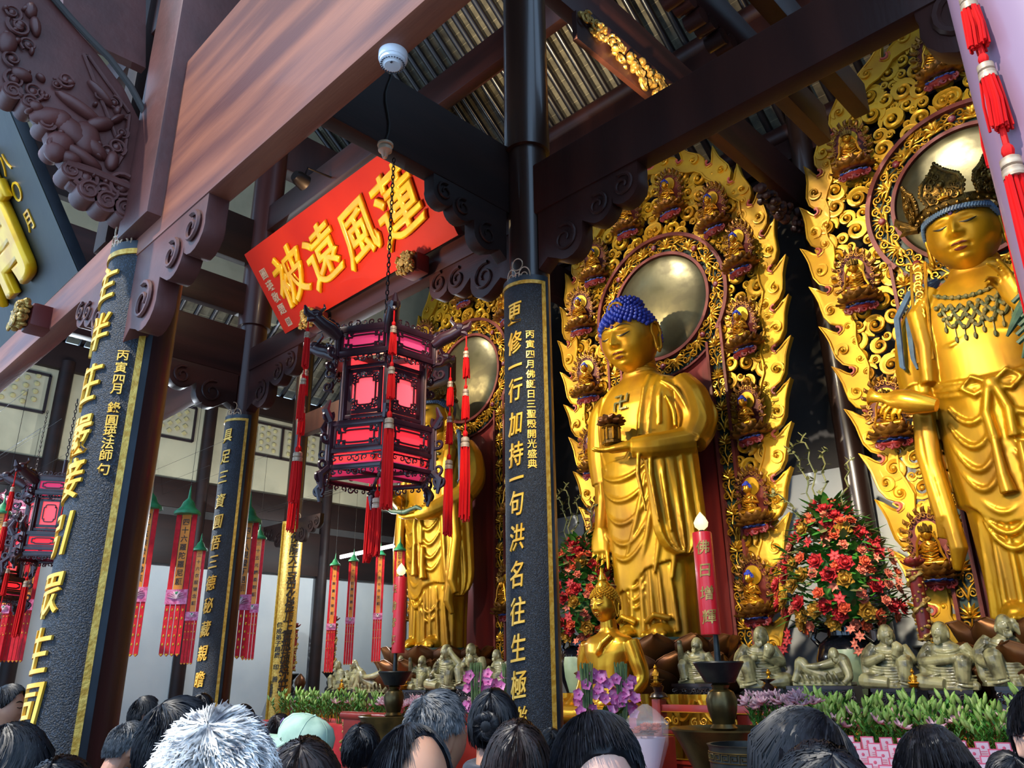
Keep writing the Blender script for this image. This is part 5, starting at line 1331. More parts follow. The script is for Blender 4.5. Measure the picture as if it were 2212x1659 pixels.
# ---------------------------------------------------------------- crowned bodhisattvas
def crown(root, W, D, H):
    c = MB(); n = 40
    c.loft([[(W * k * math.sin(a), -D * k * math.cos(a) + .02, z) for a in np.linspace(0, 2 * PI, n)] for k, z in ((1.10, H * .46), (1.17, H * .52), (1.17, H * .66), (1.10, H * .70), (1.05, H * .5))], cap=False, closed=False)
    for i, a in enumerate((-1.75, -1.05, 0, 1.05, 1.75)):
        w, h = (.52, .44) if i == 2 else ((.46, .42) if i in (1, 3) else (.3, .34)); R = 1.14
        u = Vector((math.cos(a), math.sin(a), 0)); n_ = Vector((math.sin(a), -math.cos(a), 0)); p = Vector((W * R * math.sin(a), -D * R * math.cos(a), H * .60))
        shape = [(-.8, 0), (-1, .35), (-.85, .62), (-.55, .75), (-.3, .88), (0, 1.12), (.3, .88), (.55, .75), (.85, .62), (1, .35), (.8, 0)]
        fn = lambda x, y, d: tuple(p + u * x * w * .5 + Vector((0, 0, y * h)) + n_ * (d + .12 * y * h))
        c.prism(shape, .03, lambda x, y, d: fn(x, y, d))
        c.tube([fn(x, y, .04) for x, y in shape], .02, 6)
        for q in range(len(shape) - 1):
            for e in (0, .33, .66): x, y = shape[q][0] + (shape[q + 1][0] - shape[q][0]) * e, shape[q][1] + (shape[q + 1][1] - shape[q][1]) * e; c.ball(fn(x * 1.05, y * 1.04, .03), .026, 6, 4)
        for k in range(30):
            x, y = rnd.uniform(-.8, .8), rnd.uniform(.05, .9)
            if abs(x) > 1 - y * .6: continue
            curl(c, (0, 0), .05, 1.2, lambda aa, bb, dd: fn(x + aa * 2 / w, y + bb / h, .045), .014, k)
        c.ball(fn(0, .45, .06), .05, 8, 6)
    for k in range(26):
        a = -PI + 2 * PI * k / 26; c.ball((W * 1.17 * math.sin(a), -D * 1.17 * math.cos(a) + .02, H * .5), .03, 6, 5)
    for s in (-1, 1):
        for k in range(3): c.tube([(s * W * 1.15, -.05, H * .45), (s * (W * 1.5 + .05 * k), -.05, H * (.5 + .15 * k)), (s * (W * 1.75), 0, H * (.45 + .25 * k))], [.06, .05, .01], 7)
    o = c.build('crown', 'crown_gold', root, ang=45)
    fig = MB(); seated_body(fig, .18); fig.ball((0, -.01, .15), .025, 8, 6)
    g = fig.build('crown_figure', 'gold_relief', o); g.location = (0, -D * 1.22, H * .62)
    hr = MB(); n = 44
    for k in range(n):
        a = -1.7 + 3.4 * k / n; z = H * (.40 - .05 * abs(a)) - (.55 * H * max(0, abs(a) - 1.1))
        hr.tube([(W * 1.05 * math.sin(a), -D * 1.05 * math.cos(a), z - .025), (W * 1.05 * math.sin(a + .07), -D * 1.05 * math.cos(a + .07), z + .03)], .026, 7)
    hr.ball((0, .09, H * .2), (W * 1.03, D * .95, H * .85), 24, 16)
    hr.build('twisted_hair', 'blue_grey', root)
    return o
def necklace(root):
    mb = MB()
    for lvl, (zb, amp, n) in enumerate(((4.22, .05, 0), (4.12, .11, 9), (4.0, .11, 8), (3.88, .11, 7))):
        xs = np.linspace(-.52, .52, 60) * (1 - .08 * lvl)
        def zf(x): return zb - .32 * (1 - (x / .62) ** 2) + .12 - (amp * abs(math.sin(PI * n * (x + .52) / 1.04)) if n else 0)
        mb.tube([surf(x, zf(x), .016) for x in xs], .022, 5)
        for k in range((n or 12) + 1):
            x = -.5 + 1.0 * k / (n or 12); x *= (1 - .08 * lvl); mb.ball(surf(x, zf(x), .024), .034, 7, 5)
            if lvl == 3:
                L = .12 + .05 * (k % 2); mb.tube([surf(x, zf(x), .015), surf(x, zf(x) - L, .015)], .008, 5); mb.ball(surf(x, zf(x) - L - .03, .02), (.022, .02, .045), 7, 6)
    mb.build('bead_necklace', 'bead_green', root)
def bodhisattva(lab, X, kind):
    root = thing('bodhisattva_statue', lab, 'statue', (X, 11.2, Z0))
    b = MB(); torso(b, 15); feet(b)
    outer_robe(b, lambda c, s: 1.15 + .25 * c * (1 if kind == 'L' else -1) + .08 * math.sin(6 * c), 2.75, 1.1)
    # arms
    b.tube([(-.72, .03, 4.18), (-.9, .02, 3.85), (-.98, -.02, 3.4), (-.95, -.18, 3.0)], [.24, .27, .26, .22], 16)
    b.tube([(.72, .03, 4.18), (.92, .02, 3.85), (1.02, -.02, 3.4), (.98, -.2, 3.05)], [.24, .28, .28, .23], 16)
    if kind == 'R':
        b.tube([(-.93, -.15, 2.98), (-.86, -.42, 2.78), (-.80, -.6, 2.72)], [.2, .15, .11], 14)
        hand(b, (-.80, -.58, 2.72), (-.55, -.8, .02), (-.5, .2, -.85), .66, (.5, .6, .7, .7), thumb=-1, thumb_in=.6)
        b.tube([(.98, -.2, 3.06), (.74, -.6, 3.35), (.52, -.76, 3.62)], [.22, .17, .12], 14)
        hand(b, (.52, -.76, 3.62), (-.3, -.25, 1), (-.5, -.8, 0), .66, (.2, .3, .7, .8), thumb=1, thumb_in=.6)
    else:
        b.tube([(-.95, -.15, 3.02), (-.72, -.62, 3.1), (-.6, -.86, 3.2)], [.2, .15, .11], 14)
        hand(b, (-.6, -.86, 3.2), (-.5, -.75, .35), (.3, -.2, 1), .66, (.35, .4, .7, .8), thumb=1, thumb_in=.6)
        b.tube([(.98, -.2, 3.06), (.55, -.66, 2.75), (.2, -.82, 2.66)], [.23, .18, .12], 14)
        hand(b, (.22, -.82, 2.66), (-1, -.15, .02), (0, -.35, 1), .66, (.5, .5, .6, .6), thumb=1, thumb_in=.7)
    # sleeves and long scarves
    sleeve_drop(b, (-1.0, -.05, 3.05), (-.86, -.5, 3.0), 1.35 if kind == 'R' else 1.7, .11, 4)
    sleeve_drop(b, (1.05, -.05, 3.05), (.62, -.58, 2.95), 1.0, .13, 5, (.04, .1))
    for e in (-1, 1):
        b.tube([(e * .5, -.3, 4.34), (e * .72, -.38, 4.0), (e * .68, -.46, 3.5), (e * .72, -.5, 3.0)], [.11, .15, .13, .1], 10)
        for (x, z0, z1) in ((.80, 3.1, .9), (.9, 3.0, 1.3)):
            b.tube([(e * x, -.42, z0), (e * (x + .08), -.40, (z0 + z1) / 2), (e * (x - .02), -.42, z1), (e * (x + .06), -.38, z1 - .25)], [.08, .1, .11, .05], 8)
    # sash, knot and loops
    for z in (2.86, 2.94, 3.02): b.tube([surf(x, z - .16 * (1 - (x / .8) ** 2), .0, 1.0) for x in np.linspace(-.7, .7, 20)], .045, 8)
    b.ball(surf(0.0, 2.78, .04), (.1, .07, .1), 10, 8)
    for e in (-1, 1):
        b.tube([surf(0, 2.78, .04), surf(e * .2, 2.92, .06), surf(e * .34, 2.8, .05), surf(e * .2, 2.68, .05), surf(0, 2.76, .04)], .035, 7)
        b.tube([surf(e * .04, 2.74, .05), surf(e * .12, 2.45, .05), surf(e * .10, 2.1, .05)], [.05, .06, .07], 8)
    for (zc, sg, w) in ((2.62, .30, .56), (2.42, .42, .6), (2.2, .5, .62), (1.98, .52, .62)):
        ufold(b, -w, zc, -.06, zc - .04, sg * .8, .042, 1.08); ufold(b, .06, zc - .04, w, zc, sg * .8, .042, 1.08)
    for (zc, sg, w) in ((1.6, .3, .5), (1.4, .34, .5), (1.2, .32, .46)): ufold(b, -w, zc, .1, zc - .1, sg, .04, 1.06)
    for (zc, sg) in ((.95, .24), (.78, .24)): ufold(b, .0, zc, .46, zc, sg, .034, 1.04)
    for x in (-.56, -.4, -.22, -.05, .1, .26, .42, .56): b.tube([surf(x * .95, 1.2, .0), surf(x, .6, .02), surf(x * 1.06, .06, .03)], [.02, .04, .05], 7)
    for (x, z) in ((-.1, 1.9), (.16, 1.82)): b.tube([surf(x, z + .2, .04, 1.08), surf(x, z - .2, .06, 1.08), surf(x + .02, z - .45, .07, 1.08)], [.05, .07, .1], 8)
    for q in ((-.35, 3.5), (.35, 3.5)): b.tube([surf(q[0] - .28, q[1], -.01), surf(q[0], q[1] - .1, .0), surf(q[0] + .28, q[1], -.01)], [.015, .03, .015], 6)
    for z, r in ((4.56, .31), (4.66, .295)): b.tube([(r * math.cos(q), -.05 + r * .95 * math.sin(q), z) for q in np.linspace(0, 2 * PI, 24)], .022, 6)
    remesh(b, 'body', 'gold', .018, 2, root, .5)
    W, D, H = .44, .47, .56
    hd, f = add_head(root, W, D, H, (0, -.26, 5.02), .16)
    crown(hd, W, D, H); necklace(root)
    for e in (-1, 1):   # pierced ribbons beside the face
        rb = MB(); P = [Vector((e * (.60 + .10 * t), -.36 - .18 * t, 4.75 - 1.45 * t + .12 * math.sin(PI * t))) for t in np.linspace(0, 1, 14)]
        for o_ in (-.09, .09): rb.tube([p + Vector((o_, 0, 0)) for p in P], .02, 6)
        for i in range(13):
            for q in range(2):
                c0 = P[i].lerp(P[i + 1], .3 + .4 * q); curl(rb, (0, 0), .06, 1.3, lambda a_, b_, d_: (c0.x + a_, c0.y - .01, c0.z + b_), .018, i + q * 2, 1 if (i + q) % 2 else -1)
        rb.build('pierced_ribbon', 'gold_relief', root)
        lk = MB()
        for k in range(3): lk.tube([(e * .5, .02, 4.6), (e * (.62 + .1 * k), -.02 - .1 * k, 4.42), (e * (.78 + .11 * k), -.12 - .12 * k, 4.05), (e * (.80 + .12 * k), -.14 - .12 * k, 3.6 - .12 * k), (e * (.76 + .12 * k), -.18 - .12 * k, 3.3)], [.05, .05, .045, .035, .015], 7)
        lk.build('hair_lock', 'blue_grey', root)
    return root
rR = bodhisattva('great golden crowned statue with bead necklace, tipping a vase, at the right', SX['R'], 'R')
rL = bodhisattva('great golden crowned statue holding a green lotus stem, behind the lantern', SX['L'], 'L')
t = thing('vase', 'gold vase tipped forward in the hand of the crowned statue at the right', 'vase', (SX['R'] - .97, 11.2 - .88, Z0 + 2.74), rot=(0.0, math.radians(-68), 0))
MB().lathe([(.0, -.42), (.08, -.42), (.10, -.36), (.15, -.16), (.16, -.04), (.13, .1), (.07, .2), (.06, .3), (.09, .38), (.12, .40), (.08, .39), (.05, .3)], 28).build('body', 'gold_smooth', t)
t = thing('willow_sprig', 'green twisted willow sprig held up by the right statue at the edge of the picture', 'plant', (SX['R'] + .62, 11.2 - 1.0, Z0 + 3.75))
for k, (dx, L) in enumerate(((0, .9), (.14, .7), (-.1, .6))):
    mb = MB(); mb.tube([(dx * .3, 0, .1), (dx + .1, -.05, -.2), (dx + .02, -.1, -L * .6), (dx - .16, -.1, -L)], [.03, .06, .07, .015], 8)
    for i in range(6): mb.tube([(dx + .08 + .05 * math.sin(i), -.12, -.15 - .1 * i), (dx - .02 + .05 * math.sin(i), -.12, -.22 - .1 * i)], .03, 6)
    mb.build('leaf', 'stem_green', t)
t = thing('lotus_branch', 'grey-green lotus stem held by the statue behind the lantern', 'ornament', (SX['L'], 11.2, Z0))
MB().tube([(-.95, -1.25, 3.5), (-.86, -1.25, 3.3), (-.7, -1.15, 3.0), (-.35, -1.05, 2.78), (.0, -1.0, 2.72), (.3, -.92, 2.8), (.45, -.85, 2.72)], [.05, .05, .05, .05, .05, .045, .04], 10).build('stem', 'stem_green', t)

# ---------------------------------------------------------------- small golden Buddha in front of the middle statue
P0 = onY(1318, 1420, 9.1); TX, TZ = float(P0[0]), float(P0[2])
root = thing('seated_buddha', 'smooth bare-chested golden seated statue with pointed topknot, behind the purple orchids', 'statue', (TX, 9.1, TZ - .72), rz=math.radians(-6), scale=1.22)
b = MB()
prof = [(-.12, .44, .3), (0, .42, .3), (.1, .3, .22), (.3, .235, .18), (.5, .28, .2), (.64, .335, .2), (.74, .36, .17), (.80, .3, .14), (.85, .15, .1), (.9, .095, .09), (1.0, .09, .09)]
b.loft([ring(a, c, z, 36, 2.2) for z, a, c in prof])
for e in (-1, 1):
    b.tube([(e * .12, -.1, .02), (e * .52, -.2, 0), (e * .42, -.4, .0), (-e * .06, -.46, .02)], [.15, .14, .11, .08], 12)
    b.tube([(e * .32, 0, .74), (e * .40, .0, .56), (e * .43, .02, .36), (e * .37, -.12, .2)], [.1, .095, .085, .07], 14)
b.tube([(.37, -.12, .2), (.1, -.32, .1)], [.07, .05], 10); hand(b, (.12, -.3, .1), (-1, -.2, 0), (0, 0, 1), .3, (.1, .1, .1, .1), thumb=1)
b.tube([(-.37, -.12, .2), (-.34, -.34, .08)], [.07, .05], 10); hand(b, (-.34, -.34, .1), (.1, -.4, -1), (.2, 1, 0), .3, (.1, .1, .1, .1), thumb=-1)
b.tube([(.18, -.15, .82), (.1, -.21, .74), (.05, -.225, .66), (.0, -.22, .62)], [.03, .035, .03, .02], 8)
remesh(b, 'body', 'gold_smooth', .012, 3, root, .5)
hd, f = add_head(root, .155, .17, .21, (0, -.04, 1.16), .1, 'gold_smooth', paint=False, long=2.0, nu=72, nv=56)
face_paint(f, hd, .155, .21, 'gold_dull', 'bronze_petal', urna=False)
hr = MB()
for i in range(330):
    z = 1 - 1.3 * (i + .5) / 330; r = math.sqrt(max(0, 1 - z * z)); a = 2.39996 * i; x, y = r * math.cos(a), r * math.sin(a)
    if z < (.38 if y < -.5 else (.38 - (y + .5) * .6)): continue
    hr.ball((x * .165, y * .18, z * .215), .0165, 6, 4)
hr.lathe([(.09, .17), (.085, .22), (.05, .26), (.055, .28), (.03, .33), (0, .42)], 14); hr.ball((0, 0, .03), (.155, .17, .2), 16, 10)
hr.build('curled_hair', 'gold_smooth', hd)
bq = MB().lathe([(.46, -.62), (.48, -.5), (.4, -.4), (.42, -.2), (.47, -.12), (0, -.1)], 32).build('pedestal', 'gold_smooth', root)
# ================================================================ altar and what stands on it
def solid(name, lab, cat, x0, x1, y0, y1, z0, z1, m, bev=.02, group=None):
    return tag(bx(x0, x1, y0, y1, z0, z1).build(name, m, bevel=bev), lab, cat, group)
AZ = 1.40
t = thing('altar_platform', 'long red altar platform carrying the three great statues', 'altar', (0, 0, 0))
bx(-17.3, 0.6, 9.95, 13.3, 0, AZ - .08).build('body', 'red_lacquer', t); bx(-17.4, 0.7, 9.85, 13.35, AZ - .08, AZ).build('top', 'carved_black', t, bevel=.02)
mb = MB()
for i in range(60):
    x = -16.4 + i * .283
    for k in range(3): curl(mb, (x, .3 + .36 * k), .11, 1.3, lambda a, b, d: (a, 9.94 - d * .5, b), .03, i + k, 1 if (i + k) % 2 else -1)
mb.build('gold_carving', 'gold_relief', t)
for px in (-7.7,):
    t = thing('gold_drapery', 'gold draped front hanging below the middle statue', 'altar cloth', (px, 9.78, 0))
    mb = MB(); rr = []
    for z, k in ((.35, 1.0), (.8, .96), (1.2, .9), (1.52, .92)):
        rr.append([(x, -.05 + .05 * math.sin(x * 17) * k - .02 * math.sin(x * 41), z) for x in np.linspace(-.9, 2.0, 90)])
    mb.loft(rr, cap=False, closed=False); mb.loft([[(x, y + .06, z) for x, y, z in r] for r in rr], cap=False, closed=False)
    for k in range(6):
        x0 = -.8 + .48 * k; mb.tube([(x0 + .42 * q, -.13, 1.45 - .25 * math.sin(PI * q)) for q in np.linspace(0, 1, 12)], .03, 7)
    mb.build('drapery', 'gold_smooth', t)

# ---- grey jade arhats on carved stands
def arhat(lab, px, pyb, hpx, wpx, Y, pose, seed, face=0.0, stand=True, standpx=26):
    P = onY(px, pyb, Y); d = float(RC[2] @ (P - [0, 0, CAMH])); mm = d / FPX
    H = hpx * mm * 1.0; r = random.Random(seed)
    root = thing('arhat_figure', lab, 'figurine', tuple(P), rz=face, group='grey jade monk figures on the altar')
    b = MB(); S = H
    def hd(c, s=.16, yaw=0, tilt=0):
        f = head_fn(s * .78, s * .9, s * 1.1, nose=1.4, brow=2.2, jaw=.15, lips=1.5)
        b.merge(head_grid(f, 44, 34), Matrix.Translation(c) @ Matrix.Rotation(yaw, 4, 'Z') @ Matrix.Rotation(tilt, 4, 'X'))
        for e in (-1, 1):
            q = Matrix.Rotation(yaw, 3, 'Z') @ Vector((e * s * .8, 0, -s * .25)); b.ball(tuple(Vector(c) + q), (s * .13, s * .2, s * .38), 8, 6)
        for k in range(5): q = Matrix.Rotation(yaw, 3, 'Z') @ Vector(((k - 2) * s * .16, -s * .82, -s * (.95 - .08 * abs(k - 2)))); b.ball(tuple(Vector(c) + q), (s * .1, s * .12, s * .3), 6, 5)
    def T(pts, rr): b.tube([tuple(Vector(p) * S) for p in pts], [q * S for q in rr], 12)
    def folds(n, z0, z1, w):
        for k in range(n):
            z = z0 + (z1 - z0) * k / max(1, n - 1); b.tube([(S * w * math.sin(a), -S * (w * .8 * math.cos(a) + .02), S * (z - .05 * math.cos(a * 1.5))) for a in np.linspace(-1.2, 1.2, 9)], S * .022, 6)
    if pose == 'recline':
        S = H * 1.35
        T([(-.62, -.05, .12), (-.25, -.1, .16), (.15, 0, .22), (.45, .05, .3)], [.09, .16, .22, .22])
        T([(.1, -.12, .2), (-.25, -.2, .34), (-.42, -.2, .52), (-.5, -.2, .3), (-.6, -.24, .08)], [.16, .13, .12, .1, .08])
        T([(.45, .05, .28), (.42, .05, .5), (.34, .0, .62)], [.2, .2, .12]); hd((.3 * S, -.04 * S, .66 * S), .15 * S, .5, .1)
        T([(.5, -.1, .5), (.62, -.2, .2), (.5, -.25, .05)], [.12, .09, .06]); T([(.3, -.2, .5), (.0, -.3, .42), (-.3, -.28, .42)], [.1, .08, .05])
        for k in range(7): T([(.4 - .13 * k, -.26, .06), (.36 - .13 * k, -.27, .2), (.28 - .13 * k, -.2, .3)], [.02, .03, .015])
        b.box((0, 0, .04 * S), (1.3 * S, .5 * S, .08 * S))
    else:
        lean = {'raise': .05, 'stoop': -.1}.get(pose, r.uniform(-.05, .05))
        prof = [(0, .36, .28), (.12, .37, .3), (.25, .27, .22), (.4, .22, .17), (.55, .24, .16), (.66, .22, .14), (.72, .12, .1), (.78, .09, .09)]
        b.loft([ring(a * S, c * S, z * S, 28, 2.2, lean * S * z * 1.4, -.04 * S * z) for z, a, c in prof])
        ku = r.choice((-1, 1))
        T([(ku * .14, -.1, .16), (ku * .24, -.3, .42), (ku * .2, -.32, .1)], [.15, .13, .1]); T([(-ku * .14, -.1, .12), (-ku * .4, -.26, .12), (-ku * .06, -.36, .08)], [.15, .13, .09])
        hd((lean * 1.2 * S, -.1 * S, .855 * S), .16 * S, r.uniform(-.5, .5), .15 if pose == 'stoop' else -.05)
        for e in (-1, 1):
            if pose == 'raise' and e < 0: pts = [(e * .22, 0, .64), (e * .38, -.05, .5), (e * .36, -.16, .78), (e * .36, -.18, .92)]
            elif pose == 'head' and e > 0: pts = [(e * .22, 0, .64), (e * .4, -.1, .55), (e * .2, -.16, .8), (e * .14, -.16, .9)]
            elif pose == 'hold': pts = [(e * .22, 0, .64), (e * .34, -.1, .42), (e * .1, -.3, .5)]
            elif pose == 'knee': pts = [(e * .22, 0, .64), (e * .36, -.06, .42), (ku * .2 + e * .04, -.36, .46)]
            else: pts = [(e * .22, 0, .64), (e * .36, -.03, .4), (e * .3, -.28, .3)]
            T(pts, [.11, .095, .065, .05][:len(pts)]); q = Vector(pts[-1]) * S; b.ball(tuple(q), .065 * S, 8, 6)
            if e < 0: T([(e * .2, .02, .7), (e * .34, .0, .5), (e * .36, -.06, .2), (e * .34, -.1, .04)], [.07, .1, .09, .06])
        if pose == 'hold':
            T([(.1, -.34, .5), (.16, -.34, .62), (.12, -.34, .72)], [.06, .1, .05])
        folds(7, .10, .36, .345); folds(5, .40, .60, .215)
        for e in (-1, 1):
            for k in range(4): T([(e * (.27 + .03 * k), -.12, .60 - .07 * k), (e * (.36 + .02 * k), -.08, .52 - .07 * k), (e * (.40 + .01 * k), .0, .5 - .07 * k)], [.014, .022, .014])
            for k in range(4): T([(e * .1, -.33 - .02 * k, .24 - .05 * k), (e * .26, -.34 - .01 * k, .2 - .05 * k), (e * .38, -.24, .2 - .05 * k)], [.014, .024, .014])
        for k in range(8): b.ball((r.uniform(-.36, .36) * S, r.uniform(-.3, .1) * S, r.uniform(.0, .1) * S), r.uniform(.05, .1) * S, 8, 6)
        b.box((0, -.03 * S, .03 * S), (.78 * S, .6 * S, .06 * S))
    remesh(b, 'body', 'jade', max(.006, S * .0095), 1, root, .5)
    if stand:
        w = wpx * mm * 1.0; h = float(P[2]) - AZ
        s = MB(); s.box((0, 0, -.02), (w, .5, .04)); s.box((0, 0, -h + .02), (w * 1.02, .5, .04)); s.box((0, 0, -h / 2), (w * .94, .44, h))
        for i in range(int(w / .05)):
            x = -w / 2 + .03 + i * .05
            for k in range(2): curl(s, (x, -.05 - (h - .1) * (.3 + .45 * k)), .03, 1.2, lambda a, b_, d: (a, -.225 - d * .4, b_), .011, i * 2 + k)
        s.build('carved_stand', 'carved_black', root)
    return root
A_ = ((1512, 1476, 92, 96, 'raise', 1, 'grey monk figure raising a hand, beside the big red candle'), (1648, 1486, 124, 78, 'hold', 2, 'tall grey monk figure right of the big red candle'),
      (1782, 1481, 70, 140, 'recline', 3, 'grey monk figure lying back on its side before the black vase'), (1930, 1486, 128, 90, 'hold', 5, 'grey monk figure holding a bud, right of the black vase'),
      (2062, 1490, 138, 86, 'knee', 8, 'grey smiling monk figure clasping its knee below the right flame screen'), (2188, 1482, 145, 90, 'head', 6, 'grey monk figure at the foot of the right statue, cut by the picture edge'),
      (736, 1490, 58, 40, 'stoop', 7, 'left one of two grey monk figures sitting close together by the dragon candle'), (768, 1490, 60, 44, 'head', 8, 'right one of two grey monk figures sitting close together, head thrown back'),
      (812, 1496, 56, 56, 'recline', 9, 'crouched grey monk figure left of the small red candle'), (868, 1478, 58, 30, 'sit', 10, 'grey monk figure mostly hidden behind the stem of the small red candle'),
      (911, 1490, 68, 62, 'raise', 11, 'grey laughing monk figure right of the small red candle'), (968, 1489, 90, 50, 'head', 12, 'slim grey monk figure holding its head below the left statue'),
      (1024, 1482, 86, 52, 'hold', 13, 'grey monk figure behind the bundle of green stalks below the left statue'), (1084, 1478, 70, 56, 'stoop', 14, 'grey bald monk figure just left of the middle column'))
for a in A_: arhat(a[6], a[0], a[1], a[2], a[3], 10.2, a[4], a[5], face=math.radians(random.Random(a[5]).uniform(0, 32)))

def tiny(lab, px, pyb, hpx, Y, standing=False, lotus=True):
    P = onY(px, pyb, Y); mm = float(RC[2] @ (P - [0, 0, CAMH])) / FPX; H = hpx * mm
    root = thing('gold_figurine', lab, 'figurine', tuple(P), rz=.3, group='tiny gold figurines before the grey monks')
    b = MB()
    if standing: b.loft([ring(a * H, c * H, z * H, 16) for z, a, c in ((.2, .13, .1), (.45, .12, .09), (.65, .14, .09), (.72, .1, .07), (.78, .05, .05))]); b.ball((0, 0, .86 * H), .09 * H, 12, 8); b.ball((0, .01 * H, .95 * H), .045 * H, 8, 6); b.tube([(-.12 * H, 0, .66 * H), (-.14 * H, -.06 * H, .5 * H), (0, -.1 * H, .52 * H), (.14 * H, -.06 * H, .5 * H), (.12 * H, 0, .66 * H)], .035 * H, 8)
    else: b.merge(MB().merge((lambda m: (seated_body(m, .72 * H), m)[1])(MB())), Matrix.Translation((0, 0, .2 * H))); b.ball((0, -.02 * H, .84 * H), .1 * H, 12, 8); b.ball((0, 0, .94 * H), .05 * H, 8, 6)
    b.build('body', 'gold_small', root)
    l = MB(); pm = petal_mb(.16 * H, .09 * H, .04 * H); lotus_ring_mb(l, pm, 9, .14 * H, .06 * H, .7); lotus_ring_mb(l, pm, 9, .15 * H, .02 * H, 1.1, .5); l.lathe([(.2 * H, 0), (.14 * H, .08 * H), (.2 * H, .2 * H), (0, .2 * H)], 16); l.build('lotus_base', 'gold_relief', root)
for a in ((1665, 1500, 52, 10.0, False, 'tiny gold figurine by the knee of the tall grey monk'), (1976, 1486, 40, 9.9, False, 'tiny gold figurine between the bud-holding monk and the black candle holder'),
          (872, 1490, 36, 9.9, False, 'tiny gold figurine below the small red candle pan'), (737, 1494, 26, 9.9, False, 'tiny gold figurine in front of the sitting pair of monks')):
    tiny(a[5], a[0], a[1], a[2], a[3], a[4])
# ---- red railing table with standing figurine on its post
t = thing('altar_railing', 'red railing with gold scrolls behind the big bronze censer', 'railing', (0, 8.6, 0))
XA, XB = -6.0, -4.55
for z0, z1 in ((1.36, 1.44), (1.12, 1.17), (.80, .85)): bx(XA, XB, -.05, .05, z0, z1).build('rail', 'table_red', t, bevel=.006)
for x in (XA, XB): bx(x - .06, x + .06, -.07, .07, 0, 1.5).build('post', 'table_red', t, bevel=.01); MB().lathe([(.0, 1.5), (.11, 1.52), (.09, 1.56), (.05, 1.58), (.07, 1.64), (.02, 1.68), (.09, 1.72), (0, 1.73)], 12, (x, 0, 0)).build('lotus_cap', 'carved_black', t)
mb = MB()
for k in range(4):
    x = XA + .14 + k * .38
    for q in (0, 1): curl(mb, (x + q * .12, 1.25 + .02 * q), .05, 1.4, lambda a, b, d: (a, -.03 - d, b), .014, k + q * 2)
    mb.box((x + .06, -.03, 1.19), (.2, .03, .03))
for z in (1.36, 1.175, 1.11, .855): mb.tube([(XA, -.055, z), (XB, -.055, z)], .006, 5)
mb.build('gold_scrolls', 'gold_relief', t); bx(XA, XB, -.02, .02, 0.2, .8).build('panel', 'table_red', t)
tiny('tiny standing gold figurine on the railing post below the middle statue', 1418, 1484, 46, 8.55, True)

# ---- red electric candles on bronze stands
def candle(lab, px, y0, y1, wpx, text, d=None):
    d = d or FPX * .163 / wpx; A = atd(px, y1, d); B = atd(px, y0, d); h = float(B[2] - A[2]); r = .0815
    t = thing('red_candle', lab, 'candle', tuple(A), rz=0)
    MB().lathe([(r * .96, 0), (r, .01), (r, h - .01), (r * .94, h), (r * .4, h)], 36).build('wax', 'candle_red', t)
    m = MB(); put_text(m, text, lambda x, y, dd: ((r + dd) * math.sin(x / r + CA), -(r + dd) * math.cos(x / r + CA), h * .84 + y), .12, h * .225, ext=.02, off=.012, cuts=5, slant=.1); m.build('gold_characters', 'gold_pale', t)
    MB().tube([(0, 0, h), (0, 0, h + .03)], .02, 8).build('socket', 'iron', t)
    MB().lathe([(.02, h + .02), (.055, h + .05), (.062, h + .085), (.04, h + .13), (.012, h + .165), (0, h + .18)], 18).build('flame_bulb', 'flame_bulb', t)
    return t, A, d
def stand(lab, A, d, ztop):
    t = thing('candle_stand', lab, 'candle stand', (A[0], A[1], 0)); z = ztop
    MB().tube([(0, 0, z - .03), (0, 0, z + .22)], [.03, .022], 10).build('spike', 'bronze_dark', t)
    MB().lathe([(.05, z - .16), (.12, z - .15), (.17, z - .06), (.205, z), (.2, z + .012), (.15, z - .03), (0, z - .05)], 40).build('drip_pan', 'bronze_dark', t)
    MB().lathe([(.075, z - .52), (.11, z - .49), (.085, z - .46), (.115, z - .36), (.125, z - .28), (.1, z - .22), (.06, z - .2), (.075, z - .17), (.05, z - .15)], 32).build('vase_stem', 'bronze', t)
    zb = z - .50
    MB().lathe([(.12, zb - .85), (.2, zb - .8), (.16, zb - .6), (.2, zb - .42), (.31, zb - .2), (.36, zb - .1), (.42, zb), (.405, zb + .012), (.34, zb - .06), (.2, zb - .09), (0, zb - .1)], 48).build('bowl', 'bronze', t)
    MB().lathe([(.26, 0), (.27, .06), (.16, .1), (.12, zb - .82)], 32).build('foot', 'bronze_dark', t)
    return t
CA = math.radians(30)
t, A, d = candle('big red candle with gold characters in front of the middle statue', 1536, 1137, 1371, 43, '佛日增輝')
stand('bronze stand with wide bowl under the big red candle', atd(1552, 1440, d), d, float(atd(1552, 1432, d)[2]))
CA = math.radians(-18)
t, A, d = candle('smaller red candle with gold characters left of the left statue', 860, 1240, 1411, 28, '法輪常轉', 9.8)
stand('bronze stand with wide bowl under the smaller red candle', atd(853, 1452, d), d, float(atd(853, 1452, d)[2]))
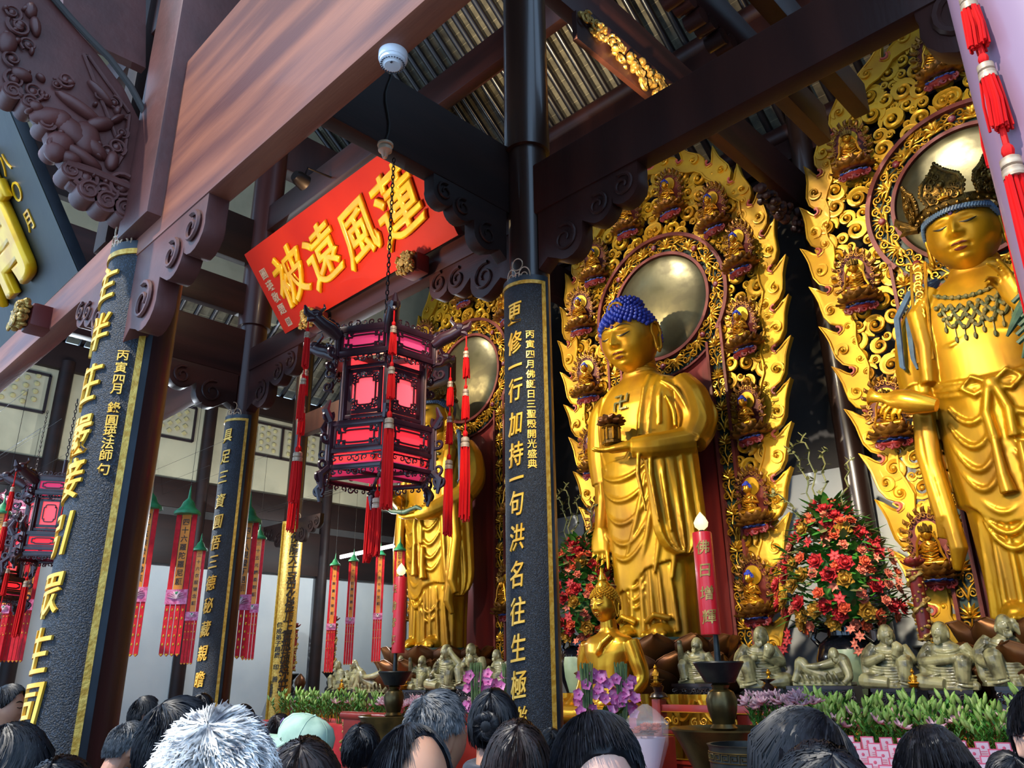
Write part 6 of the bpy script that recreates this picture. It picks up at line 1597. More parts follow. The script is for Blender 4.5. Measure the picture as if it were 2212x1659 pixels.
# dragon candles on dark turned holders
def dragon_candle(lab, lab2, px, y0, y1, yb, Y):
    A, B, C_ = onY(px, y1, Y), onY(px, y0, Y), onY(px, yb, Y); h = float(B[2] - A[2]) * .84; r = .085
    t = thing('dragon_candle', lab, 'candle', tuple(A))
    m = MB().lathe([(r * .92, 0), (r * .95, h * .98), (r * 1.05, h), (r * .5, h)], 20); m.build('wax', 'red_lacquer', t)
    g = MB(); P = [(r * 1.05 * math.sin(a * 1.0), -r * 1.05 * math.cos(a), h * (.04 + .92 * k / 60)) for k, a in ((k, k * .23) for k in range(61))]
    g.tube(P, [.024 + .012 * math.sin(k * 1.3) for k in range(61)], 7)
    for k in range(70):
        a = rnd.random() * 6.28; g.ball((r * 1.02 * math.sin(a), -r * 1.02 * math.cos(a), h * rnd.random()), rnd.uniform(.012, .028), 6, 4)
    for z in (.02, h): g.tube([(r * 1.05 * math.sin(a), -r * 1.05 * math.cos(a), z) for a in np.linspace(0, 6.28, 20)], .014, 6)
    g.build('gold_dragon', 'gold_pale', t)
    f = MB().tube([(0, 0, h), (0, 0, h * 1.06)], .02, 8); pm = petal_mb(.12, .05, .03)
    for k in range(2): lotus_ring_mb(f, pm, 7, .03 + .02 * k, h * 1.05, .25 + .45 * k, .5 * k)
    f.build('lotus_flame', 'red_lacquer', t)
    z = float(A[2]) - .05; k = z - AZ
    t = thing('candle_holder', lab2, 'candle holder', (A[0], A[1], AZ))
    MB().tube([(0, 0, k - .02), (0, 0, k + .055)], .012, 6).build('spike', 'iron', t)
    MB().lathe([(.15, 0), (.15, .03), (.08, .05), (.1, .1), (.1, .15), (.05, .2), (.07, .25), (.07, .29), (.04, .33), (.05, .37), (.05, k - .16), (.14, k - .05), (.18, k - .02), (.175, k), (0, k - .01)], 24).build('turned_stem', 'bronze_dark', t)
dragon_candle('gold dragon candle at the right, beside the flower vase', 'dark turned holder under the right dragon candle', 2003, 1200, 1385, 1480, 10.6)
dragon_candle('gold dragon candle between the yellow panel and the pair of monks', 'dark turned holder left of the pair of monks', 714, 1330, 1445, 1490, 10.2)
dragon_candle('gold dragon candle in front of the yellow panel', 'dark turned holder in front of the yellow panel', 629, 1345, 1450, 1500, 10.2)
t = thing('bud_finial', 'brown lotus bud ornament beside the holder at the yellow panel', 'ornament', tuple(onY(647, 1490, 10.1)))
MB().lathe([(.12, -.1), (.13, -.02), (.06, 0), (.1, .05), (.13, .14), (.1, .24), (.03, .32), (0, .34)], 16).build('bud', 'bronze_petal', t)
# big incense tripod
P = atd(1618, 1607, 5.4); t = thing('incense_burner', 'dark bronze incense burner with meander band in front of the censer bowl', 'incense burner', (P[0], P[1], 0)); z = float(P[2]); R = .27
MB().lathe([(R * .7, z - .55), (R * .98, z - .42), (R, z - .1), (R * 1.0, z - .02), (R * 1.05, z), (R * .95, z), (R * .93, z - .1), (0, z - .14)], 48).build('drum', 'bronze_dark', t)
m = MB()
for k in range(26):
    a0 = 2 * PI * k / 26
    fn = lambda x, y: ((R + .004) * math.cos(a0 + x / R), (R + .004) * math.sin(a0 + x / R), z - .075 + y)
    m.tube([fn(*p) for p in ((-.028, -.02), (-.028, .02), (.02, .02), (.02, -.01), (-.012, -.01), (-.012, .006))], .0035, 4)
for zz in (z - .045, z - .105): m.tube([((R + .003) * math.cos(a), (R + .003) * math.sin(a), zz) for a in np.linspace(0, 6.283, 40)], .004, 5)
m.build('meander_band', 'bronze', t)
m = MB(); put_text(m, '龍', lambda x, y, d_: ((R + d_) * math.sin(x / R + .35), -(R + d_) * math.cos(x / R + .35), z - .24 + y), .13, 0, ext=.02, cuts=5); m.build('character', 'bronze', t)
for k in range(3):
    a = 2 * PI * k / 3 + .6; MB().tube([(R * .8 * math.cos(a), R * .8 * math.sin(a), z - .45), (R * 1.0 * math.cos(a), R * 1.0 * math.sin(a), z - .75), (R * .8 * math.cos(a), R * .8 * math.sin(a), z - 1.1), (R * .9 * math.cos(a), R * .9 * math.sin(a), 0)], [.07, .05, .045, .06], 10).build('leg', 'bronze_dark', t)
m = MB(); a = PI * 1.12
for k in range(16): m.ball(((R + .05) * math.cos(a) + rnd.uniform(-.03, .03), (R + .05) * math.sin(a) + rnd.uniform(-.03, .03), z - .28 + rnd.uniform(-.08, .08)), rnd.uniform(.018, .035), 7, 5)
m.build('lion_handle', 'gold_pale', t)

# ================================================================ flowers
def rose(name, m, r, n=14, star=False):
    mb = MB(); p = petal_mb(r * .95, r * (.5 if not star else .24), r * .3)
    if star: lotus_ring_mb(mb, p, 6, 0.0, 0, 1.25); mb.ball((0, 0, r * .1), r * .15, 6, 5)
    else:
        lotus_ring_mb(mb, p, 6, r * .1, 0, 1.15); lotus_ring_mb(mb, p, 6, r * .08, r * .05, .75, .5, .85); lotus_ring_mb(mb, p, 5, r * .05, r * .1, .35, .2, .7); mb.ball((0, 0, r * .35), r * .22, 7, 5)
    return mb.mesh(name, m)
ROSES = [rose('flower', 'rose_red', .115), rose('flower', 'rose_orange', .085), rose('flower', 'rose_coral', .075), rose('flower', 'rose_gold', .12), rose('flower', 'rose_red', .1, star=True), rose('flower', 'rose_coral', .09, star=True)]
def leafm(mb, p, d, L, w):
    p, d = Vector(p), Vector(d).normalized(); s = d.cross(Vector((0, 0, 1)));
    s = s.normalized() if s.length > .01 else Vector((1, 0, 0)); n = s.cross(d)
    pts = [(p, .15), (p + d * L * .35 + n * L * .06, 1), (p + d * L * .7 + n * L * .04, .75), (p + d * L, .02)]
    v = []
    for q, k in pts: v += [q - s * w * k - n * w * .3 * k, q, q + s * w * k - n * w * .3 * k]
    mb.add([tuple(q) for q in v], [(0, 1, 4, 3), (1, 2, 5, 4), (3, 4, 7, 6), (4, 5, 8, 7), (6, 7, 10, 9), (7, 8, 11, 10)])
def arrangement(lab, vlab, loc, zn):
    t = thing('flower_arrangement', lab, 'flowers', (loc[0], loc[1], zn)); r = random.Random(5)
    fo, dr, vi = MB(), MB(), MB()
    prof = lambda q: np.interp(q, [0, .12, .35, .6, .85, 1.0], [.55, .82, .86, .68, .42, .15])
    for i in range(1100):
        q = r.random() ** .9; a = r.uniform(0, 2 * PI); R_ = prof(q) * r.uniform(.35, 1.0); z = -.1 + 1.75 * q
        leafm(fo if r.random() < .7 else dr, (R_ * math.cos(a), R_ * math.sin(a) * .75, z), (math.cos(a), math.sin(a), r.uniform(-.5, .8)), r.uniform(.12, .26), r.uniform(.03, .06))
    fo.ball((0, .1, .6), (.34, .22, .62), 16, 12)
    for (x0, x1, h, lf) in ((-.1, -.45, 1.15, 26), (.0, .12, 1.0, 20), (-.3, -.85, .5, 22), (.25, .5, .8, 4), (-.05, -.2, 1.3, 18)):
        P = [(x0 + (x1 - x0) * k / 14 + .04 * math.sin(k * 1.7), -.1 + .05 * math.cos(k), 1.4 + h * math.sin(.5 * PI * k / 14) + .03 * math.sin(k * 2.3)) for k in range(15)]
        vi.tube(P, [.012] * 14 + [.004], 5)
        for k in range(lf): q = P[min(14, 2 + k * 12 // lf)]; leafm(vi, q, (r.uniform(-1, 1), r.uniform(-1, .4), r.uniform(-.3, .8)), .09, .025)
    fo.build('foliage', 'leaf', t); dr.build('dry_leaves', 'leaf_dry', t); vi.build('curling_vines', 'leaf_dry', t)
    pts = []
    for i in range(900):
        if len(pts) >= 96: break
        q = r.random(); a = r.uniform(PI, 2 * PI) + r.uniform(-.3, .3); R_ = prof(q) * r.uniform(.86, 1.03); p = Vector((R_ * math.cos(a), R_ * math.sin(a) * .8, -.08 + 1.72 * q))
        if any((p - o).length < .12 for o in pts): continue
        pts.append(p); n = Vector((math.cos(a), math.sin(a) * 1.1, .35 + .6 * (q > .8) - .5 * (q < .12))).normalized()
        o = bpy.data.objects.new('flower', ROSES[r.choices(range(6), (22, 26, 20, 8, 6, 12))[0]]); COL.objects.link(o); o.parent = t
        o.matrix_local = Matrix.Translation(p) @ Vector((0, 0, 1)).rotation_difference(n).to_matrix().to_4x4() @ Matrix.Rotation(r.random() * 6, 4, 'Z')
    for k in range(9):
        o = bpy.data.objects.new('flower', ROSES[5 if k < 5 else 4]); COL.objects.link(o); o.parent = t
        o.matrix_local = Matrix.Translation((.28 + .07 * math.sin(k * 1.9) + .02 * k, -.5 + .03 * k, -.1 - .09 * k) if k < 5 else (-.58 - .05 * (k - 5) - .03 * (k % 2), -.45, -.12 - .1 * (k - 5))) @ Matrix.Rotation(1.1 + .2 * (k % 3), 4, 'X') @ Matrix.Rotation(.5 * math.sin(k * 2.1), 4, 'Y') @ Matrix.Scale(.85, 4)
    v = thing('flower_vase', vlab, 'vase', (loc[0], loc[1], AZ)); h = zn - AZ
    MB().lathe([(.24, 0), (.28, .05), (.40, h * .35), (.42, h * .55), (.36, h * .74), (.24, h * .84), (.24, h * .95), (.34, h), (.3, h), (.2, h * .9)], 40).build('body', 'black_glaze', v)
    o = MB(); o.loft([[(rr * math.sin(a), -rr * math.cos(a), z) for a in np.linspace(-.2, .9, 12)] for z, rr in ((.1, .32), (h * .35, .404), (h * .55, .424), (h * .66, .4))], cap=False, closed=False); o.build('celadon_panel', 'celadon', v)
    for e in (-1, 1): MB().tube([(e * .25, 0, h * .92), (e * .4, 0, h * .95), (e * .47, 0, h * .82), (e * .36, 0, h * .7)], .04, 8).build('handle', 'black_glaze', v)
arrangement('big cone of red, orange and gold flowers with curling vines before the back wall', 'black glazed vase with green panel under the big flower cone', (-4.66, 11.12), 2.4)
arrangement('red and orange flower cone half hidden behind the middle column', 'black vase under the flower cone behind the middle column', (-9.16, 11.0), 2.4)

def lily_bunch(pink):
    t = thing('lily_bunch', 'x', 'flowers'); r = random.Random(11 + pink); fo = MB()
    bud = MB().lathe([(.006, 0), (.022, .03), (.026, .07), (.018, .12), (.004, .15)], 8).mesh('bud', 'bud')
    ml = MB(); pm = petal_mb(.13, .03, .04); lotus_ring_mb(ml, pm, 6, .01, 0, .75); flo = ml.mesh('open_flower', 'lily_pink')
    for i in range(9):
        x, y = r.uniform(-.16, .16), r.uniform(-.14, .14); h = r.uniform(.4, .62); tip = Vector((x * 1.6, y * 1.6, h))
        fo.tube([(x * .4, y * .4, 0), tuple(tip)], .007, 5)
        for k in range(11):
            q = .35 + .65 * k / 11; a = k * 2.4; leafm(fo, tuple(Vector((x * .4, y * .4, 0)).lerp(tip, q)), (math.cos(a), math.sin(a), .5 + .6 * q), r.uniform(.1, .17), .02)
        for k in range(2 if not pink else 3):
            open_ = pink or (r.random() < .12)
            o = bpy.data.objects.new('open_flower' if open_ else 'bud', flo if open_ else bud); COL.objects.link(o); o.parent = t
            a = r.uniform(0, 6.28); n = Vector((.5 * math.cos(a), .5 * math.sin(a) - .3 * pink, 1)).normalized()
            o.matrix_local = Matrix.Translation(tip + Vector((.05 * math.cos(a), .05 * math.sin(a), r.uniform(-.06, .03)))) @ Vector((0, 0, 1)).rotation_difference(n).to_matrix().to_4x4()
    fo.build('stems_and_leaves', 'leaf', t)
    if pink: MB().box((0, -.18, .1), (.1, .01, .13)).build('gift_card', 'card_pink', t)
    return t
TZ_ = 1.02
solid('offering_table', 'red covered offering table at the right under the green lilies', 'table', -4.3, -1.2, 7.3, 9.3, 0, TZ_, 'paper_red')
solid('offering_table', 'red covered offering table at the left under the green lilies', 'table', -15.0, -8.2, 8.2, 9.5, 0, TZ_, 'paper_red')
G_, K_ = lily_bunch(0), lily_bunch(1)
def put(src, first, lab, grp, p, s, rz):
    o = src if first else copy_tree(src); tag(o, lab, 'flowers', grp); o.location = p; o.rotation_euler.z = rz; o.scale = (s, s, s)
k = 0
for row, (Y, z) in enumerate(((8.75, TZ_), (8.35, TZ_ - .0), (7.95, TZ_ - .0))):
    for i in range(7):
        put(G_, k == 0, 'bunch of green budded lilies in the dense row at the right', 'green lily bunches on the right table', (-4.1 + .32 * i + .1 * row + rnd.uniform(-.05, .05), Y, z), rnd.uniform(.74, .88) - .06 * row, rnd.random() * 6); k += 1
for i in range(14):
    put(G_, False, 'bunch of green budded lilies in the row right of the narrow black panel', 'green lily bunches on the left table', (-14.5 + .24 * i, 8.5 + .25 * (i % 2), TZ_), rnd.uniform(.68, .8), rnd.random() * 6)
for i in range(9):
    put(K_, i == 0, 'bunch of pale pink lilies before the grey monks at the left', 'pink lily bunches on the left table', (-11.3 + .36 * i, 8.6 + .2 * (i % 2), TZ_), rnd.uniform(.62, .72), rnd.random() * 6)
for i in range(3):
    put(K_, False, 'bunch of pale pink lilies right of the big bronze stand', 'pink lily bunches on the right table', tuple(onY(1640 + 42 * i, 1592, 7.7)), .62, i * 2.0)
def orchid(lab, px, py, Y, fl=46):
    P = onY(px, py, Y); t = thing('orchid_bouquet', lab, 'flowers', (P[0], P[1], TZ_ + .1), rz=.7); r = random.Random(int(px)); z = float(P[2]) - TZ_ - .1
    fm = MB(); pm = petal_mb(.068, .042, .014); lotus_ring_mb(fm, pm, 5, .004, 0, 1.05); fm.ball((0, 0, .012), .014, 6, 5); fmesh = fm.mesh('orchid_flower', 'orchid')
    for k in range(fl):
        p = Vector((r.uniform(-.36, .36), r.uniform(-.2, .02), z + r.uniform(-.24, .2) - .25 * abs(r.uniform(-.3, .3)))); n = Vector((r.uniform(-.4, .4), -1, r.uniform(-.2, .5))).normalized()
        o = bpy.data.objects.new('orchid_flower', fmesh); COL.objects.link(o); o.parent = t
        o.matrix_local = Matrix.Translation(p) @ Vector((0, 0, 1)).rotation_difference(n).to_matrix().to_4x4() @ Matrix.Rotation(r.random() * 6, 4, 'Z')
    for s in (-.2, .2):
        m = MB()
        for k in range(30): x, y = r.uniform(-.07, .07), r.uniform(-.06, .06); m.tube([(s + x * .5, y - .12, z - .5), (s + x * 1.1, y - .12, z + .28 + r.uniform(-.05, .03))], .008, 5)
        m.build('stalk_bundle', 'stalk', t)
    m = MB()
    for k in range(12): a = k * .52; leafm(m, (0, -.05, z - .4), (math.cos(a), -abs(math.sin(a)) * .6, .5), .38, .05)
    m.tube([(-.1, 0, z - .5), (-.2, -.02, z)], .008, 5); m.build('leaves', 'leaf', t)
    MB().lathe([(.16, 0), (.22, .1), (.24, z - .42), (.2, z - .42)], 20).build('pot', 'porcelain', t)
    MB().box((.3, -.25, z - .35), (.08, .006, .11)).build('gift_card', 'card_pink', t)
orchid('purple orchid bouquet with green stalk bundles before the smooth golden statue', 1305, 1490, 7.9)
orchid('purple orchid bouquet with green stalk bundles just left of the middle column', 1065, 1485, 7.6)
solid('side_table', 'red table carrying the orchid bouquets behind the middle column', 'table', -8.6, -5.6, 7.3, 8.3, 0, TZ_ + .1, 'table_red')
# wrapped bouquet
P = atd(1398, 1600, 5.6); t = thing('wrapped_bouquet', 'small pink and lilac bouquet in clear wrapping left of the bronze stand', 'flowers', tuple(P))
for k in range(16):
    a = k * 2.4; q = .1 * math.sqrt(k / 16); o = bpy.data.objects.new('flower', ROSES[2]); COL.objects.link(o); o.parent = t; o.matrix_local = Matrix.Translation((q * math.cos(a), q * math.sin(a), .05 + .02 * (k % 3))) @ Matrix.Scale(.5, 4)
MB().lathe([(.02, -.35), (.13, .02)], 18, cap=False).build('paper_cone', 'card_white', t)
mb = MB(); mb.lathe([(.03, -.34), (.15, -.02), (.16, .12), (.08, .2), (.02, .24)], 14, cap=False); mt = mat('clear_wrap', '#ffffff', .08, spec=.8); mt.node_tree.nodes['Principled BSDF'].inputs['Alpha'].default_value = .14; o = mb.build('clear_wrap', 'clear_wrap', t)
solid('bench', 'dark bench under the wrapped bouquet', 'table', P[0] - .5, P[0] + .4, P[1] - .2, P[1] + .5, 0, float(P[2]) - .35, 'table_red')
# red altar table with a rolled end at the left
P = atd(745, 1545, 10.3); t = thing('scroll_table', 'red lacquer table with a rolled end and gilt carving left of the smaller bronze stand', 'table', (P[0], P[1], 0)); z = float(P[2])
MB().tube([(-.05, 0, z), (.95, 0, z)], .05, 12).build('roll', 'table_red', t); bx(0, .9, -.02, .5, z - .28, z - .03).build('front', 'table_red', t, bevel=.01); bx(0, .9, 0, .5, 0, z - .28).build('body', 'table_red', t)
m = MB()
for k in range(30): m.ball((-.06 + rnd.uniform(-.03, .03), rnd.uniform(0, .1), z - .04 - .4 * rnd.random()), rnd.uniform(.015, .03), 6, 5)
m.build('gilt_carving', 'gold_pale', t)
# prayer cards
cw = MB(); cw.box((0, 0, 0), (.10, .006, .14)); cmesh = cw.mesh('card', 'card_pink', bevel=.002); fw_ = MB(); fw_.box((0, -.004, 0), (.082, .003, .12)); fmesh = fw_.mesh('face', 'card_white')
sm_ = MB(); sm_.ball((0, -.006, .03), (.012, .002, .012), 8, 5)
for q in range(4): sm_.box((0, -.006, .0 - .014 * q), (.045, .001, .004))
smesh = sm_.mesh('print', 'card_pink')
tray = thing('card_rack', 'low red stepped rack holding the rows of pink and white prayer cards', 'rack')
for i in range(6): bx(-3.15, -1.5, 5.83 + i * .2, 6.03 + i * .2, 0, 1.015 + .03 * i).build('step', 'paper_red', tray)
k = 0
for i in range(6):
    for j in range(11):
        o = bpy.data.objects.new('prayer_card', cmesh); COL.objects.link(o); o.location = (-3.02 + j * .142 + rnd.uniform(-.02, .02), 5.95 + i * .2, 1.083 + .03 * i); o.rotation_euler = (-.25, 0, .55 + rnd.uniform(-.15, .15))
        tag(o, 'pink edged white prayer card standing in the rows at the lower right', 'card', 'prayer cards in rows at the lower right')
        for me, nm in ((fmesh, 'face'), (smesh, 'print')): c = bpy.data.objects.new(nm, me); COL.objects.link(c); c.parent = o
        k += 1
# ================================================================ the crowd
HW, HD, HH = .074, .093, .116
def person_meshes(tilt, key):
    """continuous body with head, neck, hands and feet; 1.70 m tall, facing -Y"""
    b = MB(); f = head_fn(HW, HD, HH, nose=.8, brow=.8, jaw=.24)
    Mh = Matrix.Translation((0, -.01, 1.47)) @ Matrix.Rotation(tilt, 4, 'X') @ Matrix.Translation((0, -.015, .114))
    hm = head_grid(f, 72, 54)
    for e in (-1, 1): ear(hm, e, HW * .96, HD * .9, HH * .92, 1.1)
    b.merge(hm, Mh)
    b.tube([(0, .015, 1.36), (0, .005, 1.45), tuple(Mh @ Vector((0, .01, -.05)))], [.066, .058, .058], 14)
    b.loft([ring(a, c, z, 28, 2.3, 0, y) for z, a, c, y in ((.84, .15, .1, 0), (.95, .165, .115, 0), (1.08, .14, .1, 0), (1.22, .165, .11, 0), (1.34, .18, .1, 0), (1.40, .14, .08, .005), (1.43, .07, .06, .01))])
    for e in (-1, 1):
        b.tube([(e * .15, .0, 1.37), (e * .20, .01, 1.2), (e * .225, .01, 1.08), (e * .23, -.03, .95), (e * .235, -.06, .85)], [.055, .05, .042, .036, .028], 12)
        hand(b, (e * .235, -.06, .85), (0, -.12, -1), (-e, -.2, 0), .18, (.25, .3, .35, .4), thumb=-e if e > 0 else 1, thumb_in=.2, r=.0095)
        b.tube([(e * .085, 0, .9), (e * .095, -.01, .5), (e * .095, .02, .28), (e * .095, .02, .08)], [.085, .06, .052, .038], 12)
        b.tube([(e * .095, .04, .05), (e * .1, -.05, .04), (e * .105, -.14, .03)], [.04, .042, .03], 10)
    body = remesh(b, 'person_body_' + key, 'skin', .0062, 2, False, .4)
    return body, Mh, f
PM = {k: person_meshes(t, k) for k, t in (('level', .0), ('down', .30), ('up', -.22))}
def coat_mesh():
    b = MB()
    b.loft([ring(a, c, z, 32, 2.4, 0, y) for z, a, c, y in ((.80, .205, .15, 0), (1.0, .20, .145, 0), (1.2, .205, .145, 0), (1.33, .205, .13, 0), (1.40, .165, .11, .01), (1.435, .10, .085, .015), (1.465, .085, .078, .015))])
    for e in (-1, 1): b.tube([(e * .15, .0, 1.375), (e * .215, .01, 1.2), (e * .24, .01, 1.08), (e * .245, -.03, .96), (e * .245, -.05, .88)], [.08, .075, .065, .058, .052], 14)
    b.tube([(.085 * math.sin(a), .012 - .075 * math.cos(a), 1.455 + .012 * math.cos(a)) for a in np.linspace(0, 6.283, 25)], .022, 8)
    for z in (.9, 1.02, 1.12): b.tube([(.205 * math.cos(a), .148 * math.sin(a), z + .01 * math.sin(3 * a)) for a in np.linspace(0, 6.283, 30)], .012, 6)
    return remesh(b, 'coat', 'coat_navy', .011, 2, False, .5)
def hood_mesh():
    b = MB(); b.tube([(.12 * math.sin(a), .05 + .07 * math.cos(a) * (1 if math.cos(a) > 0 else .6), 1.425 + .02 * math.cos(a)) for a in np.linspace(-2.4, 2.4, 25)], [.03 + .025 * math.cos(a * .6) for a in np.linspace(-2.4, 2.4, 25)], 10)
    return b.mesh('hood', 'coat_navy')
def legs_mesh():
    b = MB()
    b.loft([ring(a, c, z, 24) for z, a, c in ((.78, .18, .125), (.9, .175, .12), (.98, .16, .115))])
    for e in (-1, 1): b.tube([(e * .09, 0, .86), (e * .098, -.01, .5), (e * .1, .02, .25), (e * .1, .02, .07)], [.1, .08, .07, .062], 14)
    return remesh(b, 'trousers', 'trousers', .014, 2, False, .5)
def shoes_mesh():
    b = MB()
    for e in (-1, 1): b.tube([(e * .097, .07, .045), (e * .1, .0, .05), (e * .105, -.1, .04), (e * .108, -.17, .032)], [.042, .05, .048, .034], 10)
    return b.mesh('shoes', 'shoe')
COAT, HOOD, LEGS, SHOES = coat_mesh(), hood_mesh(), legs_mesh(), shoes_mesh()
def hairline(style):
    def f(u):
        a = abs(((u + PI) % (2 * PI)) - PI)             # 0 front, pi back
        front = {'bald': 1.0, 'short': .62, 'white': .62, 'grey': .7, 'part': .66}.get(style, .55)
        pts = [(0, front), (.55, front * .95), (.9, front * .55), (1.2, .15), (1.45, .0), (1.62, .12), (1.85, -.1), (2.2, -.5), (3.15, -.62)]
        return float(np.interp(a, [p[0] for p in pts], [p[1] for p in pts]))
    return f
def hair(style, seed, m):
    r = random.Random(seed); hl = hairline(style); mb = MB()
    th = {'bald': .007, 'short': .014, 'white': .016, 'grey': .012}.get(style, .017)
    def P(u, v, off):
        ph = -.5 * max(0.0, math.sin(v)) ** 2; x0, y0, z0 = math.sin(u) * math.cos(v), -math.cos(u) * math.cos(v), math.sin(v)
        n = Vector((x0, y0 * math.cos(ph) - z0 * math.sin(ph), y0 * math.sin(ph) + z0 * math.cos(ph)))
        off = off + .0045 * mnoise.noise((math.sin(u) * 6, math.cos(u) * 6, v * 1.2 + seed)) + .003 * mnoise.noise((math.sin(u) * 15, math.cos(u) * 15, v * 1.5 + seed))
        return Vector((n.x * (HW + off), n.y * (HD + off) , n.z * (HH + off)))
    nu, nv = 56, 16; rr = []
    for j in range(nv):
        q = j / (nv - 1); rr.append([P(2 * PI * i / nu, hl(2 * PI * i / nu) + (PI / 2 * .995 - hl(2 * PI * i / nu)) * q, th * (.25 + .75 * min(1, q * 5)) + .004 * mnoise.noise((i * .35, j * .5, seed))) for i in range(nu)])
    mb.loft(rr)
    long = {'long': .34, 'bob': .14, 'part': .2}.get(style, 0)
    n = {'white': 3800, 'grey': 2200, 'long': 1500, 'bob': 1500, 'part': 1500, 'bald': 1500}.get(style, 1700)
    w0 = (r.uniform(-.25, .25), r.uniform(.1, .5))           # whorl
    for k in range(n):
        u = r.uniform(0, 2 * PI); vb = hl(u); st = PI / 2 - r.random() ** .6 * (PI / 2 - vb) * .95
        L = {'white': .05, 'grey': .05, 'short': .07, 'bald': .08, 'bun': .12}.get(style, .2)
        pts = []; v = st; uu = u + r.uniform(-.1, .1); rise = {'white': .016, 'grey': .007, 'short': .006, 'bald': .004}.get(style, .003)
        dv = L / HH / 5; sw = r.uniform(-.12, .12) + (.16 if style in ('short', 'bald') else 0) * math.cos(u)
        for i in range(6):
            if v > vb: pts.append(P(uu, v, th + .001 + rise * (i / 5) ** 1.5 * r.uniform(.5, 1.4)))
            elif long:
                e = P(uu, vb, th + .004); pts.append(Vector((e.x * (1 + .02 * i), e.y * 1.02 + .006 * i * (-1 if math.cos(uu) > .3 else .4), pts[-1].z - L / 5 if pts else e.z)))
            else: break
            v -= dv; uu += sw * .25
        if len(pts) < 3: continue
        mb.tube(pts, [.0015] * (len(pts) - 1) + [.0004], 3, cap=False)
    if long:
        for k in range(1100):
            u = r.uniform(.75 if style != 'long' else 1.0, 2 * PI - .75); a = abs(((u + PI) % (2 * PI)) - PI)
            e = P(u, hl(u) + .25, th); L = long * r.uniform(.75, 1.0) + (hl(u) + .25) * HH * .8
            pts = [e, e + Vector((math.sin(u) * .010, -math.cos(u) * .008, -L * .3)), e + Vector((math.sin(u) * .014, -math.cos(u) * .012, -L * .65)), e + Vector((math.sin(u) * (.006 if style == 'long' else -.008), -math.cos(u) * .004, -L))]
            mb.tube(pts, [.003, .0045, .0042, .001], 4, cap=False)
    if style == 'bun':
        c = Vector((0, HD + .035, .01))
        for k in range(26):
            ph = k * .5; mb.tube([c + Vector(((.030 + .016 * math.cos(q * 2 + ph)) * math.cos(q), .018 * math.sin(q * 2 + ph), (.030 + .016 * math.cos(q * 2 + ph)) * math.sin(q))) for q in np.linspace(0, 6.283, 16)], .006, 4, cap=False)
        mb.ball(tuple(c), (.04, .022, .04), 12, 8)
    return mb.mesh('hair', m, ang=70)
HAIRS = {}
def person(lab, px, py, wpx, style, deg, coat, tilt='level', hm='hair_black', skin='skin', seed=0, d=None, hood=False):
    d = d or FPX * .185 / wpx; T_ = atd(px, py, d); body, Mh, f = PM[tilt]
    top = (Mh @ Vector((0, 0, HH + .016))).z; s = float(T_[2]) / top
    rz = math.radians(deg); off = Matrix.Rotation(rz, 3, 'Z') @ (Mh @ Vector((0, 0, HH))) * s
    root = thing('person', lab, 'person', (float(T_[0]) - off.x, float(T_[1]) - off.y, 0), rz=rz, scale=s, group='visitors crowding before the altar')
    def part(nm, me, m=None):
        o = link(nm, me, root)
        if m: o.material_slots[0].link = 'OBJECT'; o.material_slots[0].material = M[m]
        return o
    part('body', body, skin); part('coat', COAT, 'coat_' + coat); part('trousers', LEGS); part('shoes', SHOES)
    if hood: part('hood', HOOD, 'coat_' + coat)
    if style != 'cap':
        k = (style, seed, hm)
        if k not in HAIRS: HAIRS[k] = hair(style, seed, hm)
        h = part('hair', HAIRS[k]); h.matrix_local = Mh
    face = bpy.data.objects.new('face', None)
    bpy.data.objects.remove(face)
    return root, Mh, f
def face_parts(root, Mh, f):
    e = MB()
    for s in (-1, 1):
        q = np.linspace(0, 1, 10); e.tube(at_face(f, s * (.2 + .34 * q), .05 - .03 * np.sin(PI * q), .001), .0022, 5); e.tube(at_face(f, s * (.14 + .46 * q), .24 + .08 * np.sin(PI * (q * .8 + .1)), .002), .0032 * np.sin(PI * (.1 + .85 * q)) + .0004, 5)
    o = e.build('eyes_and_brows', 'face_ink', root); o.matrix_local = Mh
    l = MB(); q = np.linspace(-1, 1, 9); l.tube(at_face(f, q * .22, -.47 + .01 * q * q, .001), .004 * (1.05 - q * q), 6); o = l.build('lips', 'lip', root); o.matrix_local = Mh
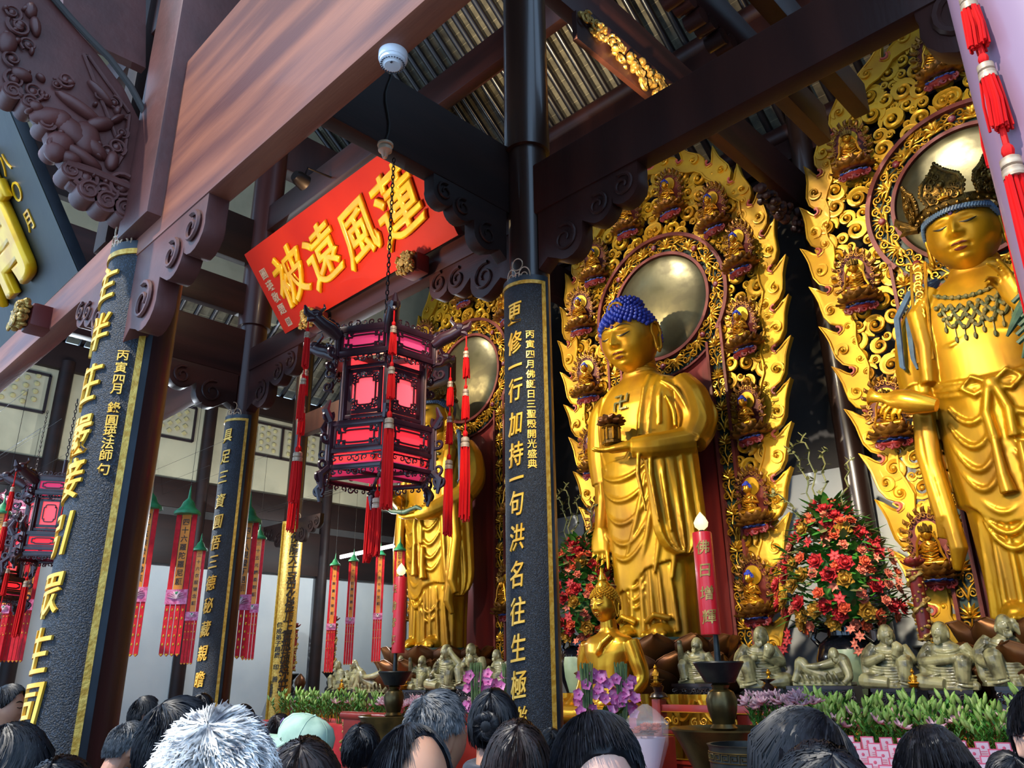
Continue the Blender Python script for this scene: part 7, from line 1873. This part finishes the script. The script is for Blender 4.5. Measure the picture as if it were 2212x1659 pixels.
CROWD = [('dark haired man seen in profile at the left edge beside the big black panel', 25, 1478, 66, 'short', 135, 'black', 'level', 'hair_black', 'skin', 1),
 ('person with glossy black shoulder length hair at the lower left corner', 55, 1563, 140, 'bob', 190, 'navy', 'down', 'hair_black', 'skin', 2),
 ('person showing only the crown of grey-black hair at the foot of the front column', 138, 1632, 165, 'bob', 225, 'slate', 'level', 'hair_black', 'skin', 3),
 ('man with layered dark hair and blue denim jacket left of the white haired man', 392, 1505, 138, 'short', 175, 'denim', 'level', 'hair_black', 'skin', 4),
 ('small far off man with dark hair right of the front column', 318, 1503, 58, 'short', 165, 'black', 'level', 'hair_black', 'skin', 5),
 ('dark coated man bending just right of the front column', 292, 1558, 80, 'grey', 190, 'black', 'down', 'hair_grey', 'skin', 6),
 ('far off dark haired person just under the narrow black panel', 437, 1496, 56, 'short', 240, 'black', 'level', 'hair_black', 'skin', 7),
 ('man with sunlit spiky white hair, largest head in the crowd', 475, 1541, 235, 'white', 225, 'navy', 'level', 'hair_white', 'skin', 8),
 ('far off dark head behind the white haired man', 524, 1521, 66, 'short', 225, 'black', 'level', 'hair_black', 'skin', 9),
 ('far off brown haired head left of the mint green cap', 605, 1541, 56, 'short', 200, 'brown', 'level', 'hair_brown', 'skin', 10),
 ('person with brown-black hair in front of the mint green cap', 662, 1591, 168, 'bob', 225, 'plum', 'level', 'hair_brown', 'skin', 12),
 ('person with grey-black hair with a cowlick right of the mint green cap', 783, 1561, 86, 'short', 215, 'slate', 'level', 'hair_black', 'skin', 13),
 ('man with receding swept hair and wrinkled forehead facing the camera', 905, 1560, 195, 'bald', 82, 'navy', 'down', 'hair_black', 'skin', 14),
 ('grey haired man turning right, his ear showing, under the left statue', 946, 1490, 128, 'grey', 172, 'mintcoat', 'level', 'hair_grey', 'skin', 15),
 ('woman with a black hair bun left of the middle column', 1066, 1487, 106, 'bun', 215, 'navy', 'level', 'hair_black', 'skin', 16),
 ('woman with long straight brown-black hair at the foot of the middle column', 1118, 1553, 148, 'long', 225, 'brown', 'level', 'hair_brown', 'skin', 17),
 ('dark head just peeping out at the foot of the middle column', 1190, 1572, 62, 'short', 225, 'black', 'level', 'hair_black', 'skin', 18),
 ('man with short black hair and pale forehead facing the camera, right of the middle column', 1292, 1540, 205, 'short', 52, 'navy', 'down', 'hair_black', 'skin_pale', 19),
 ('woman with blue-black hair turned left, in front of the bronze stand', 1722, 1527, 182, 'bob', -70, 'slate', 'level', 'hair_black', 'skin_pale', 20),
 ('dark haired person just in front of the blue-black haired woman', 1768, 1602, 245, 'bob', 225, 'black', 'level', 'hair_black', 'skin', 21),
 ('woman with parted dark hair facing the camera before the lilies', 2018, 1573, 165, 'part', 46, 'plum', 'down', 'hair_black', 'skin_pale', 22),
 ('dark haired person between the parted hair woman and the masked one', 2172, 1622, 110, 'short', 225, 'grey', 'level', 'hair_black', 'skin', 24)]
for c in CROWD:
    root, Mh, f = person(*c)
    if 20 < c[5] < 140 or c[5] < 0: face_parts(root, Mh, f)
root, Mh, f = person('person with blue-framed glasses and teal face mask cut by the right edge', 2246, 1478, 150, 'short', 28, 'grey', 'level', 'hair_black', 'skin_pale', 23); face_parts(root, Mh, f)
mk = MB(); xs = np.linspace(-.72, .72, 15)
mk.loft([at_face(f, xs, np.full(15, z) , o_) for z, o_ in ((-.05, .012), (-.3, .012), (-.5, .014), (-.72, .010), (-.86, .004))], cap=False, closed=False); o = mk.build('face_mask', 'mask_teal', root); o.matrix_local = Mh
gl = MB()
for s in (-1, 1):
    cc = at_face(f, np.array(s * .40), np.array(.06), .014); gl.tube([(cc[0] + .026 * math.cos(a), cc[1] + .004 * math.cos(a) * s, cc[2] + .021 * math.sin(a)) for a in np.linspace(0, 6.283, 25)], .0022, 6)
    gl.tube([(cc[0] + s * .026, cc[1], cc[2] + .004), (s * (HW + .006), -.03, cc[2] + .004), (s * (HW + .006), .02, cc[2])], .0018, 5)
o = gl.build('glasses', 'glasses', root); o.matrix_local = Mh
root, Mh, f = person('person in a mint green cap with the brim to the left', 652, 1552, 104, 'cap', -50, 'grey', 'level', 'hair_black', 'skin', 11); face_parts(root, Mh, f)
h = link('hair', hair('short', 31, 'hair_brown'), root); h.matrix_local = Mh
cp = MB(); cp.loft([[(( HW + o_) * k * math.sin(a), -(HD + o_) * k * math.cos(a), z + .004 * math.sin(a * 6) * k) for a in np.linspace(0, 6.283, 40, endpoint=False)] for k, z, o_ in ((1, .035, .018), (1.03, .06, .02), (.97, .095, .022), (.78, .128, .02), (.45, .145, .018), (.02, .15, .01))]); 
for k in range(6): cp.tube([((HW + q) * math.sin(k * PI / 3 + .5) * w_, -(HD + q) * math.cos(k * PI / 3 + .5) * w_, z_) for w_, z_, q in ((1.03, .06, .0205), (.97, .095, .0225), (.78, .128, .0205), (.45, .145, .0185), (.02, .151, .0105))], .0016, 4)
cp.ball((0, 0, .151), .006, 8, 5)
o = cp.build('cap', 'cap_mint', root, ang=60); o.matrix_local = Mh @ Matrix.Rotation(-.36, 4, 'X')
br = MB(); br.loft([[(x * 1.0, -(HD + .012) * math.sqrt(max(0, 1 - (x / (HW + .02)) ** 2)) - q * .075 * math.sqrt(max(0, 1 - (x / (HW + .02)) ** 2)), .038 - .02 * q - .012 * (x / HW) ** 2 * q) for x in np.linspace(-HW * 1.15, HW * 1.15, 21)] for q in (0, .5, 1)], cap=False, closed=False)
br.loft([[(x * 1.0, -(HD + .012) * math.sqrt(max(0, 1 - (x / (HW + .02)) ** 2)) - q * .075 * math.sqrt(max(0, 1 - (x / (HW + .02)) ** 2)), .033 - .02 * q - .012 * (x / HW) ** 2 * q) for x in np.linspace(-HW * 1.15, HW * 1.15, 21)] for q in (0, .5, 1)], cap=False, closed=False)
b_ = br.build('brim', 'cap_mint', o); lg = MB(); lg.tube([(.018 * math.cos(a), -HD - .024, .085 + .014 * math.sin(a)) for a in np.linspace(0, 6.283, 5)], .002, 5); lg.build('stitched_mark', 'cap_logo', o)
bpy.data.objects.remove(_to)
